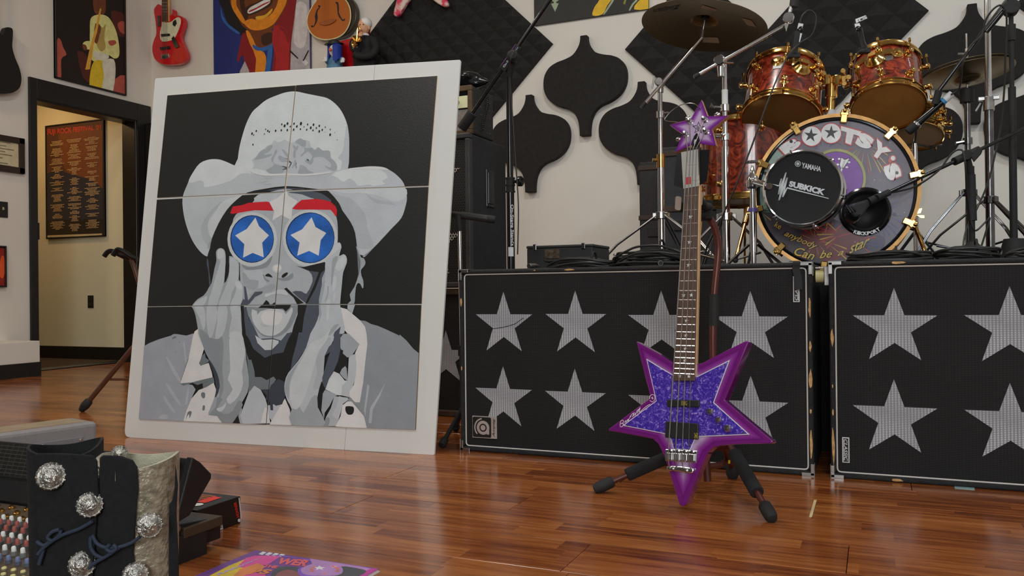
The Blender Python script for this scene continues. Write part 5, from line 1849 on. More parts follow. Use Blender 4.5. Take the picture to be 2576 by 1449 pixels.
for ch_, q in LET:
    htext(3, ch_, grow(q, 1.16), .1)
for cx, cy, r in ((607, 186, 84), (780, 161, 84)):
    hart(3, ell(cx, cy, r + 13, r + 11), 0)
hart(3, ell(1330, 382, 30, 30, 16), 0)
hart(3, [(1300, 360), (1335, 400), (1300, 430), (1285, 410)], 0)
for ch_, q in LET:
    htext(2, ch_, q, .085)
for cx, cy, r in ((607, 186, 84), (780, 161, 84)):
    hart(2, ell(cx, cy, r + 4, r + 2), 0)
hart(2, ell(1330, 382, 20, 20, 16), 0)
hart(8, [(600 + x, 180 - y) for x, y in star2(0, 0, 66, 24, .1)], 0)
hart(8, [(780 + x, 155 - y) for x, y in star2(0, 0, 66, 24, .06)], 0)
for body, q in (('anybody', [(352, 1082), (636, 1212), (668, 1140), (384, 1020)]), ('Can', [(448, 1240), (625, 1290), (642, 1214), (466, 1166)]), ('be', [(676, 1272), (786, 1264), (792, 1196), (688, 1200)]), ('a', [(836, 1252), (890, 1236), (892, 1202), (846, 1212)]), ('star', [(942, 1232), (1108, 1158), (1130, 1078), (944, 1156)]), ('ke', [(270, 988), (330, 1020), (344, 968), (288, 938)])):
    q = grow(q, 1.0)
    htext(8, body, grow(q, 1.1), .075, .35)
    htext(9, body, q, .012, .35)
for x, y in ((425, 233), (1365, 512), (1345, 880), (195, 515), (1090, 1165), (700, 345)):
    hart(8, ell(x, y, 15, 15, 14), 0)
hb.build('head_art', HM, head)
for i in range(10):
    t = 2 * PI * (i + .28) / 10
    d = V((math.cos(t), 0, math.sin(t)))
    tg = V((-math.sin(t), 0, math.cos(t)))
    b = MB()
    b.box(DC + d * (DR * .995) + V((0, .014, 0)), (.014, .045, .03), ex=d, ey=(0, 1, 0), ez=tg)
    b.box(DC + d * (DR * .965) + V((0, -.004, 0)), (.05, .008, .024), ex=d, ey=(0, 1, 0), ez=tg)
    cw = b.build('claw', M_GOLD, bass, bevel=.003)
    b = MB()
    b.cyl(DC + d * (DR * 1.03) + V((0, -.012, 0)), DC + d * (DR * 1.03) + V((0, .16, 0)), .004, n=8)
    b.ball(DC + d * (DR * 1.03) + V((0, -.012, 0)), .0075, 10, 6)
    b.cyl(DC + d * (DR * .95) + V((0, .16, 0)), DC + d * (DR * 1.05) + V((0, .16, 0)), .012, n=12)
    b.build('tension_rod', M_GOLD, cw, smooth=True)
for sx, p0, p1 in ((1, (2291, 541), (2334, 650)), (-1, (1880, 540), (1850, 655))):
    a0, a1 = aty(*p0, YD + .13), aty(*p1, YD - .02)
    a1 = fl(*p1, RZ + .012) if False else V((a1.x, a1.y, max(a1.z, RZ + .01)))
    b = MB()
    b.cyl(a0, a1, .0075, n=12)
    b.cyl(a0 + (a0 - a1).normalized() * .03, a0 + (a1 - a0).normalized() * .05, .013, n=14)
    sp = b.build('spur', M_GOLD, bass, smooth=True)
    b = MB()
    b.cyl(a0, a0 - V((sx * .05, 0, -.005)), .016, .02, n=14)
    b.build('spur_bracket', M_GOLD, sp, smooth=True)
    b = MB()
    w0 = a0 + V((.016, -.012, .0))
    b.prism([w0, w0 + V((.012, 0, .022)), w0 + V((.024, 0, .024)), w0 + V((.018, 0, .004))], V((0, -.004, 0)))
    b.prism([w0, w0 + V((.03, 0, -.004)), w0 + V((.03, 0, -.016)), w0 + V((.016, 0, -.014))], V((0, -.004, 0)))
    b.build('wing_nut', M_GOLD, sp, bevel=.001)
    b = MB()
    b.ball(a1, .011, 10, 6)
    b.build('foot', M_RUBBER, sp)
# port flange in the head with the logo
kc = HP.hit(1870 + 1080 / 3.533, 290 + 856 / 3.533)
kr = 61 * (DC - CAM).dot(FW) / F
b = MB()
b.lathe(V((kc.x, YD + .012, kc.z)), (0, -1, 0), [(kr, 0), (kr * .98, .008), (kr * .9, .014), (kr * .8, .013), (kr * .72, .007), (kr * .66, .0045), (0, .0045)], 48, False)
port = b.build('port_flange', M_GLOSSBLK, bass, smooth=True)
b = MB()
KP = Plane((0, YD - .0025, 0), (1, 0, 0), (0, 0, 1))
cz_ = [(1010, 1050), (1048, 1046), (1090, 1036), (1130, 1016), (1165, 992), (1195, 964)]
for i, ch_ in enumerate('KICKPORT'):
    t = i / 7
    a = -2.05 + t * .98
    a2 = a + .14
    R0_, R1_ = kr * .83, kr * .98
    pc = lambda r, an: (kc.x + r * math.cos(an), kc.z + r * math.sin(an))
    text_quad(b, KP, ch_, [pc(R1_, a), pc(R1_, a2), pc(R0_, a2), pc(R0_, a)], .0004, 0, .04, px=False)
b.build('port_lettering', HM[2], port)

# ---------------- rack toms and their mount
c0, ax = axis_px((1964, 298), (1975, 189), 3.55, .67)
tomL = thing('rack_tom', 'left rack tom with burl shell and white tape label', 'drum', c0, 'rack toms')
drum(tomL, c0, ax, 97 * 3.55 / F, m_burl, m_amber2, 8, rot=.2)
b = MB()
uu, vv, aa = frame(ax)
mid = c0 + ax * .62
RR = 97 * 3.55 / F * .956
dt = (dep(1922, 205, 3.2) - mid)
dt = (dt - aa * dt.dot(aa)).normalized()
tt = aa.cross(dt).normalized()
b.box(mid + dt * (RR + .001), (.04, .03, .002), ex=tt, ey=aa, ez=dt)
b.build('tape_label', M_TAPE, tomL)
c0r, axr = axis_px((2234, 267), (2226, 166), 3.6, .68)
tomR = thing('rack_tom', 'right rack tom with burl shell and oval silver badge', 'drum', c0r, 'rack toms')
drum(tomR, c0r, axr, 88 * 3.6 / F, m_burl, m_amber, 8, rot=.55)
uu, vv, aa = frame(axr)
mid = c0r + axr * .6
RRr = 88 * 3.6 / F * .956
dt = (dep(2256, 166, 3.2) - mid)
dt = (dt - aa * dt.dot(aa)).normalized()
tt = aa.cross(dt).normalized()
b = MB()
b.lathe(mid + dt * (RRr - .002), dt, [(.021, 0), (.02, .004), (.016, .005), (0, .0052)], 24, True, 1.0, .75)
b.build('badge', M_STEEL, tomR, smooth=True)
for root, cc, axx, R_, p in ((tomL, c0, ax, RR, (2050, 178)), (tomR, c0r, axr, RRr, (2155, 165))):
    uu, vv, aa = frame(axx)
    mid = cc + axx * .62
    dt = dep(*p, 3.3) - mid
    dt = (dt - aa * dt.dot(aa)).normalized()
    b = MB()
    q0 = mid + dt * R_
    b.lathe(q0, dt, [(.042, -.004), (.042, .006), (.034, .012), (.026, .024), (.016, .03), (0, .032)], 20)
    b.box(q0 + dt * .034, (.022, .03, .018), ex=aa, ey=aa.cross(dt), ez=dt)
    b.build('mount_bracket', M_GOLD, root, smooth=True)
    b = MB()
    t_ = aa.cross(dt).normalized()
    for s_ in (-1, 1):
        dd = (dt * math.cos(.62) + t_ * s_ * math.sin(.62)).normalized()
        b.lathe(cc + axx * .72 + dd * (R_ - .002), dd, [(.026, 0), (.026, .006), (.02, .009), (.012, .012), (.014, .02), (0, .022)], 16)
    pts = [cc + axx * .75 + (dt * math.cos(an) + t_ * math.sin(an)) * (R_ + .004) for an in [-.62 + .124 * i for i in range(11)]]
    for p_, q_ in zip(pts[:-1], pts[1:]):
        b.box((p_ + q_) / 2, ((q_ - p_).length * 1.05, .03, .004), ex=(q_ - p_), ey=aa)
    b.build('suspension_bracket', M_GOLD, root, smooth=True)
PYm = 3.8
mount = thing('tom_mount', 'gold tom holder post between the two rack toms', 'tom mount', aty(2088, 300, PYm))
b = MB()
ptop, pbot = aty(2092, 200, PYm), aty(2087, 312, PYm)
b.cyl(pbot, ptop, .019, n=20)
b.cyl(aty(2091, 245, PYm), aty(2092, 212, PYm), .025, n=20)
b.build('post', M_GOLD, mount, smooth=True)
b = MB()
b.cyl(aty(2086, 292, PYm), aty(2087, 277, PYm), .027, .023, n=20)
b.build('post_collar', M_TAPE, mount, smooth=True)
b = MB()
ha, hb_ = aty(2056, 205, PYm), aty(2130, 203, PYm)
b.box((ha + hb_) / 2, ((hb_ - ha).length, .05, .03))
b.cyl(aty(2078, 190, PYm - .02), aty(2078, 215, PYm - .02), .02, n=14).cyl(aty(2106, 190, PYm - .02), aty(2106, 215, PYm - .02), .02, n=14)
b.build('clamp', M_GOLD, mount, bevel=.004)
for pth in ([(2062, 216), (2040, 218), (2026, 220), (2024, 210), (2026, 195), (2032, 180)], [(2124, 214), (2142, 210), (2158, 206), (2163, 200), (2161, 190), (2158, 172)]):
    b = MB()
    pts = [aty(*p, PYm - .02 - .02 * i) for i, p in enumerate(pth)]
    b.tube(smooth_pts(pts, 4, False), .0075, 10)
    b.build('holder_arm', M_GOLD, mount, smooth=True)
for p in ((2062, 213), (2124, 212), (2072, 186), (2121, 180), (2052, 196), (2135, 196)):
    b = MB()
    q = aty(*p, PYm - .035)
    b.cyl(q + V((0, .02, 0)), q - V((0, .016, 0)), .011, n=8)
    b.build('clamp_bolt', M_GOLD, mount, bevel=.002)

# ---------------- floor tom
fc = aty(1888, 505, 3.95)
fh = (aty(1888, 312, 3.95).z - fc.z)
ft = thing('floor_tom', 'deep burl floor tom behind the bass drum', 'drum', (fc.x, fc.y, RZ))
FR = 127 * (fc - CAM).dot(FW) / F
drum(ft, fc, V((0, 0, fh)), FR, m_burl, m_cream, 8, rot=.35)
for i in range(3):
    t = 2 * PI * i / 3 + 3.9
    d = V((math.cos(t), math.sin(t), 0))
    b = MB()
    pts = [fc + d * (FR + .035) + V((0, 0, .16)), fc + d * (FR + .035) + V((0, 0, -.12)), fc + d * (FR + .055) + V((0, 0, -.2)), V((0, 0, 0)) + V(((fc + d * (FR + .05)).x, (fc + d * (FR + .05)).y, RZ + .012))]
    b.tube(smooth_pts(pts, 4, False), .006, 8)
    lg = b.build('leg', M_GOLD, ft, smooth=True)
    b = MB()
    b.cyl(pts[-1] - V((0, 0, .012)), pts[-1] + V((0, 0, .02)), .013, n=10)
    b.build('rubber_foot', M_RUBBER, lg)
    b = MB()
    b.box(fc + d * (FR + .018) + V((0, 0, .09)), (.04, .03, .045), ex=d, ey=d.cross(V((0, 0, 1))))
    b.build('leg_bracket', M_GOLD, lg, bevel=.004)

# ---------------- snare beyond the right tom
c0s, axs = axis_px((2303, 338), (2307, 296), 3.95, .55)
sn = thing('snare_drum', 'gold snare drum partly hidden behind the right rack tom', 'drum', c0s)
drum(sn, c0s, axs, 66 * 3.95 / F, mat('brass_shell', (.5, .34, .13), .25, 1, var=.15), m_cream, 8, rot=.1, lug_r=.011)
b = MB()
base = V((c0s.x, c0s.y + .03, RZ))
b.cyl(base + V((0, 0, .02)), c0s - axs.normalized() * .05, .012, n=12)
b.build('stand_post', M_CHROME, sn, smooth=True)
for i in range(3):
    t = 2 * PI * i / 3 + .5
    d = V((math.cos(t), math.sin(t), 0))
    b = MB()
    b.cyl(base + V((0, 0, .25)), base + d * .2 + V((0, 0, .008)), .008, n=8)
    b.build('stand_leg', M_CHROME, sn, smooth=True)
    b = MB()
    cc = c0s - axs.normalized() * .05
    e = c0s + (d - axs.normalized() * d.dot(axs.normalized())).normalized() * .13 - axs.normalized() * .02
    b.tube([cc, (cc + e) / 2 - V((0, 0, .01)), e], .006, 8)
    b.build('basket_arm', M_CHROME, sn, smooth=True)

# ---------------- speaker shaped kick microphone on its chrome stand
SKD = 2.93
cf = dep(2018, 473, SKD)
cbk = dep(2031, 484, SKD + .11)
sk_ax = (cbk - cf).normalized()
skr = 94 * SKD / F
sk = thing('kick_microphone', 'round black drum-shaped microphone with white logo in front of the bass drum', 'microphone', (cf.x, cf.y + .05, cf.z - skr))
b = MB()
b.lathe(cf, sk_ax, [(skr * .97, .008), (skr * .97, .105), (skr * .93, .108)], 56, False)
b.build('shell', M_GLOSSBLK, sk, smooth=True)
for h in (0, .1):
    b = MB()
    b.lathe(cf, sk_ax, [(skr * .955, h + .012), (skr * .955, h - .002), (skr * .985, h - .006), (skr * 1.03, h - .002), (skr * 1.035, h + .008), (skr * 1.0, h + .012)], 56, False)
    b.build('hoop', M_CHROME, sk, smooth=True)
b = MB()
b.lathe(cf, sk_ax, [(skr * .96, .002), (0, .002)], 48, False)
mesh = b.build('mesh_front', mat('black_mesh_cloth', (.011, .011, .012), .6, var=.4, scale=300, bump=.4, stretch=(1, 1, 3)), sk)
un = (UP - sk_ax * UP.dot(sk_ax)).normalized()
SKP = Plane(cf - sk_ax * .0, sk_ax.cross(un) * -1 if sk_ax.cross(un).dot(RI) < 0 else sk_ax.cross(un), un)
if SKP.n.dot(FW) > 0:
    SKP = Plane(SKP.o, -SKP.ex, SKP.ey)
z2 = lambda pts: [(1560 + x / 4.025, 330 + y / 4.025) for x, y in pts]
b = MB()
text_quad(b, SKP, 'YAMAHA', z2([(1836, 372), (2032, 412), (2036, 360), (1842, 316)]), .0004, 0, .03)
text_quad(b, SKP, 'SUBKICK', z2([(1706, 560), (2064, 652), (2084, 590), (1718, 500)]), .0004, 0, .06)
for pts in ([(1685, 580), (1690, 566), (2112, 678), (2110, 685)], [(1538, 534), (1600, 545), (1612, 556), (1600, 560)]):
    layer(b, SKP, outline(SKP, z2(pts), 0), .0004, 0)
zig = [(1612, 552), (1634, 480), (1604, 640), (1680, 418), (1608, 700), (1692, 470), (1646, 668), (1690, 575)]
for p, q in zip(zig[:-1], zig[1:]):
    layer(b, SKP, outline(SKP, z2([(p[0] - 7, p[1]), (p[0] + 7, p[1]), (q[0] + 7, q[1]), (q[0] - 7, q[1])]), 0), .0004, 0)
ring = ell(1800, 330, 30, 30, 24)
ri2 = ell(1800, 330, 25, 25, 24)
layer(b, SKP, outline(SKP, z2(ring + [ring[0], ri2[0]] + ri2[::-1]), 0), .0004, 0)
for i in range(3):
    a = PI * i / 3 + .5
    layer(b, SKP, outline(SKP, z2([(1800 + 20 * math.cos(a) - 4 * math.sin(a), 330 + 20 * math.sin(a) + 4 * math.cos(a)), (1800 - 20 * math.cos(a) - 4 * math.sin(a), 330 - 20 * math.sin(a) + 4 * math.cos(a)), (1800 - 20 * math.cos(a) + 4 * math.sin(a), 330 - 20 * math.sin(a) - 4 * math.cos(a)), (1800 + 20 * math.cos(a) + 4 * math.sin(a), 330 + 20 * math.sin(a) - 4 * math.cos(a))]), 0), .0004, 0)
b.build('logo_print', flat('print_silver', 168, 172, 176, .4), mesh)
u, v, a = frame(sk_ax)
for i in range(6):
    t = 2 * PI * i / 6 + .25
    d = u * math.cos(t) + v * math.sin(t)
    b = MB()
    b.box(cf + sk_ax * .05 + d * (skr * 1.0), (.022, .014, .05), ex=d, ey=d.cross(sk_ax), ez=sk_ax)
    b.cyl(cf - sk_ax * .008 + d * (skr * 1.05), cf + sk_ax * .11 + d * (skr * 1.05), .004, n=8)
    b.build('lug', M_CHROME, sk, bevel=.003)
b = MB()
pa = cf + sk_ax * .05 + (dep(1915, 462, SKD) - cf).normalized() * skr * .96
pz = dep(1893, 456, 3.22)
b.cyl(pa, pz, .012, n=12)
b.build('mount_arm', M_CHROME, sk, smooth=True)
st = thing('kick_mic_stand', 'short chrome stand holding the round kick microphone', 'stand', V((pz.x, pz.y, RZ)))
sb_ = V((pz.x, pz.y, RZ))
b = MB()
b.cyl(sb_ + V((0, 0, .03)), pz + V((0, 0, .02)), .0105, n=16)
b.cyl(sb_ + V((0, 0, .12)), sb_ + V((0, 0, .27)), .0145, n=16)
b.build('pole', M_CHROME, st, smooth=True)
b = MB()
b.lathe(pz + V((0, 0, -.03)), (0, 0, 1), [(.014, 0), (.022, .008), (.024, .03), (.02, .048), (.012, .056), (.008, .075), (.004, .09)], 18)
b.build('hub', M_CHROME, st, smooth=True)
b = MB()
wt = pz + V((0, 0, .075))
b.box(wt, (.05, .008, .012), ez=(0, 0, 1))
b.build('wing_nut', M_CHROME, st, bevel=.003)
b = MB()
b.cyl(sb_ + V((0, 0, .275)), sb_ + V((0, 0, .29)), .017, n=16)
b.build('collar', mat('purple_collar', ph(80, 70, 130), .4), st)
for i, t in enumerate((.15, 1.9, 3.1)):
    d = V((math.cos(t), math.sin(t), 0))
    b = MB()
    b.cyl(sb_ + V((0, 0, .15)) + d * .016, sb_ + d * .17 + V((0, 0, .012)), .006, n=8)
    lg = b.build('leg', M_CHROME, st, smooth=True)
    b = MB()
    b.cyl(sb_ + V((0, 0, .06)) + d * .01, sb_ + d * .1 + V((0, 0, .07)), .004, n=6)
    b.build('brace', M_CHROME, lg)
    b = MB()
    b.ball(sb_ + d * .17 + V((0, 0, .011)), .011, 8, 6)
    b.build('rubber_foot', M_RUBBER, lg)


# ================================================================== CYMBALS, STANDS, MICROPHONES
def bronze():
    m = bpy.data.materials.new('aged_bronze')
    m.use_nodes = True
    nt, p = nodes_of(m)
    N, L = nt.nodes.new, nt.links.new
    tc = N('ShaderNodeTexCoord')
    ln = N('ShaderNodeVectorMath')
    ln.operation = 'LENGTH'
    L(tc.outputs['Object'], ln.inputs[0])
    nz = N('ShaderNodeTexNoise')
    nz.noise_dimensions = '1D'
    nz.inputs['Scale'].default_value = 260
    L(ln.outputs['Value'], nz.inputs['W'])
    rp = N('ShaderNodeValToRGB')
    rp.color_ramp.elements[0].color = (.17, .115, .055, 1)
    rp.color_ramp.elements[1].color = (.36, .27, .14, 1)
    L(nz.outputs['Fac'], rp.inputs['Fac'])
    L(rp.outputs['Color'], p.inputs['Base Color'])
    p.inputs['Metallic'].default_value = .9
    p.inputs['Roughness'].default_value = .36
    b = N('ShaderNodeBump')
    b.inputs['Strength'].default_value = .15
    b.inputs['Distance'].default_value = .001
    L(nz.outputs['Fac'], b.inputs['Height'])
    L(b.outputs['Normal'], p.inputs['Normal'])
    return m


m_bronze = bronze()
m_sleeve = mat('black_sleeve', (.012, .012, .012), .6)


def cym_axis(pc, D, ratio, ang):
    """normal of a cymbal seen from below; ang: tilt of the long axis in the picture (clockwise)"""
    c = dep(*pc, D)
    fwd = ray(*pc).normalized()
    lat = RI * math.sin(ang) + UP * math.cos(ang)
    lat = (lat - fwd * lat.dot(fwd)).normalized()
    return c, (lat * math.sqrt(1 - ratio * ratio) + fwd * ratio).normalized()


def cymbal_mesh(c, n, R, bell=.22, bow=.10, flip=1):
    b = MB()
    h = R * bow * flip
    hb = R * .11 * flip
    prof = [(R, 0), (R * .8, h * .38), (R * .55, h * .72), (R * bell * 1.05, h), (R * bell * .9, h + hb * .55), (R * bell * .5, h + hb * .95), (R * .03, h + hb)]
    b.lathe(c, n, prof, 64, False)
    t = .0014 * flip
    b.lathe(c, n, [(r, z + t) for r, z in prof], 64, False)
    b.lathe(c, n, [(R, 0), (R, t)], 64, False)
    return b, h + hb


def stand_legs(root, base, zc, reach, angs, metal, r=.0075, feet=True, double=True):
    for t in angs:
        d = V((math.cos(t), math.sin(t), 0))
        s = V((-math.sin(t), math.cos(t), 0))
        b = MB()
        top = V((base.x, base.y, zc)) + d * .022
        foot = V((base.x, base.y, base.z)) + d * reach + V((0, 0, .019))
        knee = top * .5 + foot * .5 + V((0, 0, .02)) + d * .01
        for k in ((-1, 1) if double else (0,)):
            b.tube([top + s * .007 * k, knee + s * .008 * k, foot + s * .004 * k], r if not double else r * .62, 8)
        lg = b.build('leg', metal, root, smooth=True)
        if double:
            b = MB()
            b.cyl(V((base.x, base.y, base.z + (zc - base.z) * .34)) + d * .015, top * .42 + foot * .58, .005, n=6)
            b.build('brace', metal, lg)
        if feet:
            b = MB()
            b.cyl(foot - V((0, 0, .014)), foot + V((0, 0, .012)) - d * .01, .014, .011, n=10)
            b.build('rubber_foot', M_RUBBER, lg)
    b = MB()
    b.cyl((base.x, base.y, zc - .016), (base.x, base.y, zc + .016), .026, n=16)
    for t in angs:
        d = V((math.cos(t), math.sin(t), 0))
        b.box(V((base.x, base.y, zc)) + d * .028, (.022, .018, .024), ex=d, ey=d.cross(V((0, 0, 1))))
    b.build('leg_collar', metal, root, bevel=.002)


def on_riser(p):
    return V((p.x, p.y, RZ))


# --- ride cymbal on a boom stand
D1 = 3.75
p_top = dep(1661, 208, D1)
base = on_riser(dep(1665, 640, D1))
s1 = thing('cymbal_stand', 'chrome boom cymbal stand left of the drums', 'stand', base)
b = MB()
zm = dep(1662, 405, D1).z
b.cyl(base + V((0, 0, .03)), V((base.x, base.y, zm)), .0148, n=20)
b.build('lower_tube', M_CHROME, s1, smooth=True)
b = MB()
b.cyl(V((base.x, base.y, zm)), V((base.x, base.y, p_top.z - .01)), .0105, n=18)
b.build('upper_tube', M_CHROME, s1, smooth=True)
zc1 = dep(1661, 287, D1).z
b = MB()
b.cyl((base.x, base.y, zc1 - .018), (base.x, base.y, zc1 + .012), .019, n=18)
b.cyl((base.x, base.y, zc1 + .0), (base.x + .04, base.y - .01, zc1), .006, n=8)
b.build('memory_lock', M_CHROME, s1, smooth=True)
b = MB()
b.cyl((base.x, base.y, zm - .03), (base.x, base.y, zm + .03), .019, n=18)
b.cyl((base.x, base.y, zm + .005), (base.x - .035, base.y - .012, zm + .005), .009, n=10)
b.build('height_clamp', M_GOLD, s1, smooth=True)
e0, e1 = dep(1613, 271, D1 - .02), dep(1766, 92, D1 - .03)
b = MB()
b.cyl(e0, e1, .0078, n=14)
bm_ = b.build('boom_arm', M_CHROME, s1, smooth=True)
b = MB()
b.cyl(e0, e0 + (e1 - e0).normalized() * .03, .0092, n=12)
b.build('end_cap', M_RUBBER, bm_)
b = MB()
b.lathe(p_top + V((0, .02, 0)), (0, -1, 0), [(.018, 0), (.02, .005), (.02, .045), (.016, .05)], 16)
b.cyl(p_top + V((0, 0, -.045)), p_top, .013, .016, n=14)
b.cyl(p_top + V((-.02, -.03, .025)), p_top + V((-.03, -.03, -.03)), .004, n=8)
b.build('boom_clamp', M_STEEL, s1, smooth=True)
stand_legs(s1, base, dep(1661, 542, D1).z, .36, (3.3, 5.9, 1.4), M_STEEL)
cc, cn = cym_axis((1770, 68), D1 - .05, .40, .155)
RC = 156 * (D1 - .05) / F
cyl_b, hh = cymbal_mesh(cc, cn, RC)
ride = thing('ride_cymbal', 'large aged bronze ride cymbal at the top of the image', 'cymbal', cc)
cyl_b.build('plate', m_bronze, ride, smooth=True, loc=cc)
top = cc + cn * hh
b = MB()
b.cyl(e1, top + cn * .05, .005, n=10)
b.cyl(e1 - cn * .005, e1 + cn * .03, .012, n=12)
b.build('tilter', M_STEEL, s1, smooth=True)
b = MB()
b.cyl(top - cn * .022, top - cn * .004, .016, .02, n=14)
b.build('felt_washer', m_sleeve, ride, smooth=True)
RP = Plane(cc, RI - cn * RI.dot(cn), cn.cross(RI - cn * RI.dot(cn)) * -1)
if RP.n.dot(cn) > 0:
    RP = Plane(cc, -RP.ex, RP.ey)


def under(x, y, lift=.0012):
    """point on the cymbal's underside seen at pixel x,y"""
    d = ray(x, y)
    p = RP.hit(x, y)
    for _ in range(12):
        r = (p - cc - cn * (p - cc).dot(cn)).length / RC
        hz = RC * .10 * (0 if r > 1 else (.38 * (1 - r) / .2 if r > .8 else .38 + .34 * (.8 - r) / .25 if r > .55 else .72 + .28 * (.55 - r) / .32))
        o = cc + cn * hz
        t = (o - CAM).dot(cn) / d.dot(cn)
        p = CAM + d * t
    return p - cn * lift


for i, q in enumerate(([(1762, 18), (1800, 28), (1805, 24), (1768, 12)], [(1866, 45), (1880, 63), (1903, 68), (1890, 50)], [(1767, 106), (1810, 108), (1806, 94), (1770, 93)])):
    b = MB()
    b.add([under(*p) for p in q], [(0, 1, 2, 3)])
    b.build('tape_strip', mat('tan_tape', ph(140, 120, 100), .6), ride)
b = MB()
vs, fs = text2d('Zildjian', .01, .3)
q = [V((1713, 9, 0)), V((1641, 22, 0)), V((1646, 33, 0)), V((1712, 21, 0))]
out = []
for x, y in vs:
    p = (q[0] * (1 - x) + q[1] * x) * (1 - y) + (q[3] * (1 - x) + q[2] * x) * y
    out.append(under(p.x, p.y))
b.add(out, fs)
b.build('lettering', M_BLACK, ride)

# --- second boom stand in front of the floor tom
D2 = 3.42
base = on_riser(dep(1828, 640, D2))
pt = dep(1812, 155, D2)
s2 = thing('cymbal_stand', 'chrome boom stand with white tape beside the left rack tom', 'stand', base)
b = MB()
zm = dep(1820, 370, D2).z
b.cyl(base + V((0, 0, .03)), V((base.x, base.y, zm)), .0155, n=20)
b.build('lower_tube', M_CHROME, s2, smooth=True)
b = MB()
b.cyl(V((base.x, base.y, zm)), V((base.x, base.y, pt.z)), .0105, n=18)
b.build('upper_tube', M_CHROME, s2, smooth=True)
b = MB()
za, zb_ = dep(1815, 262, D2).z, dep(1815, 226, D2).z
b.cyl((base.x, base.y, za), (base.x, base.y, zb_), .0125, n=18)
b.build('tape_wrap', M_TAPE, s2, smooth=True)
for yy, r in ((272, .02), (345, .018)):
    z = dep(1816, yy, D2).z
    b = MB()
    b.cyl((base.x, base.y, z - .014), (base.x, base.y, z + .014), r, n=18)
    b.cyl((base.x, base.y, z), (base.x - .04, base.y - .02, z + .004), .006, n=8)
    b.prism([V((base.x - .036, base.y - .022, z)), V((base.x - .052, base.y - .022, z + .022)), V((base.x - .058, base.y - .022, z + .006))], V((0, .005, 0)))
    b.build('height_clamp', M_CHROME, s2, bevel=.001)
e0, e1 = dep(1746, 194, D2 - .02), dep(1978, 62, D2 - .02)
b = MB()
b.cyl(e0, e1, .0078, n=14)
bm_ = b.build('boom_arm', M_CHROME, s2, smooth=True)
b = MB()
b.cyl(e0, e0 + (e1 - e0).normalized() * .025, .0092, n=12)
b.build('end_cap', M_RUBBER, bm_)
b = MB()
b.lathe(pt + V((0, .015, 0)), (0, -1, 0), [(.02, 0), (.023, .005), (.023, .045), (.018, .05)], 20)
b.cyl(pt + V((0, 0, -.06)), pt, .012, .017, n=14)
b.cyl(pt + V((.02, -.02, -.012)), pt + V((.055, -.02, -.018)), .0045, n=8)
b.build('boom_clamp', M_CHROME, s2, smooth=True)
b = MB()
pd = dep(1984, 46, D2 - .02)
b.lathe(pd + V((0, .01, 0)), (0, -1, 0), [(.022, 0), (.023, .003), (.023, .02), (.02, .023)], 20)
b.cyl(pd, dep(1990, 15, D2 - .02), .0075, n=12)
b.prism([dep(1973, 62, D2 - .03), dep(1978, 80, D2 - .03), dep(1984, 60, D2 - .03)], V((0, -.006, 0)))
b.build('tilter', M_CHROME, s2, smooth=True)
b = MB()
b.cyl(dep(1996, 18, D2 - .02), dep(2002, -30, D2 - .02), .017, n=14)
b.build('sleeve', m_sleeve, s2, smooth=True)
stand_legs(s2, base, dep(1822, 545, D2).z, .22, (.3, 2.3, 3.6), M_STEEL)

# --- hi-hat
D3 = 3.8
base = on_riser(dep(2438, 645, D3))
hh_ = thing('hi_hat', 'hi-hat cymbals on a chrome stand at the right', 'cymbal', base)
zt_, zk = dep(2432, 240, D3).z, dep(2427, 84, D3).z
b = MB()
b.cyl(base + V((0, 0, .03)), V((base.x, base.y, zt_)), .0128, n=18)
b.build('pole', M_DKCHROME, hh_, smooth=True)
b = MB()
b.cyl(V((base.x, base.y, zt_ - .05)), V((base.x, base.y, zk)), .004, n=10)
b.build('pull_rod', M_CHROME, hh_, smooth=True)
b = MB()
b.cyl(V((base.x, base.y, zt_ - .035)), V((base.x, base.y, zt_ + .03)), .03, n=20)
b.build('bottom_cup', m_sleeve, hh_, bevel=.004)
for yy in (375, 372 + 40):
    z = dep(2437, yy - 20, D3).z
    b = MB()
    b.cyl((base.x, base.y, z - .015), (base.x, base.y, z + .015), .02, n=16)
    b.cyl((base.x, base.y, z), (base.x - .05, base.y - .02, z - .01), .008, n=8)
    b.build('height_clamp', M_DKCHROME, hh_, smooth=True)
hc, hn = cym_axis((2430, 186), D3, .29, -.155)
RH = 108 * D3 / F
hc = V((base.x, base.y, hc.z))
mb, hx = cymbal_mesh(hc, hn, RH, .3, .12, -1)
mb.build('bottom_cymbal', m_bronze, hh_, smooth=True, loc=hc)
mb, hx = cymbal_mesh(hc + hn * .012, hn, RH, .3, .12, 1)
mb.build('top_cymbal', m_bronze, hh_, smooth=True, loc=hc)
b = MB()
zz = dep(2429, 158, D3).z
b.cyl((base.x, base.y, zz - .012), (base.x, base.y, zz + .004), .012, n=12)
b.cyl((base.x, base.y, zz + .04), (base.x - .035, base.y, zz + .045), .006, n=8)
b.cyl((base.x, base.y, zz + .02), (base.x, base.y, zz + .065), .0075, n=10)
b.build('clutch', M_STEEL, hh_, smooth=True)
stand_legs(hh_, base, dep(2436, 485, D3).z, .3, (3.5, 5.6, 1.5), M_DKCHROME)

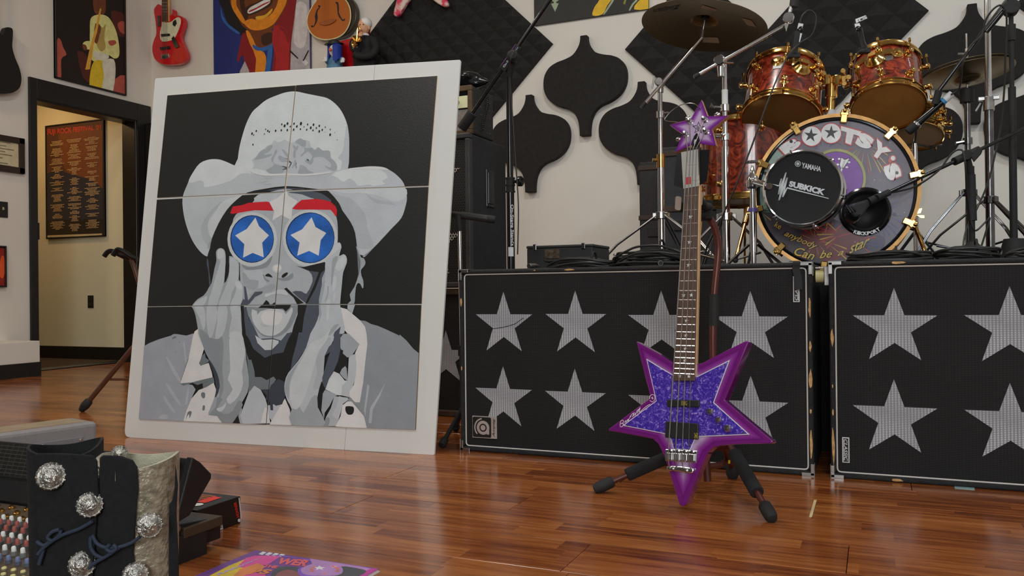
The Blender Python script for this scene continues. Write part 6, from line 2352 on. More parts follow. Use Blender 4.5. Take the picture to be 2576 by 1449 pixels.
# --- tall chrome stand at the right
D4 = 3.55
base = on_riser(dep(2492, 640, D4))
s4 = thing('cymbal_stand', 'tall chrome stand running out of the top right of the image', 'stand', base)
zt4 = dep(2470, -120, D4).z
zc4 = dep(2480, 255, D4).z
b = MB()
b.cyl(base + V((0, 0, .03)), V((base.x, base.y, zc4)), .0175, n=20)
b.build('lower_tube', M_DKCHROME, s4, smooth=True)
b = MB()
b.cyl(V((base.x, base.y, zc4)), V((base.x, base.y, zt4)), .0125, n=20)
b.build('upper_tube', M_CHROME, s4, smooth=True)
b = MB()
b.cyl((base.x, base.y, zc4 - .04), (base.x, base.y, zc4 + .02), .022, n=18)
b.box((base.x, base.y - .004, zc4 + .012), (.08, .02, .016))
b.cyl((base.x - .03, base.y - .01, zc4 - .005), (base.x - .05, base.y - .01, zc4 - .04), .005, n=8)
b.build('height_clamp', M_STEEL, s4, bevel=.002)
stand_legs(s4, base, dep(2487, 503, D4).z, .34, (3.2, 5.3, .7), M_DKCHROME)


# --- boom microphone stands
def mic_body(root, tail, tip, r, label_px=None):
    """stick dynamic microphone from tail to tip"""
    L_ = (tip - tail).length
    b = MB()
    b.lathe(tail, tip - tail, [(r * .75, 0), (r * .8, L_ * .08), (r * .82, L_ * .45), (r * 1.0, L_ * .7), (r * 1.15, L_ * .76)], 18)
    b.build('body', M_GLOSSBLK, root, smooth=True)
    b = MB()
    b.lathe(tail, tip - tail, [(r * 1.17, L_ * .755), (r * 1.25, L_ * .765), (r * 1.25, L_ * .8), (r * 1.17, L_ * .805)], 18, False)
    b.build('ring', M_CHROME, root, smooth=True)
    b = MB()
    b.lathe(tail, tip - tail, [(r * 1.2, L_ * .8), (r * 1.22, L_ * .93), (r * 1.1, L_ * .985), (r * .7, L_)], 18)
    b.build('grille', M_RUBBER, root, smooth=True)


# stand A: low hub, boom to the kick port
DA = 2.98
base = on_riser(dep(2446, 640, DA + .1))
ma = thing('microphone_stand', 'black mic stand with a long boom pointing into the bass drum', 'mic stand', base)
ztop = dep(2432, 405, DA + .1).z
b = MB()
b.cyl(base + V((0, 0, .06)), V((base.x, base.y, ztop - .02)), .0105, n=14)
b.cyl(V((base.x, base.y, ztop - .22)), V((base.x, base.y, ztop - .05)), .017, .014, n=16)
b.build('pole', M_RUBBER, ma, smooth=True)
b = MB()
b.lathe(base + V((0, 0, .035)), (0, 0, 1), [(.034, 0), (.046, .005), (.046, .04), (.036, .085), (.018, .105), (.012, .11)], 22)
b.build('hub', M_RUBBER, ma, smooth=True)
b = MB()
q0, q1 = dep(2236, 484, DA), dep(2640, 294, DA + .2)
b.cyl(q0, q1, .0068, n=12)
b.build('boom_arm', M_GLOSSBLK, ma, smooth=True)
b = MB()
cpt = q0 + (q1 - q0) * (2425 - 2236) / (2640 - 2236)
dv = (q1 - q0).normalized()
b.cyl(cpt - dv * .06, cpt + dv * .06, .015, n=14)
b.build('boom_grip', M_RUBBER, ma, smooth=True)
b = MB()
b.cyl(cpt + V((0, .02, 0)), cpt - V((0, .03, 0)), .019, n=16)
b.cyl(V((base.x, base.y, ztop - .05)), cpt, .012, n=12)
b.prism([cpt + V((.01, -.03, -.01)), cpt + V((.035, -.03, .03)), cpt + V((.045, -.03, -.0)), cpt + V((.02, -.03, -.03))], V((0, -.01, 0)))
b.build('clutch', M_RUBBER, ma, bevel=.003)
for t in (.9, 2.7, 6.1):
    d = V((math.cos(t), math.sin(t), 0))
    b = MB()
    b.cyl(base + d * .03 + V((0, 0, .06)), base + d * .26 + V((0, 0, .012)), .007, n=10)
    lg = b.build('leg', M_RUBBER, ma, smooth=True)
    b = MB()
    b.ball(base + d * .26 + V((0, 0, .013)), .013, 10, 6)
    b.build('rubber_foot', M_RUBBER, lg)
km = thing('kick_microphone', 'black microphone on the boom tip at the kick port', 'microphone', dep(2160, 528, DA))
b = MB()
b.cyl(q0, q0 + (q0 - q1).normalized() * .055, .012, n=14)
b.cyl(dep(2215, 494, DA), dep(2186, 507, DA), .014, n=14)
b.build('clip', M_RUBBER, km, smooth=True)
b = MB()
b.prism([dep(*p, DA + .0) for p in ((2190, 500), (2199, 503), (2170, 545), (2158, 552), (2136, 535), (2135, 520), (2150, 511))], FW * .05)
b.build('body', mat('mic_grey', (.028, .028, .03), .4), km, bevel=.008, seg=3)
for i in range(3):
    b = MB()
    p_, q_ = dep(2128 + i * 7, 516 + i * 1, DA - .012), dep(2140 + i * 7, 534 - i, DA - .012)
    b.cyl(p_, q_, .004, n=8)
    b.build('slot_bar', M_GLOSSBLK, km)
b = MB()
b.lathe(dep(2152, 532, DA + .005), dep(2140, 550, DA + .06) - dep(2152, 532, DA + .005), [(.02, 0), (.026, .01), (.026, .045), (.02, .055)], 20)
b.build('capsule', M_GLOSSBLK, km, smooth=True)

# stand B: tall pole at the right edge, boom down to the snare
DB = 3.2
base = on_riser(dep(2551, 640, DB))
mbs = thing('microphone_stand', 'tall black mic stand at the right edge with boom to the snare', 'mic stand', base)
ztop = dep(2527, 22, DB).z
b = MB()
b.cyl(base + V((0, 0, .06)), V((base.x, base.y, ztop - .3)), .0135, n=14)
b.cyl(V((base.x, base.y, ztop - .3)), V((base.x, base.y, ztop)), .0085, n=12)
b.build('pole', M_RUBBER, mbs, smooth=True)
b = MB()
b.lathe(base + V((0, 0, .05)), (0, 0, 1), [(.04, 0), (.05, .004), (.05, .03), (.044, .075), (.035, .11), (.014, .112)], 20)
b.build('hub', M_RUBBER, mbs, smooth=True)
b = MB()
zz = dep(2533, 62, DB).z
b.cyl(V((base.x, base.y, zz - .06)), V((base.x, base.y, zz)), .014, .016, n=14)
b.build('height_grip', M_RUBBER, mbs, smooth=True)
b = MB()
b.cyl(V((base.x, base.y + .02, ztop)), V((base.x, base.y - .035, ztop)), .028, n=18)
b.build('clutch', M_RUBBER, mbs, bevel=.004)
q1, q0 = dep(2580, -62, DB - .03), dep(2362, 228, DB + .12)
b = MB()
b.cyl(q0, q1, .0075, n=12)
b.cyl(dep(2480, 80, DB), dep(2525, 25, DB - .03), .011, n=12)
b.build('boom_arm', M_GLOSSBLK, mbs, smooth=True)
for t in (2.6, 4.9, .6):
    d = V((math.cos(t), math.sin(t), 0))
    b = MB()
    b.cyl(base + d * .035 + V((0, 0, .07)), base + d * .24 + V((0, 0, .012)), .0075, n=10)
    lg = b.build('leg', M_RUBBER, mbs, smooth=True)
    b = MB()
    b.ball(base + d * .24 + V((0, 0, .013)), .013, 10, 6)
    b.build('rubber_foot', M_RUBBER, lg)
sm = thing('snare_microphone', 'black stick microphone with white tape label aimed at the snare', 'microphone', dep(2340, 280, DB + .15))
tail, tip = dep(2392, 238, DB + .12), dep(2282, 333, DB + .18)
mic_body(sm, tail, tip, .0155)
b = MB()
dd = (tip - tail).normalized()
b.cyl(tail - dd * .005, tail + dd * .03, .0142, n=14)
lb = b.build('tape_label', M_TAPE, sm, smooth=True)
b = MB()
b.cyl(tail + dd * .03, tail + dd * .042, .0142, n=14)
b.build('blue_band', mat('blue_band', ph(50, 120, 160), .5), sm)
b = MB()
b.cyl(dep(2362, 228, DB + .12), dep(2352, 262, DB + .13), .014, n=12)
b.build('clip', M_RUBBER, sm, smooth=True)


# --- clip-on tom microphones
def tom_mic(name_lab, pts, lab, tape, D):
    (bx0, by0), (bx1, by1), (cx0, cy0), (cx1, cy1) = pts
    r = thing('tom_microphone', name_lab, 'microphone', dep(cx1, cy1, D))
    b = MB()
    b.cyl(dep(bx0, by0, D), dep(bx1, by1, D), .011, n=14)
    b.cyl(dep(bx0, by0, D), dep(bx0, by0, D) + (dep(bx0, by0, D) - dep(bx1, by1, D)).normalized() * .012, .007, n=10)
    b.build('body', M_RUBBER, r, smooth=True)
    b = MB()
    a_, c_ = dep(cx0, cy0, D), dep(cx1, cy1, D)
    ez = (c_ - a_).normalized()
    b.box((a_ + c_) / 2, (.024, .03, (c_ - a_).length), ex=RI, ey=ez.cross(RI), ez=ez)
    b.box(c_, (.05, .03, .022), ex=RI, ey=FW, ez=UP)
    b.build('rim_clip', m_sleeve, r, bevel=.003)
    b = MB()
    b.lathe(dep(bx1, by1, D) - FW * .008, -FW, [(.011, 0), (.012, .006), (.007, .009), (0, .0095)], 14)
    b.build('pivot_screw', M_GLOSSBLK, r, smooth=True)
    for q, txt in tape:
        TP = Plane(dep(q[0][0], q[0][1], D - .014), RI, UP)
        b = MB()
        b.prism([TP.at(*TP.uv(TP.hit(*p)), 0) for p in q], FW * .002)
        tl = b.build('tape_label', M_TAPE, r)
        if txt:
            b = MB()
            text_quad(b, TP, txt, lab, .0005, 0, .01)
            b.build('handwriting', M_BLACK, tl)
    return r


t1m = tom_mic('clip-on tom microphone with TOM label above the left rack tom', [(2010, 62), (2012, 76), (2004, 80), (1996, 140)], [(2010, 86), (2006, 103), (2001, 102), (2004, 85)], [([(2001, 104), (2012, 106), (2018, 84), (2006, 82)], 'TOM 1'), ([(2006, 72), (2018, 74), (2021, 60), (2009, 58)], None)], 3.45)
t2m = tom_mic('clip-on tom microphone with TOM label above the right rack tom', [(2152, 58), (2155, 75), (2160, 82), (2172, 128)], [(2182, 44), (2160, 56), (2157, 50), (2179, 39)], [([(2154, 58), (2182, 46), (2178, 38), (2152, 48)], 'TOM 2'), ([(2152, 70), (2165, 66), (2162, 58), (2150, 60)], None)], 3.5)


# --- loose cables
def cable(label, pts, r=.0032, cat='cable', group=None):
    b = MB()
    b.tube(smooth_pts(pts, 6, False), r, 7)
    return tag(b.build('cable', M_CORD, smooth=True), label, cat, group)


cable('thin cable running from the left tom microphone past the bass drum', [dep(2012, 60, 3.44), dep(2018, 40, 3.44), dep(2035, 26, 3.44), dep(2050, 36, 3.44), dep(2052, 60, 3.44), dep(2040, 90, 3.44), dep(2012, 108, 3.42), dep(1985, 135, 3.3), dep(1962, 180, 3.25), dep(1930, 260, 3.22), dep(1890, 370, 3.2), dep(1850, 470, 3.2), dep(1818, 545, 3.22), dep(1806, 600, 3.25), dep(1806, 660, 3.3)], .0034)
cable('thin cable looping down from the right tom microphone', [dep(2168, 70, 3.48), dep(2174, 100, 3.47), dep(2180, 122, 3.46), dep(2160, 130, 3.4), dep(2148, 165, 3.36), dep(2142, 205, 3.36), dep(2128, 240, 3.5), dep(2110, 262, 3.7)], .0032)
cable('cable hanging along the snare microphone boom', [dep(2392, 238, 3.3), dep(2412, 225, 3.28), dep(2418, 190, 3.25), dep(2420, 165, 3.22), dep(2440, 118, 3.2), dep(2470, 88, 3.18), dep(2480, 50, 3.17), dep(2500, 22, 3.15), dep(2520, 14, 3.14), dep(2532, 40, 3.14), dep(2530, 120, 3.16), dep(2526, 230, 3.18), dep(2515, 330, 3.2), dep(2488, 450, 3.2), dep(2460, 520, 3.2), dep(2430, 580, 3.15), dep(2420, 650, 3.1)], .0036)
cable('cable drooping from the kick microphone boom', [dep(2236, 486, 2.99), dep(2300, 470, 3.0), dep(2360, 430, 3.02), dep(2395, 385, 3.04), dep(2420, 378, 3.02), dep(2428, 410, 3.0), dep(2432, 470, 3.02), dep(2440, 540, 3.04), dep(2452, 580, 3.04), dep(2478, 560, 3.06), dep(2490, 548, 3.06), dep(2478, 590, 3.05), dep(2462, 640, 3.05)], .0034)


# --- cable coils on the cabinet tops
def coil(label, xa, xb, y, width, turns, height, seed, r=.0042, heads=()):
    rs = random.Random(seed)
    z0 = CHT + r + .0005
    cx, L_ = (xa + xb) / 2, (xb - xa) / 2
    pts = []
    n = 22
    for k in range(turns):
        w = width * rs.uniform(.45, 1.0)
        l1, l2 = L_ * rs.uniform(.8, 1.0), L_ * rs.uniform(.8, 1.0)
        dy = rs.uniform(-.02, .02)
        zk = z0 + height * (k / max(1, turns - 1)) * rs.uniform(.75, 1.0)
        tl = rs.uniform(-.5, .5) * height
        tz = rs.uniform(0, 6)
        for i in range(n):
            a = 2 * PI * i / n
            c_, s_ = math.cos(a), math.sin(a)
            x = cx + (l1 if c_ > 0 else l2) * (abs(c_) ** .7) * (1 if c_ > 0 else -1)
            sag = (1 - abs(c_)) * .55 + .45
            z = max(z0, z0 + (zk - z0) * sag + tl * c_ * .5 + .004 * math.sin(3 * a + tz))
            pts.append(V((x, y + dy + w * s_, z)))
    root = thing('cable_coil', label, 'cable', (cx, y, CHT), 'coiled cables on the cabinets')
    b = MB()
    b.tube(smooth_pts(pts, 3, False), r, 7)
    b.build('cable', M_CORD, root, smooth=True)
    for (px_, py_, D, dvec) in heads:
        b = MB()
        p = dep(px_, py_, D)
        p.z = max(p.z, CHT + .0095)
        d = V(dvec).normalized()
        b.lathe(p + d * .0, -d, [(.0085, 0), (.0095, .003), (.0095, .035), (.006, .05), (.004, .06)], 14)
        pl_ = b.build('plug', M_STEEL, root, smooth=True)
        b = MB()
        b.lathe(p + d * .0006, -d, [(.0075, 0), (0, .0001)], 14, False)
        b.build('plug_socket', M_BLACK, pl_)
    b = MB()
    k = rs.uniform(.3, .7)
    b.torus((xa + (xb - xa) * k, y, z0 + height * .5 + .006), (1, 0, .0), height * .5 + .006, .004, 18, 6)
    b.build('cable_tie', M_RUBBER, root)


g1 = CP.hit(1322, 670).x
coil('small black cable coil at the left end of the left cabinet', g1 + .01, CP.hit(1500, 670).x + .02, YC + .17, .07, 9, .042, 21, heads=((1330, 671, 2.98, (-.3, -1, 0)),))
coil('large black cable coil in the middle of the left cabinet', CP.hit(1478, 665).x + .03, CP.hit(1685, 665).x + .05, YC + .2, .085, 13, .078, 22, heads=((1662, 662, 2.85, (.3, -1, -.1)),))
coil('flat black cable coil at the left end of the right cabinet', CP.hit(2108, 655).x + .02, CP.hit(2330, 655).x + .03, YC + .16, .07, 10, .03, 23)
coil('black cable coil in the middle of the right cabinet', CP.hit(2310, 650).x + .045, CP.hit(2520, 650).x + .02, YC + .18, .07, 10, .046, 24, heads=((2503, 645, 2.62, (0, -1, 0)),))
coil('black cable coil at the right image edge', CP.hit(2500, 650).x + .05, CP.hit(2740, 650).x, YC + .17, .07, 9, .036, 25)

# --- tall boom stand left of the kit
DT = 3.5
base = dep(1292, 640, DT)
base = V((base.x - .012, base.y, 0))
tb_ = thing('microphone_stand', 'tall black studio boom stand in front of the white wall', 'mic stand', base)
zj = dep(1291, 465, DT).z
zt_ = dep(1289, 160, DT).z
b = MB()
b.cyl(base + V((0, 0, .05)), V((base.x, base.y, zj)), .0165, n=20)
low = b.build('lower_tube', M_GLOSSBLK, tb_, smooth=True)
b = MB()
b.cyl(V((base.x, base.y, zj)), V((base.x, base.y, zt_)), .0135, n=18)
b.build('upper_tube', M_GLOSSBLK, tb_, smooth=True)
b = MB()
b.cyl((base.x, base.y, zj - .03), (base.x, base.y, zj + .03), .0185, n=18)
for dz in (.028, 0, -.028):
    b.cyl((base.x, base.y, zj + dz - .003), (base.x, base.y, zj + dz + .003), .021, n=18)
b.build('collar', M_RUBBER, tb_, smooth=True)
b = MB()
b.cyl((base.x + .018, base.y - .004, zj + .012), (base.x + .035, base.y - .006, zj + .012), .007, n=10)
b.lathe((base.x + .034, base.y - .006, zj + .012), (1, -.1, 0), [(.012, 0), (.021, .006), (.022, .02), (.016, .026), (0, .027)], 18)
b.build('knob', M_GLOSSBLK, tb_, smooth=True)
SPl = Plane(V((base.x, base.y, 0)) - FW * .0168, RI, UP)
b = MB()
text_quad(b, SPl, 'On-Stage Stands', [(1288, 514), (1288, 618), (1299, 618), (1299, 514)], .0, 0, .02)
# wrap the lettering around the tube
for i, v_ in enumerate(b.v):
    d = v_ - V((base.x, base.y, 0))
    s_ = d.dot(RI) / .0169
    zz_ = v_.z
    b.v[i] = V((base.x, base.y, zz_)) + (RI * math.sin(s_) - V((FW.x, FW.y, 0)).normalized() * math.cos(s_)) * .0169
b.build('lettering', M_WHITE, low)
b = MB()
z0, z1 = dep(1291, 645, DT).z, dep(1291, 622, DT).z
dv = (RI * -.12 - V((FW.x, FW.y, 0)))
for i in range(8):
    a0_, a1_ = -.7 + .175 * i, -.7 + .175 * (i + 1)
    f_ = V((FW.x, FW.y, 0)).normalized()
    q = [V((base.x, base.y, z)) + (RI * math.sin(a) - f_ * math.cos(a)) * .0169 for a, z in ((a0_, z0), (a1_, z0), (a1_, z1), (a0_, z1))]
    b.add(q, [(0, 1, 2, 3)])
b.build('barcode_label', M_TAPE, low)
jt = dep(1289, 148, DT - .02)
e0, e1 = dep(1186, 288, DT + .06), dep(1400, -24, DT - .1)
b = MB()
b.cyl(e0, e1, .0088, n=14)
bm_ = b.build('boom_arm', M_GLOSSBLK, tb_, smooth=True)
b = MB()
dv = (e1 - e0).normalized()
b.cyl(e0 - dv * .075, e0 + dv * .008, .0225, n=18)
b.build('counterweight', M_RUBBER, bm_, bevel=.003)
b = MB()
c_ = e0 + dv * ((dep(1282, 145, DT - .02) - e0).dot(dv))
b.box(c_, (.03, .03, .12), ex=RI - dv * RI.dot(dv), ey=dv.cross(RI), ez=dv)
sl_ = b.build('boom_sleeve', M_RUBBER, tb_, bevel=.003)
b = MB()
ex_ = (RI - dv * RI.dot(dv)).normalized()
b.box(c_ - FW * .0165 - ex_ * .011, (.002, .002, .1), ex=ex_, ey=dv.cross(RI), ez=dv)
b.build('purple_stripe', mat('purple_stripe', ph(120, 50, 130), .5), sl_)
SP2 = Plane(c_ - FW * .0172, dv, dv.cross(FW) * -1)
if SP2.n.dot(FW) > 0:
    SP2 = Plane(SP2.o, SP2.ex, -SP2.ey)
b = MB()
text_quad(b, SP2, 'On-Stage Stands', [(-.05, -.008), (.05, -.008), (.05, .003), (-.05, .003)], .0003, 0, .02, px=False)
b.build('lettering', M_WHITE, sl_)
b = MB()
b.cyl(jt + FW * .025, jt - FW * .035, .02, n=18)
b.lathe(jt - FW * .03, -FW, [(.022, 0), (.024, .006), (.023, .022), (.015, .03), (0, .031)], 20)
b.cyl(jt, V((base.x, base.y, zt_ - .05)), .017, .0145, n=14)
b.build('clutch', M_RUBBER, tb_, smooth=True)
for t in (1.9, 3.9, 5.0):
    d = V((math.cos(t), math.sin(t), 0))
    b = MB()
    rch = .2 if t < 4.5 else .04
    b.cyl(base + V((0, 0, .3)) + d * .015, base + d * rch + V((0, 0, .012)), .01, n=10)
    lg = b.build('leg', M_RUBBER, tb_, smooth=True)
    b = MB()
    b.ball(base + d * rch + V((0, 0, .013)), .013, 10, 6)
    b.build('rubber_foot', M_RUBBER, lg)
cable('thin cable hanging along the tall boom stand', [dep(1392, -20, 3.36), dep(1340, 60, 3.38), dep(1306, 110, 3.39), dep(1284, 150, 3.38), dep(1283, 200, 3.42), dep(1290, 300, 3.44), dep(1298, 420, 3.44), dep(1304, 520, 3.44), dep(1302, 640, 3.46)], .0028)

# --- instrument microphone aimed across the cabinet
DI = 3.26
base = V((*dep(1160, 640, DI).xy, 0))
mi_ = thing('microphone_stand', 'low black tripod mic stand between the board and the star cabinet', 'mic stand', base)
zt_ = dep(1152, 575, DI).z
b = MB()
b.cyl(base + V((0, 0, .08)), V((base.x - .006, base.y, zt_)), .0075, n=12)
b.build('pole', M_CHROME, mi_, smooth=True)
b = MB()
b.cyl(base + V((0, 0, .1)), base + V((0, 0, .34)), .0115, n=12)
b.cyl(base + V((0, 0, .33)), base + V((0, 0, .37)), .016, n=12)
b.build('lower_tube', M_RUBBER, mi_, smooth=True)
for px_ in (None, (.05, .17), (-.4, .12)):
    foot = fl(1113, 1128) + V((0, 0, .016)) if px_ is None else base + V((px_[0] * .3, px_[1] + .05, .016))
    b = MB()
    b.cyl(base + V((0, 0, .13)), foot, .0085, n=10)
    lg = b.build('leg', M_RUBBER, mi_, smooth=True)
    b = MB()
    dv = (foot - base - V((0, 0, .13))).normalized()
    b.cyl(foot - dv * .025, foot + dv * .008, .0155, n=14)
    b.build('rubber_foot', M_RUBBER, lg, bevel=.004)
imic = thing('instrument_microphone', 'slim dark microphone pointing right in front of the perforated cabinet', 'microphone', dep(1180, 545, DI))
tail, tip = dep(1108, 534, DI + .02), dep(1246, 553, DI - .01)
L_ = (tip - tail).length
b = MB()
b.lathe(tail, tip - tail, [(.009, 0), (.0115, .01), (.0115, L_ * .35), (.0145, L_ * .4), (.0145, L_ * .86)], 18)
b.build('body', mat('mic_dark_grey', (.045, .042, .04), .4, .3), imic, smooth=True)
b = MB()
b.lathe(tail, tip - tail, [(.0155, L_ * .86), (.0155, L_ * .97), (.012, L_)], 18)
b.build('grille', M_RUBBER, imic, smooth=True)
b = MB()
b.cyl(dep(1152, 540, DI), V((base.x - .006, base.y, zt_ - .01)), .012, n=12)
b.build('clip', M_RUBBER, imic, smooth=True)

# --- dark cases behind the kit
m_case = mat('case_black', (.017, .017, .018), .6, var=.3, scale=50, bump=.3)
for nm, lab, xa, xb, yt, Y, dpt in (('speaker_cabinet', 'black cabinet against the back wall left of the floor tom', 1607, 1668, 408, 5.0, .35), ('road_case', 'charcoal case standing behind the left cymbal stand', 1663, 1800, 371, 4.55, .4)):
    p0, p1 = aty(xa, yt, Y), aty(xb, yt, Y)
    root = thing(nm, lab, 'speaker' if nm == 'speaker_cabinet' else 'case', ((p0.x + p1.x) / 2, Y + dpt / 2, RZ))
    b = MB()
    b.box2((p0.x, Y, RZ), (p1.x, Y + dpt, p0.z))
    b.build('body', m_case if nm == 'speaker_cabinet' else mat('case_charcoal', (.03, .03, .034), .7, var=.2), root, bevel=.008)
    for k in (.55, .95):
        zz = RZ + (p0.z - RZ) * k
        b = MB()
        b.box2((p0.x - .004, Y - .006, zz - .014), (p1.x + .004, Y + .004, zz + .014))
        b.build('edge_strip', mat('brown_edge_strip', ph(46, 32, 22), .5), root, bevel=.002)
    b = MB()
    b.box2((p0.x + .05, Y - .008, RZ + .3), (p0.x + .16, Y, RZ + .36))
    b.build('handle', M_BLACK, root, bevel=.003)
# low case with clear lid on the riser behind the cables
Y = 3.3
p0, p1 = aty(1325, 619, Y), aty(1490, 617, Y)
root = thing('parts_case', 'flat dark parts case behind the cable coils', 'case', ((p0.x + p1.x) / 2, Y + .12, RZ))
b = MB()
b.box2((p0.x, Y, RZ), (p1.x, Y + .24, p0.z - .012))
b.build('body', mat('case_green_black', (.022, .025, .024), .5), root, bevel=.004)
b = MB()
b.box2((p0.x - .002, Y - .003, p0.z - .012), (p1.x + .002, Y + .242, p0.z))
b.build('lid', mat('case_lid', (.03, .034, .03), .4), root, bevel=.004)
b = MB()
b.box2((p0.x + .085, Y - .004, p0.z - .055), (p0.x + .15, Y + .001, p0.z - .018))
b.build('window', mat('case_window', ph(70, 60, 50), .2, var=.5, scale=60), root)
for k in (.13, .87):
    b = MB()
    xx = p0.x + (p1.x - p0.x) * k
    b.box2((xx - .008, Y - .006, p0.z - .02), (xx + .008, Y + .0, p0.z + .006))
    b.build('latch', M_DKCHROME, root, bevel=.002)


# ================================================================== PURPLE STAR BASS ON ITS STAND
GT = fl(1718, 1275, .012)
gy, gl_ = .13, .165
gex = V((math.cos(gy), -math.sin(gy), 0))
gnb = V((math.sin(gy), math.cos(gy), 0))
gey = V((0, 0, 1)) * math.cos(gl_) + gnb * math.sin(gl_)
GPL = Plane(GT, gex, gey)
bassg = thing('star_bass_guitar', 'purple burst star-shaped bass guitar on a floor stand', 'guitar', (GT.x, GT.y, 0))
g5 = lambda pts: [(1500 + x / 4.025, 800 + y / 4.025) for x, y in pts]
g6 = lambda pts: [(1440 + x / 4.025, 1000 + y / 4.025) for x, y in pts]
gh = lambda pts: [(1660 + x / 6.04, 240 + y / 6.04) for x, y in pts]


def gpts(pts, h=0.0):
    return [GPL.at(*GPL.uv(GPL.hit(*p)), h) for p in pts]


def offset_poly(q, d):
    if area2(q) < 0:
        q = q[::-1]
    n = len(q)
    out = []
    for i in range(n):
        a, p, c_ = V((*q[i - 1], 0)), V((*q[i], 0)), V((*q[(i + 1) % n], 0))
        e1, e2 = (p - a).normalized(), (c_ - p).normalized()
        n1, n2 = V((-e1.y, e1.x, 0)), V((-e2.y, e2.x, 0))
        m_ = (n1 + n2)
        if m_.length < 1e-6:
            out.append((p.x, p.y))
            continue
        m_.normalize()
        k = min(5.0, 1 / max(.15, m_.dot(n1)))
        r = p + m_ * d * k
        out.append((r.x, r.y))
    return out


body_px = [(1600, 858), (1650, 886), (1696, 914), (1706, 916), (1758, 915), (1766, 913), (1820, 885), (1876, 857), (1884, 860), (1853, 934), (1823, 1007), (1885, 1060), (1945, 1110), (1940, 1116), (1848, 1118), (1812, 1121), (1794, 1126), (1781, 1138), (1764, 1174), (1744, 1224), (1727, 1268), (1718, 1275), (1709, 1270), (1689, 1206), (1671, 1149), (1656, 1117), (1642, 1104), (1612, 1098), (1530, 1083), (1531, 1079), (1580, 1042), (1632, 1004), (1635, 996), (1618, 930)]
qb = [GPL.uv(GPL.hit(*p)) for p in body_px]
m_pur = mat('purple_lacquer', ph(92, 20, 96), .12, var=.05, coat=1.0)
b = MB()
b.prism([GPL.at(x, y, 0) for x, y in qb], -GPL.n * .042)
body = b.build('body', m_pur, bassg, bevel=.009, seg=4)
# airbrushed burst finish, from dark rim to pale centre
RAMP = [(84, 16, 90), (98, 24, 106), (106, 32, 114), (110, 40, 118), (114, 52, 122), (120, 68, 128), (128, 86, 136), (138, 104, 146), (148, 122, 156), (156, 134, 164)]
RM = [mat('burst_%02d' % i, ph(*c_), .13, var=.03, coat=1.0) for i, c_ in enumerate(RAMP)]
qs = [GPL.uv(GPL.hit(*p)) for p in ((1599, 857), (1700, 916), (1762, 915), (1884, 855), (1823, 1007), (1948, 1114), (1800, 1122), (1777, 1142), (1718, 1279), (1665, 1133), (1648, 1106), (1527, 1081), (1634, 1001))]
b = MB()
for i in range(len(RAMP)):
    layer(b, GPL, offset_poly(qs, .0095 + i * .0028), .00006 * (i + 1), i)
b.build('burst_finish', RM, body)


def pearl():
    m = bpy.data.materials.new('purple_pearloid')
    m.use_nodes = True
    nt, p = nodes_of(m)
    N, L = nt.nodes.new, nt.links.new
    tc = N('ShaderNodeTexCoord')
    nz = N('ShaderNodeTexNoise')
    nz.inputs['Scale'].default_value = 95
    nz.inputs['Detail'].default_value = 3
    nz.inputs['Distortion'].default_value = 1.6
    L(tc.outputs['Object'], nz.inputs['Vector'])
    rp = N('ShaderNodeValToRGB')
    e = rp.color_ramp.elements
    e[0].position, e[0].color = .44, (*ph(50, 32, 128), 1)
    e[1].position, e[1].color = .74, (*ph(158, 138, 190), 1)
    q = e.new(.58)
    q.color = (*ph(80, 60, 152), 1)
    L(nz.outputs['Fac'], rp.inputs['Fac'])
    L(rp.outputs['Color'], p.inputs['Base Color'])
    p.inputs['Roughness'].default_value = .2
    return m


pg_px = g5([(510, 412), (650, 498), (785, 578), (1028, 590), (1190, 508), (1355, 425), (1275, 640), (1195, 855), (1375, 1018), (1555, 1180), (1300, 1192), (1050, 1202), (1000, 1235), (955, 1338), (785, 1330), (765, 1250), (740, 1185), (690, 1172), (480, 1130), (270, 1090), (440, 962), (608, 838), (560, 625)])
m_white = mat('white_binding', ph(190, 180, 200), .3, var=.04)
qg = [GPL.uv(GPL.hit(*p)) for p in pg_px]
b = MB()
b.prism([GPL.at(x, y, .0012) for x, y in qg], GPL.n * .0014)
b.build('pickguard_edge', m_white, bassg)
b = MB()
b.prism([GPL.at(x, y, .0026) for x, y in offset_poly(qg, .0022)], GPL.n * .0012)
pgd = b.build('pickguard', pearl(), bassg)
for p in ((545, 465), (1305, 475), (770, 600), (1060, 605), (648, 845), (1155, 862), (318, 1085), (685, 1145), (1085, 1175), (1495, 1162), (790, 1270), (955, 1278)):
    b = MB()
    c_ = GPL.at(*GPL.uv(GPL.hit(*g5([p])[0])), .0037)
    b.lathe(c_, GPL.n, [(.0026, 0), (.002, .001), (0, .0013)], 10)
    b.build('screw', M_CHROME, pgd, smooth=True)
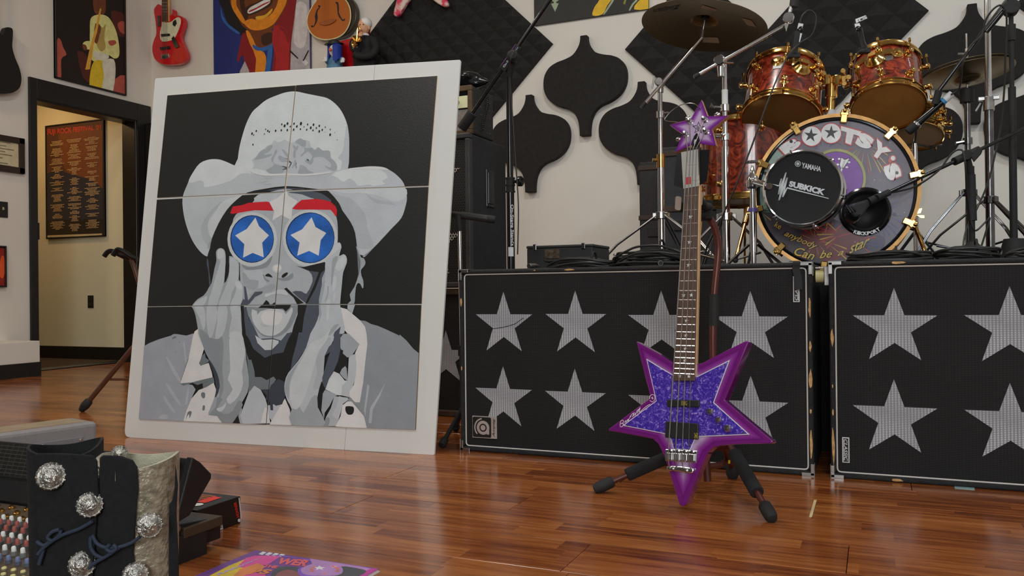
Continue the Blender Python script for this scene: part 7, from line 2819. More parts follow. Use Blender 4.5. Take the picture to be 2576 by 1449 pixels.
# pickups
for q, tq in (([(728, 828), (1057, 835), (1055, 905), (730, 900)], [(862, 882), (920, 884), (920, 842), (862, 840)]), ([(718, 1045), (1047, 1070), (1045, 1230), (710, 1210)], [(1030, 1218), (1030, 1165), (992, 1163), (992, 1215)])):
    b = MB()
    qq = rounded([GPL.uv(GPL.hit(*p)) for p in g5(q)], [.003] * 4, 3)
    b.prism([GPL.at(x, y, .003) for x, y in qq], GPL.n * .009)
    pk = b.build('pickup', mat('pickup_black', (.014, .015, .015), .45), bassg, bevel=.0015)
    b = MB()
    text_quad(b, Plane(GPL.at(0, 0, .0122), GPL.ex, GPL.ey), 'EMG', g5(tq), .0002, 0, .01)
    b.build('pickup_logo', mat('logo_gold', ph(140, 125, 40), .4), pk)
for p, r in (((1165, 948), .0098), ((1253, 1033), .0092), ((1343, 1116), .0102)):
    b = MB()
    c_ = GPL.at(*GPL.uv(GPL.hit(*g5([p])[0])), .0037)
    b.lathe(c_, GPL.n, [(r, 0), (r * 1.02, .004), (r * .97, .011), (r * .7, .0155), (0, .0165)], 18)
    b.build('knob', M_CHROME, bassg, smooth=True)
# bridge and tailpiece
b = MB()
b.prism(gpts(g6([(948, 522), (1268, 540), (1260, 663), (944, 640)]), .001), GPL.n * .004)
br = b.build('bridge_plate', M_CHROME, bassg, bevel=.0015)
for i in range(4):
    x0 = 966 + i * 74
    b = MB()
    b.prism(gpts(g6([(x0, 556 + i * 4), (x0 + 62, 560 + i * 4), (x0 + 60, 636 + i * 4), (x0 - 2, 632 + i * 4)]), .005), GPL.n * .007)
    b.build('saddle', M_STEEL, br, bevel=.002)
    b = MB()
    b.lathe(GPL.at(*GPL.uv(GPL.hit(*g6([(x0 + 30, 540 + i * 4)])[0])), .005), GPL.n, [(.0045, 0), (.0045, .005), (.002, .007), (0, .0071)], 10)
    b.build('saddle_screw', M_DKCHROME, br, smooth=True)
b = MB()
b.prism(gpts(g6([(966, 694), (1000, 690), (1100, 692), (1200, 706), (1238, 714), (1240, 752), (1216, 770), (1150, 762), (1080, 750), (985, 744), (964, 730)]), .001), GPL.n * .009)
tp_ = b.build('tailpiece', M_CHROME, bassg, bevel=.003)
for x, y in ((1030, 720), (1168, 738)):
    b = MB()
    b.lathe(GPL.at(*GPL.uv(GPL.hit(*g6([(x, y)])[0])), .01), GPL.n, [(.006, 0), (.005, .003), (0, .0045)], 12)
    b.build('tailpiece_bolt', M_STEEL, tp_, smooth=True)
# neck, fingerboard, frets, inlays
FBl = [(1700, 959), (1714, 690), (1725, 494), (1733.5, 378)]
FBr = [(1752, 959), (1757.5, 690), (1760.5, 494), (1764, 378)]
b = MB()
b.prism(gpts([(1701, 950), (1753, 950), (1765, 378), (1733, 378)], -.012), GPL.n * .022)
nk = b.build('neck', mat('maple_neck_satin', ph(176, 140, 100), .35), bassg, bevel=.004)
b = MB()
b.prism(gpts([FBl[0], FBr[0], FBr[1], FBr[2], FBr[3], FBl[3], FBl[2], FBl[1]], .010), GPL.n * .006)
fb = b.build('fingerboard', mat('dark_rosewood', ph(70, 52, 42), .5, var=.35, scale=40, stretch=(6, 6, 1)), nk, bevel=.0008)
nut = GPL.uv(GPL.hit(1749, 379))
sad = GPL.uv(GPL.hit(1712, 1150))
axd = V((sad[0] - nut[0], sad[1] - nut[1], 0))
SL = axd.length
axd.normalize()
perp = V((-axd.y, axd.x, 0))
wl = lambda t: (.5 * ((GPL.hit(*FBr[3]) - GPL.hit(*FBl[3])).length) * (1 - t / .76) + .5 * ((GPL.hit(*FBr[0]) - GPL.hit(*FBl[0])).length) * (t / .76))
cen0 = GPL.uv((GPL.hit(*FBl[3]) + GPL.hit(*FBr[3])) / 2)
cen1 = GPL.uv((GPL.hit(*FBl[0]) + GPL.hit(*FBr[0])) / 2)


def fbpt(t, s):
    """t along the scale (0 nut), s across -1..1"""
    k = t / .757
    cx, cy = cen0[0] + (cen1[0] - cen0[0]) * k, cen0[1] + (cen1[1] - cen0[1]) * k
    w = wl(t)
    return (cx - perp.x * w * s * (1 if perp.x < 0 else -1), cy - perp.y * w * s * (1 if perp.x < 0 else -1))


fr = [1 - 2 ** (-i / 12) for i in range(25)]
for i in range(1, 24):
    a, c_ = fbpt(fr[i], -.97), fbpt(fr[i], .97)
    b = MB()
    b.tube([GPL.at(*a, .0163), GPL.at(*c_, .0163)], .0013, 6)
    b.build('fret', M_CHROME, fb)
for i in (5, 7, 9, 12, 15, 17, 19, 21, 24):
    t = (fr[i] + fr[i - 1]) / 2
    for s in ((-.45, .45) if i in (12, 24) else (0,)):
        c_ = fbpt(t, s)
        b = MB()
        layer(b, GPL, star2(c_[0], c_[1], .0075 * (1 - .35 * t), None, .05), .01615, 0)
        b.build('star_inlay', mat('pearl_inlay', ph(205, 205, 205), .3), fb)
# headstock
hd_px = gh([(635, 66), (680, 190), (728, 316), (890, 312), (1056, 306), (925, 412), (795, 518), (826, 640), (862, 772), (780, 742), (690, 718), (640, 730), (615, 830), (490, 830), (460, 800), (400, 780), (310, 830), (228, 872), (290, 730), (346, 590), (245, 520), (146, 448), (300, 405), (470, 364), (552, 214)])
qh = [GPL.uv(GPL.hit(*p)) for p in hd_px]
b = MB()
b.prism([GPL.at(x, y, .002) for x, y in qh], -GPL.n * .017)
hs = b.build('headstock', mat('maple_sides', ph(150, 108, 70), .35, var=.15), bassg, bevel=.0012)
HR = [(86, 22, 104), (96, 30, 112), (106, 46, 122), (120, 70, 134), (136, 100, 148), (152, 126, 160), (160, 138, 166)]
qh2 = [GPL.uv(GPL.hit(*p)) for p in gh([(635, 66), (728, 316), (1056, 306), (795, 518), (862, 772), (560, 735), (228, 872), (346, 590), (146, 448), (470, 364)])]
b = MB()
for i, c_ in enumerate(HR):
    layer(b, GPL, offset_poly(qh2, .0006 + i * .0027), .0021 + .00005 * i, i)
b.build('burst_finish', [mat('head_burst_%d' % i, ph(*c_), .13, var=.03, coat=.8) for i, c_ in enumerate(HR)], hs)
b = MB()
h1 = Plane(GPL.at(0, 0, .0026), GPL.ex, GPL.ey)
text_quad(b, h1, 'W', gh([(572, 245), (636, 235), (640, 180), (578, 192)]), .0001, 0, .02, .2)
b.build('logo_letter', M_BLACK, hs)
b = MB()
so = [h1.uv(h1.hit(*p)) for p in gh([(585 + x, 495 - y) for x, y in star2(0, 0, 100, 44, .04)])]
si = offset_poly(so, .0016)
if area2(so) < 0:
    so = so[::-1]
if area2(si) < 0:
    si = si[::-1]
for i in range(len(so)):
    j = (i + 1) % len(so)
    layer(b, h1, [so[i], so[j], si[j], si[i]], .0001, 0)
b.build('logo_star', M_BLACK, hs)
b = MB()
layer(b, h1, [h1.uv(h1.hit(*p)) for p in gh(ell(580, 500, 26, 34, 10))], .0001, 0)
b.build('logo_face', mat('logo_grey', ph(90, 85, 95), .4), hs)
b = MB()
b.prism(gpts(gh([(565, 572), (598, 620), (612, 690), (612, 830), (496, 830), (500, 690), (530, 620)]), .002), GPL.n * .003)
tc_ = b.build('truss_cover', M_GLOSSBLK, hs, bevel=.001)
b = MB()
text_quad(b, Plane(GPL.at(0, 0, .0052), GPL.ex, GPL.ey), 'W', gh([(515, 740), (560, 735), (568, 660), (520, 670)]), .0001, 0, .02, .3)
b.build('cover_print', M_WHITE, tc_)
TUN = [(472, 410), (695, 382), (406, 606), (714, 560)]
KEY = [(402, 320), (845, 262), (255, 640), (930, 570)]
for p, k in zip(TUN, KEY):
    b = MB()
    c_ = GPL.at(*GPL.uv(GPL.hit(*gh([p])[0])), .002)
    b.lathe(c_, GPL.n, [(.0085, 0), (.0085, .002), (.005, .003), (.0045, .013), (.0065, .014), (.0065, .018), (0, .019)], 14)
    tu = b.build('tuner_post', M_CHROME, hs, smooth=True)
    b = MB()
    kk = GPL.at(*GPL.uv(GPL.hit(*gh([k])[0])), -.016)
    b.cyl(c_ - GPL.n * .018, kk, .003, n=8)
    dv = (kk - c_).normalized()
    b.ball(kk, .0085, 10, 6, (1, .5, .8))
    b.build('tuner_key', M_CHROME, tu, smooth=True)
b = MB()
b.prism(gpts([(1731, 381), (1766, 379), (1766, 374), (1731, 376)], .004), GPL.n * .013)
b.build('nut', M_BLACK, nk)
# strings
SN = [(1735, 378), (1742.5, 378), (1749.5, 378), (1757, 378)]
SB_ = [(1686.5, 1152), (1704.5, 1154), (1721.5, 1155), (1737.5, 1157)]
SE = [(1688, 1178), (1705, 1176), (1722, 1178), (1741, 1182)]
for i, r in enumerate((.0016, .0014, .0012, .001)):
    order = (2, 0, 1, 3)
    tp0 = gh([TUN[order[i]]])[0]
    b = MB()
    b.tube([GPL.at(*GPL.uv(GPL.hit(*tp0)), .011), GPL.at(*GPL.uv(GPL.hit(*SN[i])), .018), GPL.at(*GPL.uv(GPL.hit(*SB_[i])), .0185), GPL.at(*GPL.uv(GPL.hit(*SE[i])), .012)], r, 6)
    b.build('string', M_STEEL, bassg)
b = MB()
pts = [GPL.at(*GPL.uv(GPL.hit(*p)), .012) for p in gh([(472, 410), (300, 430), (104, 402), (130, 330), (220, 240), (340, 170), (470, 142), (560, 160), (600, 190)])]
b.tube(smooth_pts(pts[1:], 5, False), .0011, 5)
b.build('loose_string_end', M_STEEL, bassg)
# signature in white paint pen
SG = Plane(GPL.at(0, 0, .0009), GPL.ex, GPL.ey)
for pts in ([(240, 1090), (248, 1045), (270, 1035), (272, 1060), (250, 1070), (276, 1070), (262, 1100), (240, 1098)], [(285, 1060), (296, 1040), (304, 1050), (296, 1062), (310, 1040), (322, 1025), (330, 1035), (316, 1045), (340, 1010), (352, 990)], [(340, 1000), (372, 965), (380, 985), (360, 1000), (395, 975), (380, 960), (372, 990)], [(395, 985), (410, 945), (430, 925), (415, 965), (445, 905), (436, 955), (460, 935), (500, 900), (545, 872)], [(540, 820), (545, 790), (570, 775), (592, 790), (590, 830), (565, 848), (543, 835)], [(558, 800), (566, 812), (574, 798), (566, 820), (580, 815)]):
    b = MB()
    b.tube(smooth_pts([SG.at(*SG.uv(SG.hit(*p))) for p in g5(pts)], 4, False), .0008, 5)
    b.build('signature_stroke', m_white, body)
# brochure tucked under the strings
bro = thing('brochure', 'silver brochure tucked behind the strings below the headstock', 'brochure', GPL.at(*GPL.uv(GPL.hit(1742, 475)), .016))
b = MB()
b.prism(gpts(gh([(355, 893), (605, 845), (626, 1402), (388, 1442)]), .0166), GPL.n * .0008)
b.build('cover', mat('brochure_silver', ph(140, 138, 132), .3, var=.1, scale=4), bro)
b = MB()
b2 = Plane(GPL.at(0, 0, .0175), GPL.ex, GPL.ey)
layer(b, b2, [b2.uv(b2.hit(*p)) for p in gh([(382, 1246), (470, 1236), (474, 1345), (386, 1356)])], .0001, 0)
text_quad(b, b2, 'GUITARS', gh([(600, 1330), (596, 1215), (574, 1218), (578, 1332)]), .0001, 1, .0)
b.build('cover_print', [mat('brochure_red', ph(150, 40, 45), .4), M_WHITE], bro)
b = MB()
b.prism(gpts(gh([(628, 858), (784, 850), (766, 1100), (738, 1332), (640, 1384)]), .0155), GPL.n * .0006)
b.prism(gpts(gh([(628, 858), (640, 1384), (652, 1378), (640, 862)]), .0155), GPL.n * .003)
b.build('plastic_sleeve', mat('black_plastic_sleeve', (.012, .013, .015), .12), bro)
b = MB()
b.prism(gpts(gh([(286, 905), (357, 893), (388, 1442), (330, 1420), (240, 1390)]), .0153), GPL.n * .0006)
b.build('back_flap', mat('black_flap', (.01, .01, .01), .3), bro)

# ---------------- the stand
m_brown = mat('oxblood_tube', ph(72, 34, 28), .35, .2, var=.15)
gst = thing('guitar_stand', 'oxblood tube guitar stand with black foam legs under the star bass', 'guitar stand', ((fl(1720, 1240)).x, 2.4, 0))
hubp = dep(1812, 1112, 2.42)
for ftp, f0, f1, t1 in (((1503, 1240), (1652, 1112), (1543, 1201), (1524, 1219)), ((1940, 1314), (1851, 1128), (1908, 1262), (1922, 1288))):
    foot = fl(*ftp) + V((0, 0, .014))
    top = hubp + V((-.05 if ftp[0] < 1700 else .03, -.03, .0))
    # leg runs straight from the hub to the foot
    dv = (foot - top).normalized()
    b = MB()
    b.cyl(top, foot, .0085, n=14)
    lg = b.build('leg', m_brown, gst, smooth=True)
    Lg = (foot - top).length
    b = MB()
    k1 = .72 if ftp[0] < 1700 else .7
    b.cyl(top + dv * Lg * .14, top + dv * Lg * k1, .0185, n=18)
    b.build('foam_sleeve', M_FOAM, lg, bevel=.004)
    b = MB()
    b.lathe(foot - dv * .05, dv, [(.0125, 0), (.0165, .006), (.0175, .03), (.0165, .048), (.012, .06), (.0, .062)], 16)
    b.build('rubber_foot', M_RUBBER, lg, smooth=True)
rf = fl(1843, 1204) + V((0, 0, .03))
b = MB()
b.tube([hubp, hubp + V((0, .05, -.02)), rf], .0095, 12)
lg = b.build('rear_leg', m_brown, gst, smooth=True)
b = MB()
b.lathe(rf + V((0, 0, .02)), (0, 0, -1), [(.014, 0), (.019, .01), (.02, .035), (.013, .05)], 14)
b.build('rubber_foot', M_RUBBER, lg, smooth=True)
b = MB()
b.tube([dep(1770, 1175, 2.45), dep(1812, 1170, 2.47), rf + V((-.01, -.02, .03))], .009, 10)
b.cyl(dep(1776, 1150, 2.42), dep(1780, 1210, 2.42), .011, n=10)
b.build('lower_brace', m_brown, gst, smooth=True)
b = MB()
p = dep(1832, 1160, 2.46)
b.box(p - FW * .0105, (.006, .001, .01), ex=RI, ey=FW)
b.build('sticker', mat('yellow_sticker', ph(190, 165, 30), .5), gst)
b = MB()
pole = [hubp + V((0, 0, -.02)), dep(1797, 1000, 2.46), dep(1793, 860, 2.47), dep(1797, 740, 2.48), dep(1806, 650, 2.49), dep(1806, 610, 2.49), dep(1797, 570, 2.485), dep(1782, 545, 2.48)]
b.tube(smooth_pts(pole, 4, False), .0105, 14)
b.build('post', m_brown, gst, smooth=True)
b = MB()
b.cyl(dep(1796, 820, 2.475), dep(1797, 740, 2.48), .0145, n=14)
b.build('post_grip', M_RUBBER, gst, smooth=True)
b = MB()
yk = dep(1776, 530, 2.47)
b.box(yk, (.03, .05, .06), ex=RI, ey=FW, ez=UP)
b.build('yoke_block', M_GLOSSBLK, gst, bevel=.006)
for p0, p1 in (((1768, 540), (1704, 512)), ((1782, 520), (1758, 500))):
    b = MB()
    a_ = dep(*p0, 2.45)
    tip_ = dep(*p1, 2.33)
    b.tube([a_, (a_ + tip_) / 2 + V((0, 0, -.01)), tip_], .0125, 12)
    ya = b.build('yoke_arm', M_RUBBER, gst, smooth=True)
    b = MB()
    b.prism([tip_ + RI * x + UP * y for x, y in rounded([(-.008, -.018), (.008, -.02), (.01, .018), (-.006, .02)], [.005] * 4, 3)], -FW * .008)
    b.build('yoke_pad', mat('grey_yoke_pad', ph(120, 105, 92), .5), ya)
b = MB()
b.cyl(hubp + V((-.03, 0, -.01)), hubp + V((.03, 0, .0)), .02, n=14)
b.build('hub', m_brown, gst, bevel=.004)


# ================================================================== FOREGROUND
# ---------------- mixing console
MX1, MX0 = -1.376, -2.75
root = thing('mixing_console', 'black mixing console with meter bridge on the floor at lower left', 'mixer', ((MX0 + MX1) / 2, 1.25, 0))
m_mix = mat('console_black', (.012, .012, .0125), .42, var=.2, bump=.15, scale=60)
m_panel = mat('console_panel', ph(58, 46, 32), .5, var=.3, scale=60)
prof = [atx(*p, MX1) for p in ((485, 1150), (505, 1163), (533, 1192), (532, 1204), (478, 1297), (441, 1320))]
b = MB()
b.prism(prof, V((-.018, 0, 0)))
b.build('side_cheek', m_mix, root, bevel=.003)
zt_, yt_ = prof[0].z, prof[0].y
b = MB()
inner = [p + V((-.018, 0, 0)) for p in prof]
inner[0] = inner[0] + V((0, .006, -.004))
b.prism(inner, V((MX0 - MX1 + .018, 0, 0)))
b.build('bridge_housing', m_mix, root, bevel=.003)
# front slope of the bridge
fa, fbm = prof[0], prof[-1]
ez_ = (fa - fbm).normalized()
BPl = Plane(V((MX1 - .018, fbm.y, fbm.z)), (1, 0, 0), ez_)
if BPl.n.y > 0:
    BPl = Plane(BPl.o, -BPl.ex, BPl.ey)
hgt = (fa - fbm).length


def bp(x, t, h):
    """point on the sloped meter bridge: x world, t 0..1 up the slope, h proud"""
    return V((x, fbm.y, fbm.z)) + ez_ * (hgt * t) + BPl.n * h


def gridmat():
    m = bpy.data.materials.new('meter_grille')
    m.use_nodes = True
    nt, p = nodes_of(m)
    N, L = nt.nodes.new, nt.links.new
    tc = N('ShaderNodeTexCoord')
    br_ = N('ShaderNodeTexBrick')
    br_.offset = 0
    br_.inputs['Color1'].default_value = (.006, .006, .006, 1)
    br_.inputs['Color2'].default_value = (.012, .011, .009, 1)
    br_.inputs['Mortar'].default_value = (.075, .068, .055, 1)
    br_.inputs['Scale'].default_value = 1
    br_.inputs['Brick Width'].default_value = .02
    br_.inputs['Row Height'].default_value = .0085
    br_.inputs['Mortar Size'].default_value = .0006
    cb_ = N('ShaderNodeCombineXYZ')
    sp_ = N('ShaderNodeSeparateXYZ')
    L(tc.outputs['Object'], sp_.inputs[0])
    L(sp_.outputs[0], cb_.inputs[0])
    L(sp_.outputs[2], cb_.inputs[1])
    L(cb_.outputs[0], br_.inputs['Vector'])
    L(br_.outputs['Color'], p.inputs['Base Color'])
    p.inputs['Roughness'].default_value = .35
    return m


xg = MX1 - .205
b = MB()
b.prism([bp(MX0, .4, .001), bp(xg, .4, .001), bp(xg, .95, .001), bp(MX0, .95, .001)], BPl.n * .003)
b.build('meter_grille', gridmat(), root)
for i, x0 in enumerate((MX1 - .105, MX1 - .19)):
    b = MB()
    b.prism([bp(x0, .4, .001), bp(x0 + .075, .4, .001), bp(x0 + .075, .93, .001), bp(x0, .93, .001)], BPl.n * .002)
    mt = b.build('meter_bezel', M_GLOSSBLK, root, bevel=.001)
    b = MB()
    b.prism([bp(x0 + .008, .47, .003), bp(x0 + .067, .47, .003), bp(x0 + .067, .87, .003), bp(x0 + .008, .87, .003)], BPl.n * .0006)
    b.build('meter_face', mat('meter_white', ph(190, 195, 190), .3, var=.03), mt)
    b = MB()
    b.tube([bp(x0 + .016, .62, .004), bp(x0 + .03, .72, .004), bp(x0 + .045, .72, .004), bp(x0 + .06, .62, .004)], .0007, 4)
    b.build('meter_scale', mat('meter_red', ph(150, 50, 45), .5), mt)
# control surface
zs0, ys0 = fbm.z - .004, fbm.y + .005
zs1, ys1 = .055, .98
b = MB()
xr = MX1 - .01
b.prism([V((xr, ys0, zs0)), V((xr, ys1, zs1)), V((xr, ys1, .02)), V((xr, ys0 + .14, .02)), V((xr, ys0 + .14, .07))], V((MX0 - xr, 0, 0)))
b.build('body', m_mix, root, bevel=.002)
sl = (V((0, ys1, zs1)) - V((0, ys0, zs0)))
slL = sl.length
sl.normalize()
sn_ = V((1, 0, 0)).cross(-sl)
if sn_.z < 0:
    sn_ = -sn_
b = MB()
b.prism([V((x, ys0, zs0)) + sl * t for x, t in ((MX0, .01), (xr - .012, .01), (xr - .012, slL - .01), (MX0, slL - .01))], sn_ * .002)
b.build('panel', m_panel, root)
b = MB()
b.box2((MX1 - .5, 1.36, 0), (MX1 - .002, 1.441, .06))
b.build('foot_block', M_BLACK, root)
b = MB()
b.box2((MX0, 1.02, 0), (MX0 + .1, 1.44, .05))
b.build('foot_block', M_BLACK, root)
b = MB()
ys = atx(560, 1288, MX1).y
b.box2((MX0, ys0 + .02, .052), (MX1, ys, .074))
b.build('rear_ledge', mat('console_brown_top', ph(54, 42, 28), .5), root, bevel=.002)
# knobs: white tipped rows
km = {}


def knob_mesh(tip, ring):
    b = MB()
    b.mi = 0
    b.lathe((0, 0, 0), (0, 0, 1), [(.0062, 0), (.0058, .008), (.0045, .009)], 10)
    b.mi = 1
    b.lathe((0, 0, .008), (0, 0, 1), [(.0046, 0), (.0042, .009), (.003, .0105), (0, .0106)], 10)
    return b


K1 = [mat('knob_grey', ph(96, 96, 96), .5), mat('knob_white', ph(190, 188, 182), .45)]
K2 = [mat('knob_dark', ph(60, 58, 56), .5), mat('knob_red_ring', ph(130, 66, 60), .5)]
K3 = [mat('knob_blue_base', ph(70, 72, 84), .5), mat('knob_blue', ph(86, 96, 130), .5)]
K4 = [mat('button_base', ph(90, 84, 60), .6), mat('button_cream', ph(168, 160, 110), .5)]
rotk = sn_.to_track_quat('Z', 'Y')
protos = {}
cols = [xr - .05 - i * .0262 for i in range(27)]
rows = [(.05, 'j'), (.075, 'j'), (.105, 1), (.13, 2), (.155, 2), (.18, 1), (.205, 2), (.232, 1), (.262, 3), (.29, 4), (.31, 4)]
cnt = 0
for t, kind in rows:
    if t > slL - .02 or kind == 'j':
        continue
    for i, x in enumerate(cols):
        kk = kind
        pos = V((x, ys0, zs0)) + sl * t + sn_ * .002
        if kk not in protos:
            bb = knob_mesh(0, 0)
            o = bb.build('knob' if kk != 4 else 'button', {1: K1, 2: K2, 3: K3, 4: K4}[kk], root, smooth=True, loc=(0, 0, 0))
            protos[kk] = o
        else:
            o = protos[kk].copy()
            COL.objects.link(o)
            o.parent = root
        o.location = pos - WL[root]
        o.rotation_euler = rotk.to_euler()
        o.scale = (1, 1, {1: 1.0, 2: 1.1, 3: .8, 4: .35}[kk])
        cnt += 1
# row of gold jacks at the back of the panel
jp = None
for t in (.03, .055, .08):
    for i, x in enumerate(cols[::2]):
        pos = V((x, ys0, zs0)) + sl * t + sn_ * .002
        if jp is None:
            b = MB()
            b.lathe((0, 0, 0), (0, 0, 1), [(.008, 0), (.008, .004), (.005, .005), (.005, .008), (.003, .0082), (.003, .002)], 10)
            jp = o = b.build('jack', M_GOLD, root, smooth=True, loc=(0, 0, 0))
        else:
            o = jp.copy()
            COL.objects.link(o)
            o.parent = root
        o.location = pos - WL[root]
        o.rotation_euler = rotk.to_euler()
b = MB()
b.lathe(atx(447, 1330, MX1) , (1, 0, 0), [(.007, 0), (.007, .002), (.004, .003), (0, .0032)], 12)
b.build('side_screw', M_STEEL, root, smooth=True)

# ---------------- black boots with silver conchos
m_suede = mat('black_suede', (.007, .0072, .008), .9, var=.4, scale=120, bump=.3)
m_lizard = mat('silver_lizard', ph(120, 112, 96), .35, .25, var=.35, scale=90, bump=.9, bscale=120)
m_lining = mat('cream_fleece', ph(150, 146, 128), .8, var=.1, scale=60, bump=.4)
m_lace = mat('navy_lace', ph(34, 42, 56), .8)
m_concho = mat('antique_silver', (.5, .48, .44), .32, .95, var=.45, scale=160, bump=.8, bscale=260)


def boot(label, cx, cy, top, w, d, yawb, liz, seed):
    base = V((cx, cy, 0))
    r = thing('boot', label, 'boot', base, 'pair of boots')
    ex, ey = V((math.cos(yawb), math.sin(yawb), 0)), V((-math.sin(yawb), math.cos(yawb), 0))
    n = 32
    rings = []
    # foot (toe towards -ey) blending into the shaft
    sect = [(.0, .042, .12, -.055), (.012, .044, .124, -.058), (.04, .043, .12, -.052), (.07, .042, .1, -.036), (.1, .042, .075, -.012), (.14, w * .95, d * 1.02, 0), (.2, w, d, 0), (.28, w * 1.02, d * 1.02, 0), (top - .012, w * 1.05, d * 1.05, 0), (top, w * 1.05, d * 1.05, 0)]
    for z, a, c_, off in sect:
        ring = []
        for i in range(n):
            t = 2 * PI * i / n
            ct, st_ = math.cos(t), math.sin(t)
            k = (abs(ct) ** 2.6 + abs(st_) ** 2.6) ** (-1 / 2.6)
            zz = z + (.006 * math.sin(2 * t + seed) if z > .3 else 0)
            ring.append(base + ex * (a * ct * k) + ey * (c_ * st_ * k + off) + V((0, 0, zz)))
        rings.append(ring)
    inner = []
    for z, k2 in ((top - .001, .92), (top - .08, .9)):
        inner.append([base + (p - base - V((0, 0, p.z))) * k2 + V((0, 0, p.z if z > top - .01 else z)) for p in rings[-1]])
    b = MB()
    vs = [p for rg in rings for p in rg]
    fs = []
    for k in range(len(rings) - 1):
        for i in range(n):
            fs.append((k * n + i, k * n + (i + 1) % n, (k + 1) * n + (i + 1) % n, (k + 1) * n + i))
    fs.append(tuple(reversed(range(n))))
    b.add(vs, fs)
    upm = b.build('upper', m_lizard if liz else m_suede, r, smooth=True, ang=60)
    b = MB()
    vs = rings[-1] + inner[0] + inner[1]
    fs = []
    for k in range(2):
        for i in range(n):
            fs.append((k * n + i, k * n + (i + 1) % n, (k + 1) * n + (i + 1) % n, (k + 1) * n + i))
    b.add(vs, fs)
    b.build('lining', m_lining if liz else m_suede, r, smooth=True)
    b = MB()
    b.lathe(base + ey * -.055, (0, 0, 1), [(.043, -.0), (.045, .002), (.045, .014), (.043, .016)], 28, True, 1.0, 2.75)
    b.build('sole', M_RUBBER, r)
    return r, base, ex, ey


def panel_strip(r, pts, wdt, mat_, nm, thick=.004):
    """a leather flap: px outline at depth with thickness"""
    b = MB()
    b.prism(pts, FW * thick)
    return b.build(nm, mat_, r, bevel=.0015)


def concho(r, p, rad, nrm):
    b = MB()
    b.lathe(p, nrm, [(rad, 0), (rad * 1.0, .0015), (rad * .92, .0035), (rad * .86, .0028), (rad * .6, .005), (rad * .45, .008), (rad * .2, .0095), (0, .01)], 22)
    o = b.build('concho', m_concho, r, smooth=True)
    b = MB()
    u, v, a = frame(nrm)
    for i in range(16):
        t = 2 * PI * i / 16
        b.ball(p + (u * math.cos(t) + v * math.sin(t)) * rad * .95 + a * .002, rad * .085, 6, 4)
    for i in range(6):
        t = 2 * PI * i / 6
        b.ball(p + (u * math.cos(t) + v * math.sin(t)) * rad * .38 + a * .007, rad * .13, 6, 4)
    b.build('beading', m_concho, o, smooth=True)
    return o


DBt = 1.1
cA = dep(168, 1300, DBt + .055)
rA, bA, exA, eyA = boot('black suede boot with round silver concho, left of the pair', cA.x, cA.y, dep(168, 1142, DBt).z, .043, .055, .7, False, 1)
cB = dep(350, 1300, DBt + .06)
rB, bB, exB, eyB = boot('boot with black flap over silver reptile leather, right of the pair', cB.x, cB.y, dep(390, 1166, DBt + .02).z, .05, .056, .7, True, 2)
vd = -ray(200, 1250).normalized()
# front flaps
q = [dep(*p, DBt - .006) for p in ((86, 1146), (94, 1141), (160, 1141), (232, 1146), (243, 1160), (246, 1240), (240, 1330), (232, 1449), (230, 1640), (100, 1640), (96, 1400), (92, 1300), (86, 1220))]
flA = panel_strip(rA, q, 0, m_suede, 'front_flap')
q = [dep(*p, DBt + .0) for p in ((250, 1152), (258, 1146), (300, 1147), (332, 1158), (344, 1176), (346, 1230), (340, 1300), (334, 1390), (345, 1500), (345, 1640), (240, 1640), (232, 1450), (240, 1340), (248, 1250))]
flB = panel_strip(rB, q, 0, m_suede, 'front_flap')
q = [dep(*p, DBt + .035) for p in ((440, 1170), (446, 1220), (442, 1290), (448, 1400), (450, 1640), (420, 1640), (418, 1440), (404, 1330), (412, 1290), (432, 1260), (438, 1230))]
panel_strip(rB, q, 0, m_suede, 'rear_flap')
for r, p, rad, D in ((rA, (128, 1198), .0178, DBt - .012), (rA, (226, 1270), .0165, DBt - .008), (rA, (206, 1420), .017, DBt - .008), (rB, (376, 1322), .0165, DBt + .0), (rB, (340, 1446), .0165, DBt - .006), (rB, (300, 1141), .011, DBt + .08), (rB, (243, 1200), .013, DBt + .01)):
    concho(r, dep(*p, D), rad, vd)
for r, pts, D in ((rA, [(232, 1312), (200, 1330), (160, 1345), (130, 1362), (108, 1380), (95, 1395)], DBt - .014), (rA, [(150, 1332), (132, 1338), (120, 1352), (132, 1360), (150, 1345), (152, 1334)], DBt - .014), (rA, [(125, 1362), (112, 1372), (100, 1368), (92, 1362)], DBt - .014), (rA, [(110, 1380), (104, 1400), (98, 1420)], DBt - .012),
                  (rB, [(232, 1346), (245, 1368), (270, 1378), (300, 1376), (330, 1366), (352, 1350)], DBt - .008), (rB, [(228, 1350), (228, 1375), (240, 1395), (262, 1405)], DBt - .008), (rB, [(300, 1378), (270, 1398), (240, 1415), (222, 1430)], DBt - .009), (rB, [(276, 1370), (268, 1380), (280, 1388), (292, 1380), (285, 1370)], DBt - .012)):
    b = MB()
    b.tube(smooth_pts([dep(*p, D) for p in pts], 5, False), .0024, 7)
    b.build('lace', m_lace, r, smooth=True)

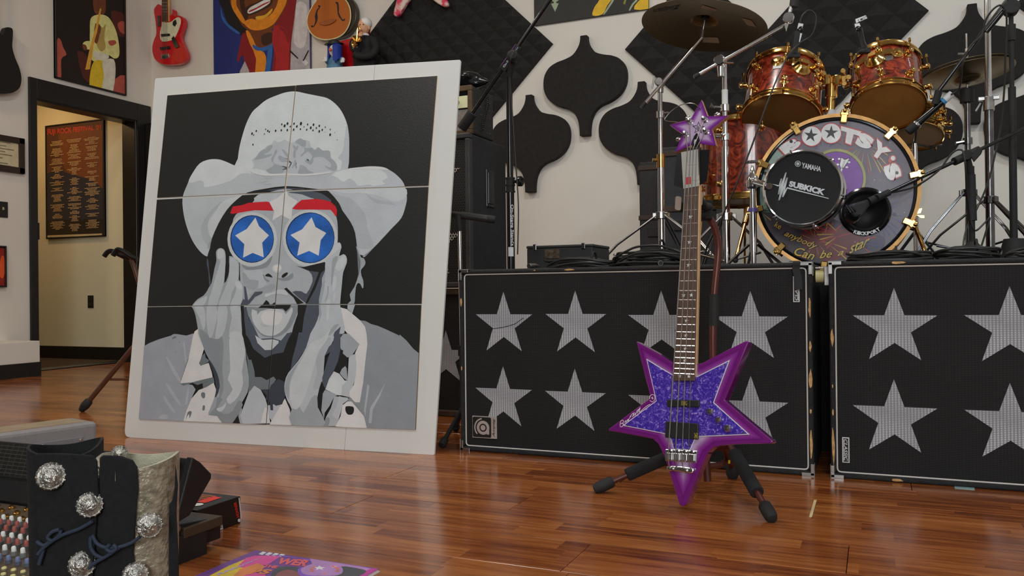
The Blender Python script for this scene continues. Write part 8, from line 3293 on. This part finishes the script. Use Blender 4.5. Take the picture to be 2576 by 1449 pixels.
# ---------------- grey metal box behind the console
zb = .227
Cb = dep(246, 1052, 2.35)
Cb.z = zb
Lp = fl(0, 1092, zb)
ed = (Lp - Cb)
ed.z = 0
Ll = .5
ed.normalize()
dn = V((-ed.y, ed.x, 0))
if dn.y < 0:
    dn = -dn
root = thing('metal_case', 'grey metal equipment case on the floor behind the console', 'case', Cb + ed * .4 - V((0, 0, zb)))
m_grey = mat('grey_powder_coat', ph(112, 106, 106), .5, var=.06, scale=60, bump=.1)
b = MB()
cen = Cb + ed * Ll / 2 + dn * .07 - V((0, 0, zb / 2))
b.box(cen, (Ll, .14, zb), ex=ed, ey=dn)
b.build('body', m_grey, root, bevel=.012, seg=3)
b = MB()
b.box(Cb + ed * (Ll / 2 + .012) - dn * .001 - V((0, 0, zb / 2 + .012)), (Ll - .06, .004, zb - .05), ex=ed, ey=dn)
pn = b.build('side_panel', mat('grey_panel', ph(100, 96, 98), .5, var=.05), root, bevel=.0015)
for x_, z_ in ((.05, .045), (.15, .045), (.05, .12)):
    b = MB()
    b.lathe(Cb + ed * x_ - dn * .003 - V((0, 0, z_)), -dn, [(.005, 0), (.004, .002), (0, .0025)], 10)
    b.build('screw', M_CHROME, pn, smooth=True)
b = MB()
b.box(Cb + ed * (Ll / 2) + dn * .07 + V((0, 0, .0008)), (Ll - .05, .1, .0016), ex=ed, ey=dn)
b.build('top_panel', mat('tan_grey_top', ph(124, 108, 88), .5), root)
# striped strap lying on it
b = MB()
for i in range(8):
    b.mi = i % 2
    p0 = Cb + ed * (.28 + i * .022) + dn * .11 + V((0, 0, .012 + .008 * math.sin(i * .8)))
    b.box(p0, (.022, .02, .014), ex=ed, ey=dn)
sp = b.build('striped_strap', [M_BLACK, M_WHITE], bevel=.003)
tag(sp, 'black and white striped strap on the grey metal case', 'strap')

# ---------------- black carton behind the console
root = thing('instrument_box', 'black carton with red brand lettering and barcode behind the console', 'box', (-1.7, 1.6, 0))
HX, HY0, HY1, HZ = -1.483, 1.52, 1.668, .068
b = MB()
b.box2((-2.0, HY0, 0), (HX, HY1, HZ))
b.build('carton', mat('black_carton', (.012, .011, .011), .4), root, bevel=.0015)
b = MB()
EP = Plane((HX, 0, 0), (0, 1, 0), (0, 0, 1))
q = lambda pts: [EP.uv(EP.hit(*p)) for p in pts]
layer(b, EP, q([(524.5, 1317), (557, 1309), (561, 1331), (528, 1342)]), .0006, 0)
for i in range(9):
    x = 533 + i * 2.6
    layer(b, EP, q([(x, 1317 - i * .6), (x + (1.4 if i % 3 else .7), 1316.6 - i * .6), (x + 2.4 + (1.4 if i % 3 else .7), 1334 - i * .8), (x + 2.4, 1335 - i * .8)]), .0009, 1)
text_quad(b, EP, 'HOHNER', q([(602, 1300), (594, 1262), (587, 1264), (595, 1303)]), .0006, 2, .03, px=False)
layer(b, EP, q([(599.5, 1252), (602, 1252), (607.5, 1304), (605.5, 1306)]), .0006, 0)
layer(b, EP, q(ell(601, 1309, 3.5, 4.5, 12)), .0007, 0)
b.build('end_print', [mat('carton_white', ph(196, 196, 194), .5), M_BLACK, mat('carton_red', ph(190, 40, 24), .5)], root)
b = MB()
TPp = Plane((0, 0, HZ), (1, 0, 0), (0, 1, 0))
layer(b, TPp, [(-1.75, HY0 + .02), (-1.56, HY0 + .015), (-1.54, HY1 - .02), (-1.75, HY1 - .01)], .0005, 0)
for i in range(7):
    y = HY0 + .03 + i * .014
    layer(b, TPp, [(-1.72, y), (-1.56 + .004 * i, y + .006), (-1.56 + .004 * i, y + .009), (-1.72, y + .006)], .0008, 1)
layer(b, TPp, [(-1.545, HY0 + .06), (-1.515, HY0 + .06), (-1.515, HY1 - .03), (-1.545, HY1 - .03)], .0008, 2)
layer(b, TPp, [(-1.52 + .014 * math.cos(2 * PI * i / 14), HY0 + .04 + .014 * math.sin(2 * PI * i / 14)) for i in range(14)], .001, 3)
b.build('top_print', [mat('carton_brown', ph(70, 40, 26), .4), mat('carton_orange', ph(190, 96, 40), .4), MATS['carton_red'], MATS['carton_white']], root)

# ---------------- magazine
root = thing('magazine', 'colourful purple and orange comic magazine on the floor', 'magazine', (-1.11, 1.3, 0))
mx0, mx1, my1, my0 = -1.279, -.95, 1.486, 1.03
b = MB()
for i in range(3):
    k = i * .002
    b.mi = 0
    b.prism([V((mx0 + k, my1 - k, .0004 + i * .0022)), V((mx1 - k * .5, my1 - .006 - k, .0004 + i * .0022)), V((mx1 - k, my0, .0004 + i * .0022)), V((mx0, my0, .0004 + i * .0022))], V((0, 0, .002)))
b.build('pages', mat('page_edges', ph(180, 170, 170), .6), root)
MPl = Plane((0, 0, .0071), (1, 0, 0), (0, 1, 0))
MC = [flat('cover_purple', 96, 56, 120, .3), flat('cover_pink', 186, 66, 130, .3), flat('cover_orange', 214, 110, 60, .3), flat('cover_yellow', 214, 160, 40, .3), flat('cover_coral', 210, 80, 84, .3), flat('cover_violet', 110, 70, 160, .3), flat('cover_white', 200, 200, 210, .3), flat('cover_dark', 60, 62, 66, .3), flat('cover_lilac', 150, 110, 160, .3), flat('cover_brown', 120, 70, 70, .3), flat('cover_lav', 150, 140, 180, .3), flat('cover_magenta', 160, 50, 130, .3)]
mz = lambda pts: [(500 + x / 5.367, 1370 + y / 5.367) for x, y in pts]
mrect = [(mx0, my0), (mx1 - .001, my0), (mx1 - .001, my1 - .006), (mx0, my1 - .001)]
mb_ = MB()
ml = [.0002]


def cov(mi, pts, k=0):
    layer(mb_, MPl, clip_poly(outline(MPl, mz(pts), k), mrect), ml[0], mi)
    ml[0] += .00002


layer(mb_, MPl, mrect, .0001, 0)
cov(3, [(0, 480), (140, 424), (400, 290), (640, 190), (760, 150), (900, 160), (620, 470), (300, 700), (0, 700)])
cov(1, [(640, 180), (760, 150), (1120, 150), (950, 260), (700, 330), (520, 300)])
cov(2, [(560, 330), (800, 250), (900, 300), (700, 424), (480, 600), (300, 600)])
cov(1, [(600, 424), (720, 380), (900, 400), (880, 560), (500, 600)])
for i in range(4):
    x = 805 + i * 85
    cov(6, [(x, 128 + i * 9), (x + 62, 94 + i * 9), (x + 110, 108 + i * 9), (x + 52, 142 + i * 9)])
cov(5, [(860, 130), (1140, 150), (2440, 340), (2300, 430), (1400, 200)])
cov(8, [(1500, 190), (2200, 300), (2400, 340), (2200, 424), (1600, 424)])
cov(11, [(2060, 424), (2350, 320), (2450, 340), (2240, 470), (2000, 520)])
cov(7, [(1900, 300), (2180, 330), (2260, 370), (2100, 450), (1850, 470)], 3)
cov(7, [(1000, 360), (1100, 300), (1350, 310), (1340, 380), (1260, 450), (1000, 450)], 3)
cov(9, [(1060, 390), (1200, 340), (1320, 370), (1360, 430), (1300, 520), (1050, 500)], 3)
cov(5, [(1340, 330), (1500, 300), (1600, 380), (1580, 430), (1380, 440)], 3)
cov(8, [(1450, 290), (1640, 240), (1820, 260), (1930, 310), (1940, 380), (1850, 420), (1600, 424), (1420, 400), (1380, 340)], 3)
cov(6, [(1630 + x * 1.2, 318 - y * .45) for x, y in star2(0, 0, 75, 30)])
cov(6, [(1820 + x * 1.2, 300 - y * .45) for x, y in star2(0, 0, 40, 16)])
for mi, body, qd in ((10, 'FUNKADELIC', [(270, 424), (820, 195), (850, 172), (240, 400)]), (4, 'WER', [(1030, 262), (1440, 300), (1530, 215), (1110, 180)]), (4, 'THE', [(860, 310), (1050, 325), (1080, 290), (900, 270)]), (2, 'PS', [(650, 405), (930, 400), (1010, 345), (760, 320)])):
    text_quad(mb_, MPl, body, mz(qd), ml[0], mi, .05)
    ml[0] += .00002
for i in range(12):
    a = rs.uniform(0, 6.28)
    cov(rs.choice([2, 4, 1]), ell(1700 + 180 * math.cos(a), 340 + 55 * math.sin(a), 22, 10, 7))
mb_.build('cover_art', MC, root)

# ---------------- empty guitar stand behind the board's left edge
ftp = fl(207, 1036)
hub = V((*dep(352, 900, 4.15).xy, .36))
root = thing('guitar_stand', 'empty brown guitar stand beside the doorway, behind the board', 'guitar stand', (hub.x, hub.y, 0))
for f_ in (ftp, hub + V((.28, .12, -.36)), hub + V((-.02, .36, -.36))):
    foot = V((f_.x, f_.y, .014))
    b = MB()
    b.cyl(hub, foot, .013, n=12)
    lg = b.build('leg', mat('brown_stand_tube', ph(70, 42, 28), .4, var=.2), root, smooth=True)
    b = MB()
    dv = (foot - hub).normalized()
    b.lathe(foot - dv * .06, dv, [(.015, 0), (.021, .01), (.022, .04), (.014, .07)], 12)
    b.build('rubber_foot', M_RUBBER, lg, smooth=True)
b = MB()
b.cyl(hub * .45 + ftp * .55, hub + V((.02, .02, -.2)), .006, n=8)
b.build('brace', MATS['brown_stand_tube'], root)
b = MB()
ytop = dep(330, 648, 4.15)
b.tube([hub, V((hub.x + .01, hub.y, .6)), V((ytop.x + .05, ytop.y, ytop.z - .12)), V((ytop.x, ytop.y, ytop.z))], .0125, 12)
b.build('post', MATS['brown_stand_tube'], root, smooth=True)
b = MB()
b.cyl(V((hub.x + .008, hub.y, .52)), V((hub.x + .01, hub.y, .62)), .02, n=12)
b.build('post_grip', M_RUBBER, root)
for pp in ([(345, 655), (318, 648), (300, 640), (282, 632), (271, 634), (262, 645)], [(345, 652), (330, 646), (312, 634), (297, 628), (290, 634), (284, 643)]):
    b = MB()
    b.tube(smooth_pts([dep(*p, 4.15 - .06 * (pp[0][1] == 652)) for p in pp], 4, False), .0125, 10)
    b.build('yoke_arm', M_GLOSSBLK, root, smooth=True)

# ---------------- wall shelf and figurines, top left of centre
SYs = 5.38
zsf = aty(905, 216, SYs).z
xs0, xs1 = aty(800, 216, SYs).x, aty(980, 216, SYs).x
b = MB()
b.box2((xs0, SYs - .12, zsf - .025), (xs1, YB - .001, zsf))
tag(b.build('wall_shelf', M_BLACK, bevel=.003), 'black wall shelf behind the top edge of the board', 'shelf')


def fx(p, dy=0.0):
    return aty(*p, SYs + dy)


doll = thing('saxophone_figurine', 'white haired figurine in a dark suit playing a gold saxophone', 'figurine', V((*fx((915, 216)).xy, zsf)))
m_suit = mat('doll_suit', (.012, .012, .014), .8, var=.2)
m_skin = flat('doll_skin', 190, 140, 108, .5)
mpx = (fx((920, 100)) - fx((910, 100))).length / 10
b = MB()
s_ = mpx
c_ = fx((916, 140))
rings = [(216, 22, 14), (190, 23, 14), (160, 26, 15), (140, 27, 15), (120, 27, 15), (105, 26, 14), (96, 20, 12), (90, 9, 8), (84, 7, 7)]
vs, fs = [], []
n = 20
for y, a, d in rings:
    o = fx((917 if y > 100 else 918, y))
    for i in range(n):
        t = 2 * PI * i / n
        vs.append(o + V((a * s_ * math.cos(t), d * s_ * math.sin(t), 0)))
for k in range(len(rings) - 1):
    for i in range(n):
        fs.append((k * n + i, k * n + (i + 1) % n, (k + 1) * n + (i + 1) % n, (k + 1) * n + i))
fs.append(tuple(range(n)))
b.add(vs, fs)
for pts in ([(938, 100), (946, 118), (938, 136), (920, 142), (900, 140), (890, 136)], [(898, 100), (888, 112), (892, 124), (900, 122)], ):
    b.tube(smooth_pts([fx(p, -.05 - .012 * i) for i, p in enumerate(pts)], 4, False), [9 * s_] * 4 + [8 * s_] * (len(smooth_pts([fx(p) for p in pts], 4, False)) - 4), 10)
b.build('suit', m_suit, doll, smooth=True, ang=60)
b = MB()
hc_ = fx((916, 66), -.02)
b.ball(hc_, 13.5 * s_, 18, 14, (.92, 1, 1.3))
b.ball(fx((907, 68), -.045), 3.6 * s_, 10, 8, (1, 1.1, 1.3))
b.ball(fx((929, 70), -.02), 3.2 * s_, 8, 6, (.6, 1, 1.4))
b.build('head', m_skin, doll, smooth=True)
b = MB()
b.ball(hc_ + V((3 * s_, 2 * s_, 6 * s_)), 13 * s_, 16, 12, (1.02, 1.08, .98))
b.build('hair', flat('doll_hair', 190, 190, 184, .7), doll, smooth=True)
for p in ((906, 62), (914, 61)):
    b = MB()
    b.ball(fx(p, -.068), 1.3 * s_, 8, 6, (1.4, .6, .7))
    b.build('eye', mat('doll_eye', (.02, .015, .01), .3), doll)
b = MB()
b.ball(fx((909, 77), -.062), 2.2 * s_, 8, 6, (1.2, .5, .5))
b.build('mouth', flat('doll_lip', 150, 80, 70), doll)
b = MB()
b.lathe(fx((918, 88), -.01), (0, 0, 1), [(10 * s_, -3 * s_), (8 * s_, 2 * s_)], 14)
b.build('collar', M_WHITE, doll)
for hp in ((909, 86), (895, 120)):
    b = MB()
    h0 = fx(hp, -.09)
    b.ball(h0, 4.2 * s_, 10, 8, (.8, .8, 1.2))
    for i in range(4):
        b.tube([h0 + V((-2 * s_ + i * 1.3 * s_, -3 * s_, 2 * s_)), h0 + V((-4 * s_ + i * 1.2 * s_, -4 * s_, -2 * s_ + i * .4 * s_)), h0 + V((-3 * s_ + i * 1.2 * s_, -2.5 * s_, -4.5 * s_))], 1.1 * s_, 6)
    b.tube([h0 + V((3 * s_, 0, 0)), h0 + V((3.4 * s_, -3 * s_, 2.4 * s_)), h0 + V((1 * s_, -5 * s_, 3 * s_))], 1.2 * s_, 6)
    b.build('hand', m_skin, doll, smooth=True)
sax = thing('toy_saxophone', 'small gold saxophone held by the figurine', 'saxophone', fx((894, 118), -.1))
b = MB()
pp = [fx(p, -.1) for p in ((906, 74), (903, 66), (900, 72), (899, 86), (898, 100), (896, 112), (892, 118), (888, 112), (890, 104))]
sp_ = smooth_pts(pp, 4, False)
b.tube(sp_, [s_ * (1.2 + 3.2 * i / len(sp_)) for i in range(len(sp_))], 10)
b.build('tube', M_GOLD, sax, smooth=True)
b = MB()
bc = fx((897, 97), -.125)
b.lathe(fx((894, 110), -.1), bc - fx((894, 110), -.1), [(4 * s_, 0), (6 * s_, (bc - fx((894, 110), -.1)).length * .6), (10.5 * s_, (bc - fx((894, 110), -.1)).length), (9.5 * s_, (bc - fx((894, 110), -.1)).length * .98), (3 * s_, .2 * (bc - fx((894, 110), -.1)).length)], 20, False)
b.build('bell', M_GOLD, sax, smooth=True)
# blue haired doll with a black hat
d2 = thing('blue_haired_doll', 'small doll with long blue hair and black hat', 'doll', V((*fx((845, 216)).xy, zsf)))
b = MB()
rings = [(216, 16, 12), (190, 17, 12), (170, 19, 13), (156, 18, 12), (146, 10, 9), (140, 7, 7)]
vs, fs = [], []
for y, a, d in rings:
    o = fx((842, y))
    for i in range(n):
        t = 2 * PI * i / n
        vs.append(o + V((a * s_ * math.cos(t), d * s_ * math.sin(t), 0)))
for k in range(len(rings) - 1):
    for i in range(n):
        fs.append((k * n + i, k * n + (i + 1) % n, (k + 1) * n + (i + 1) % n, (k + 1) * n + i))
fs += [tuple(range(n)), tuple(reversed(range((len(rings) - 1) * n, len(rings) * n)))]
b.add(vs, fs)
b.tube([fx((826, 158), -.02), fx((820, 150), -.05)], 5 * s_, 10)
b.tube([fx((856, 158), -.02), fx((862, 148), -.05)], 5 * s_, 10)
b.build('body', flat('doll_overall', 70, 110, 140), d2, smooth=True, ang=60)
b = MB()
b.ball(fx((839, 128), -.03), 11 * s_, 14, 10, (.8, .9, 1.2))
b.build('head', flat('doll_face', 190, 180, 180), d2, smooth=True)
b = MB()
b.ball(fx((831, 125), -.085), 3.6 * s_, 10, 8)
b.build('nose', flat('doll_nose', 196, 84, 34, .4), d2, smooth=True)
for p in ((828, 118), (837, 118)):
    b = MB()
    b.ball(fx(p, -.075), 1.2 * s_, 8, 6)
    b.build('eye', MATS['doll_eye'], d2)
rr_ = random.Random(2)
b = MB()
for i in range(26):
    a = -2.3 + 4.9 * i / 25
    x0 = 842 + 15 * math.sin(a)
    dy_ = -.075 * math.cos(a)
    if 826 < x0 < 838 and dy_ < -.03:
        continue
    b.tube([fx((842 + 6 * math.sin(a), 108), dy_ * .4), fx((x0, 116), dy_), fx((x0 + rr_.uniform(-1, 1), 134), dy_), fx((x0 * 1.0 + (x0 - 842) * .15, 150 + rr_.uniform(-3, 6)), dy_)], [2.6 * s_, 3.2 * s_, 3 * s_, 1.8 * s_], 7)
b.build('hair', flat('doll_blue_hair', 26, 48, 130), d2, smooth=True)
b = MB()
b.lathe(fx((841, 112), -.0), (0, -.15, 1), [(21 * s_, 0), (21 * s_, 1.5 * s_), (13 * s_, 2.5 * s_), (12 * s_, 7 * s_), (7 * s_, 10 * s_), (0, 10.5 * s_)], 20)
b.build('hat', M_BLACK, d2, smooth=True)
for p in ((819, 148), (863, 150)):
    b = MB()
    h0 = fx(p, -.07)
    b.ball(h0, 4.4 * s_, 10, 8)
    for i in range(3):
        b.ball(h0 + V(((i - 1) * 3 * s_, -2 * s_, -4 * s_)), 2 * s_, 8, 6, (1, 1, 1.5))
    b.build('hand', M_WHITE, d2, smooth=True)
# red toy case behind the dolls
b = MB()
q = [fx(p, .08) for p in ((850, 104), (896, 92), (908, 60), (920, 62), (905, 140), (884, 216), (862, 216))]
b.prism(q, V((0, .08, 0)))
tc = b.build('red_toy_case', mat('glossy_red', ph(150, 14, 22), .2), bevel=.01, seg=3)
tag(tc, 'glossy red toy case behind the saxophone figurine', 'toy')
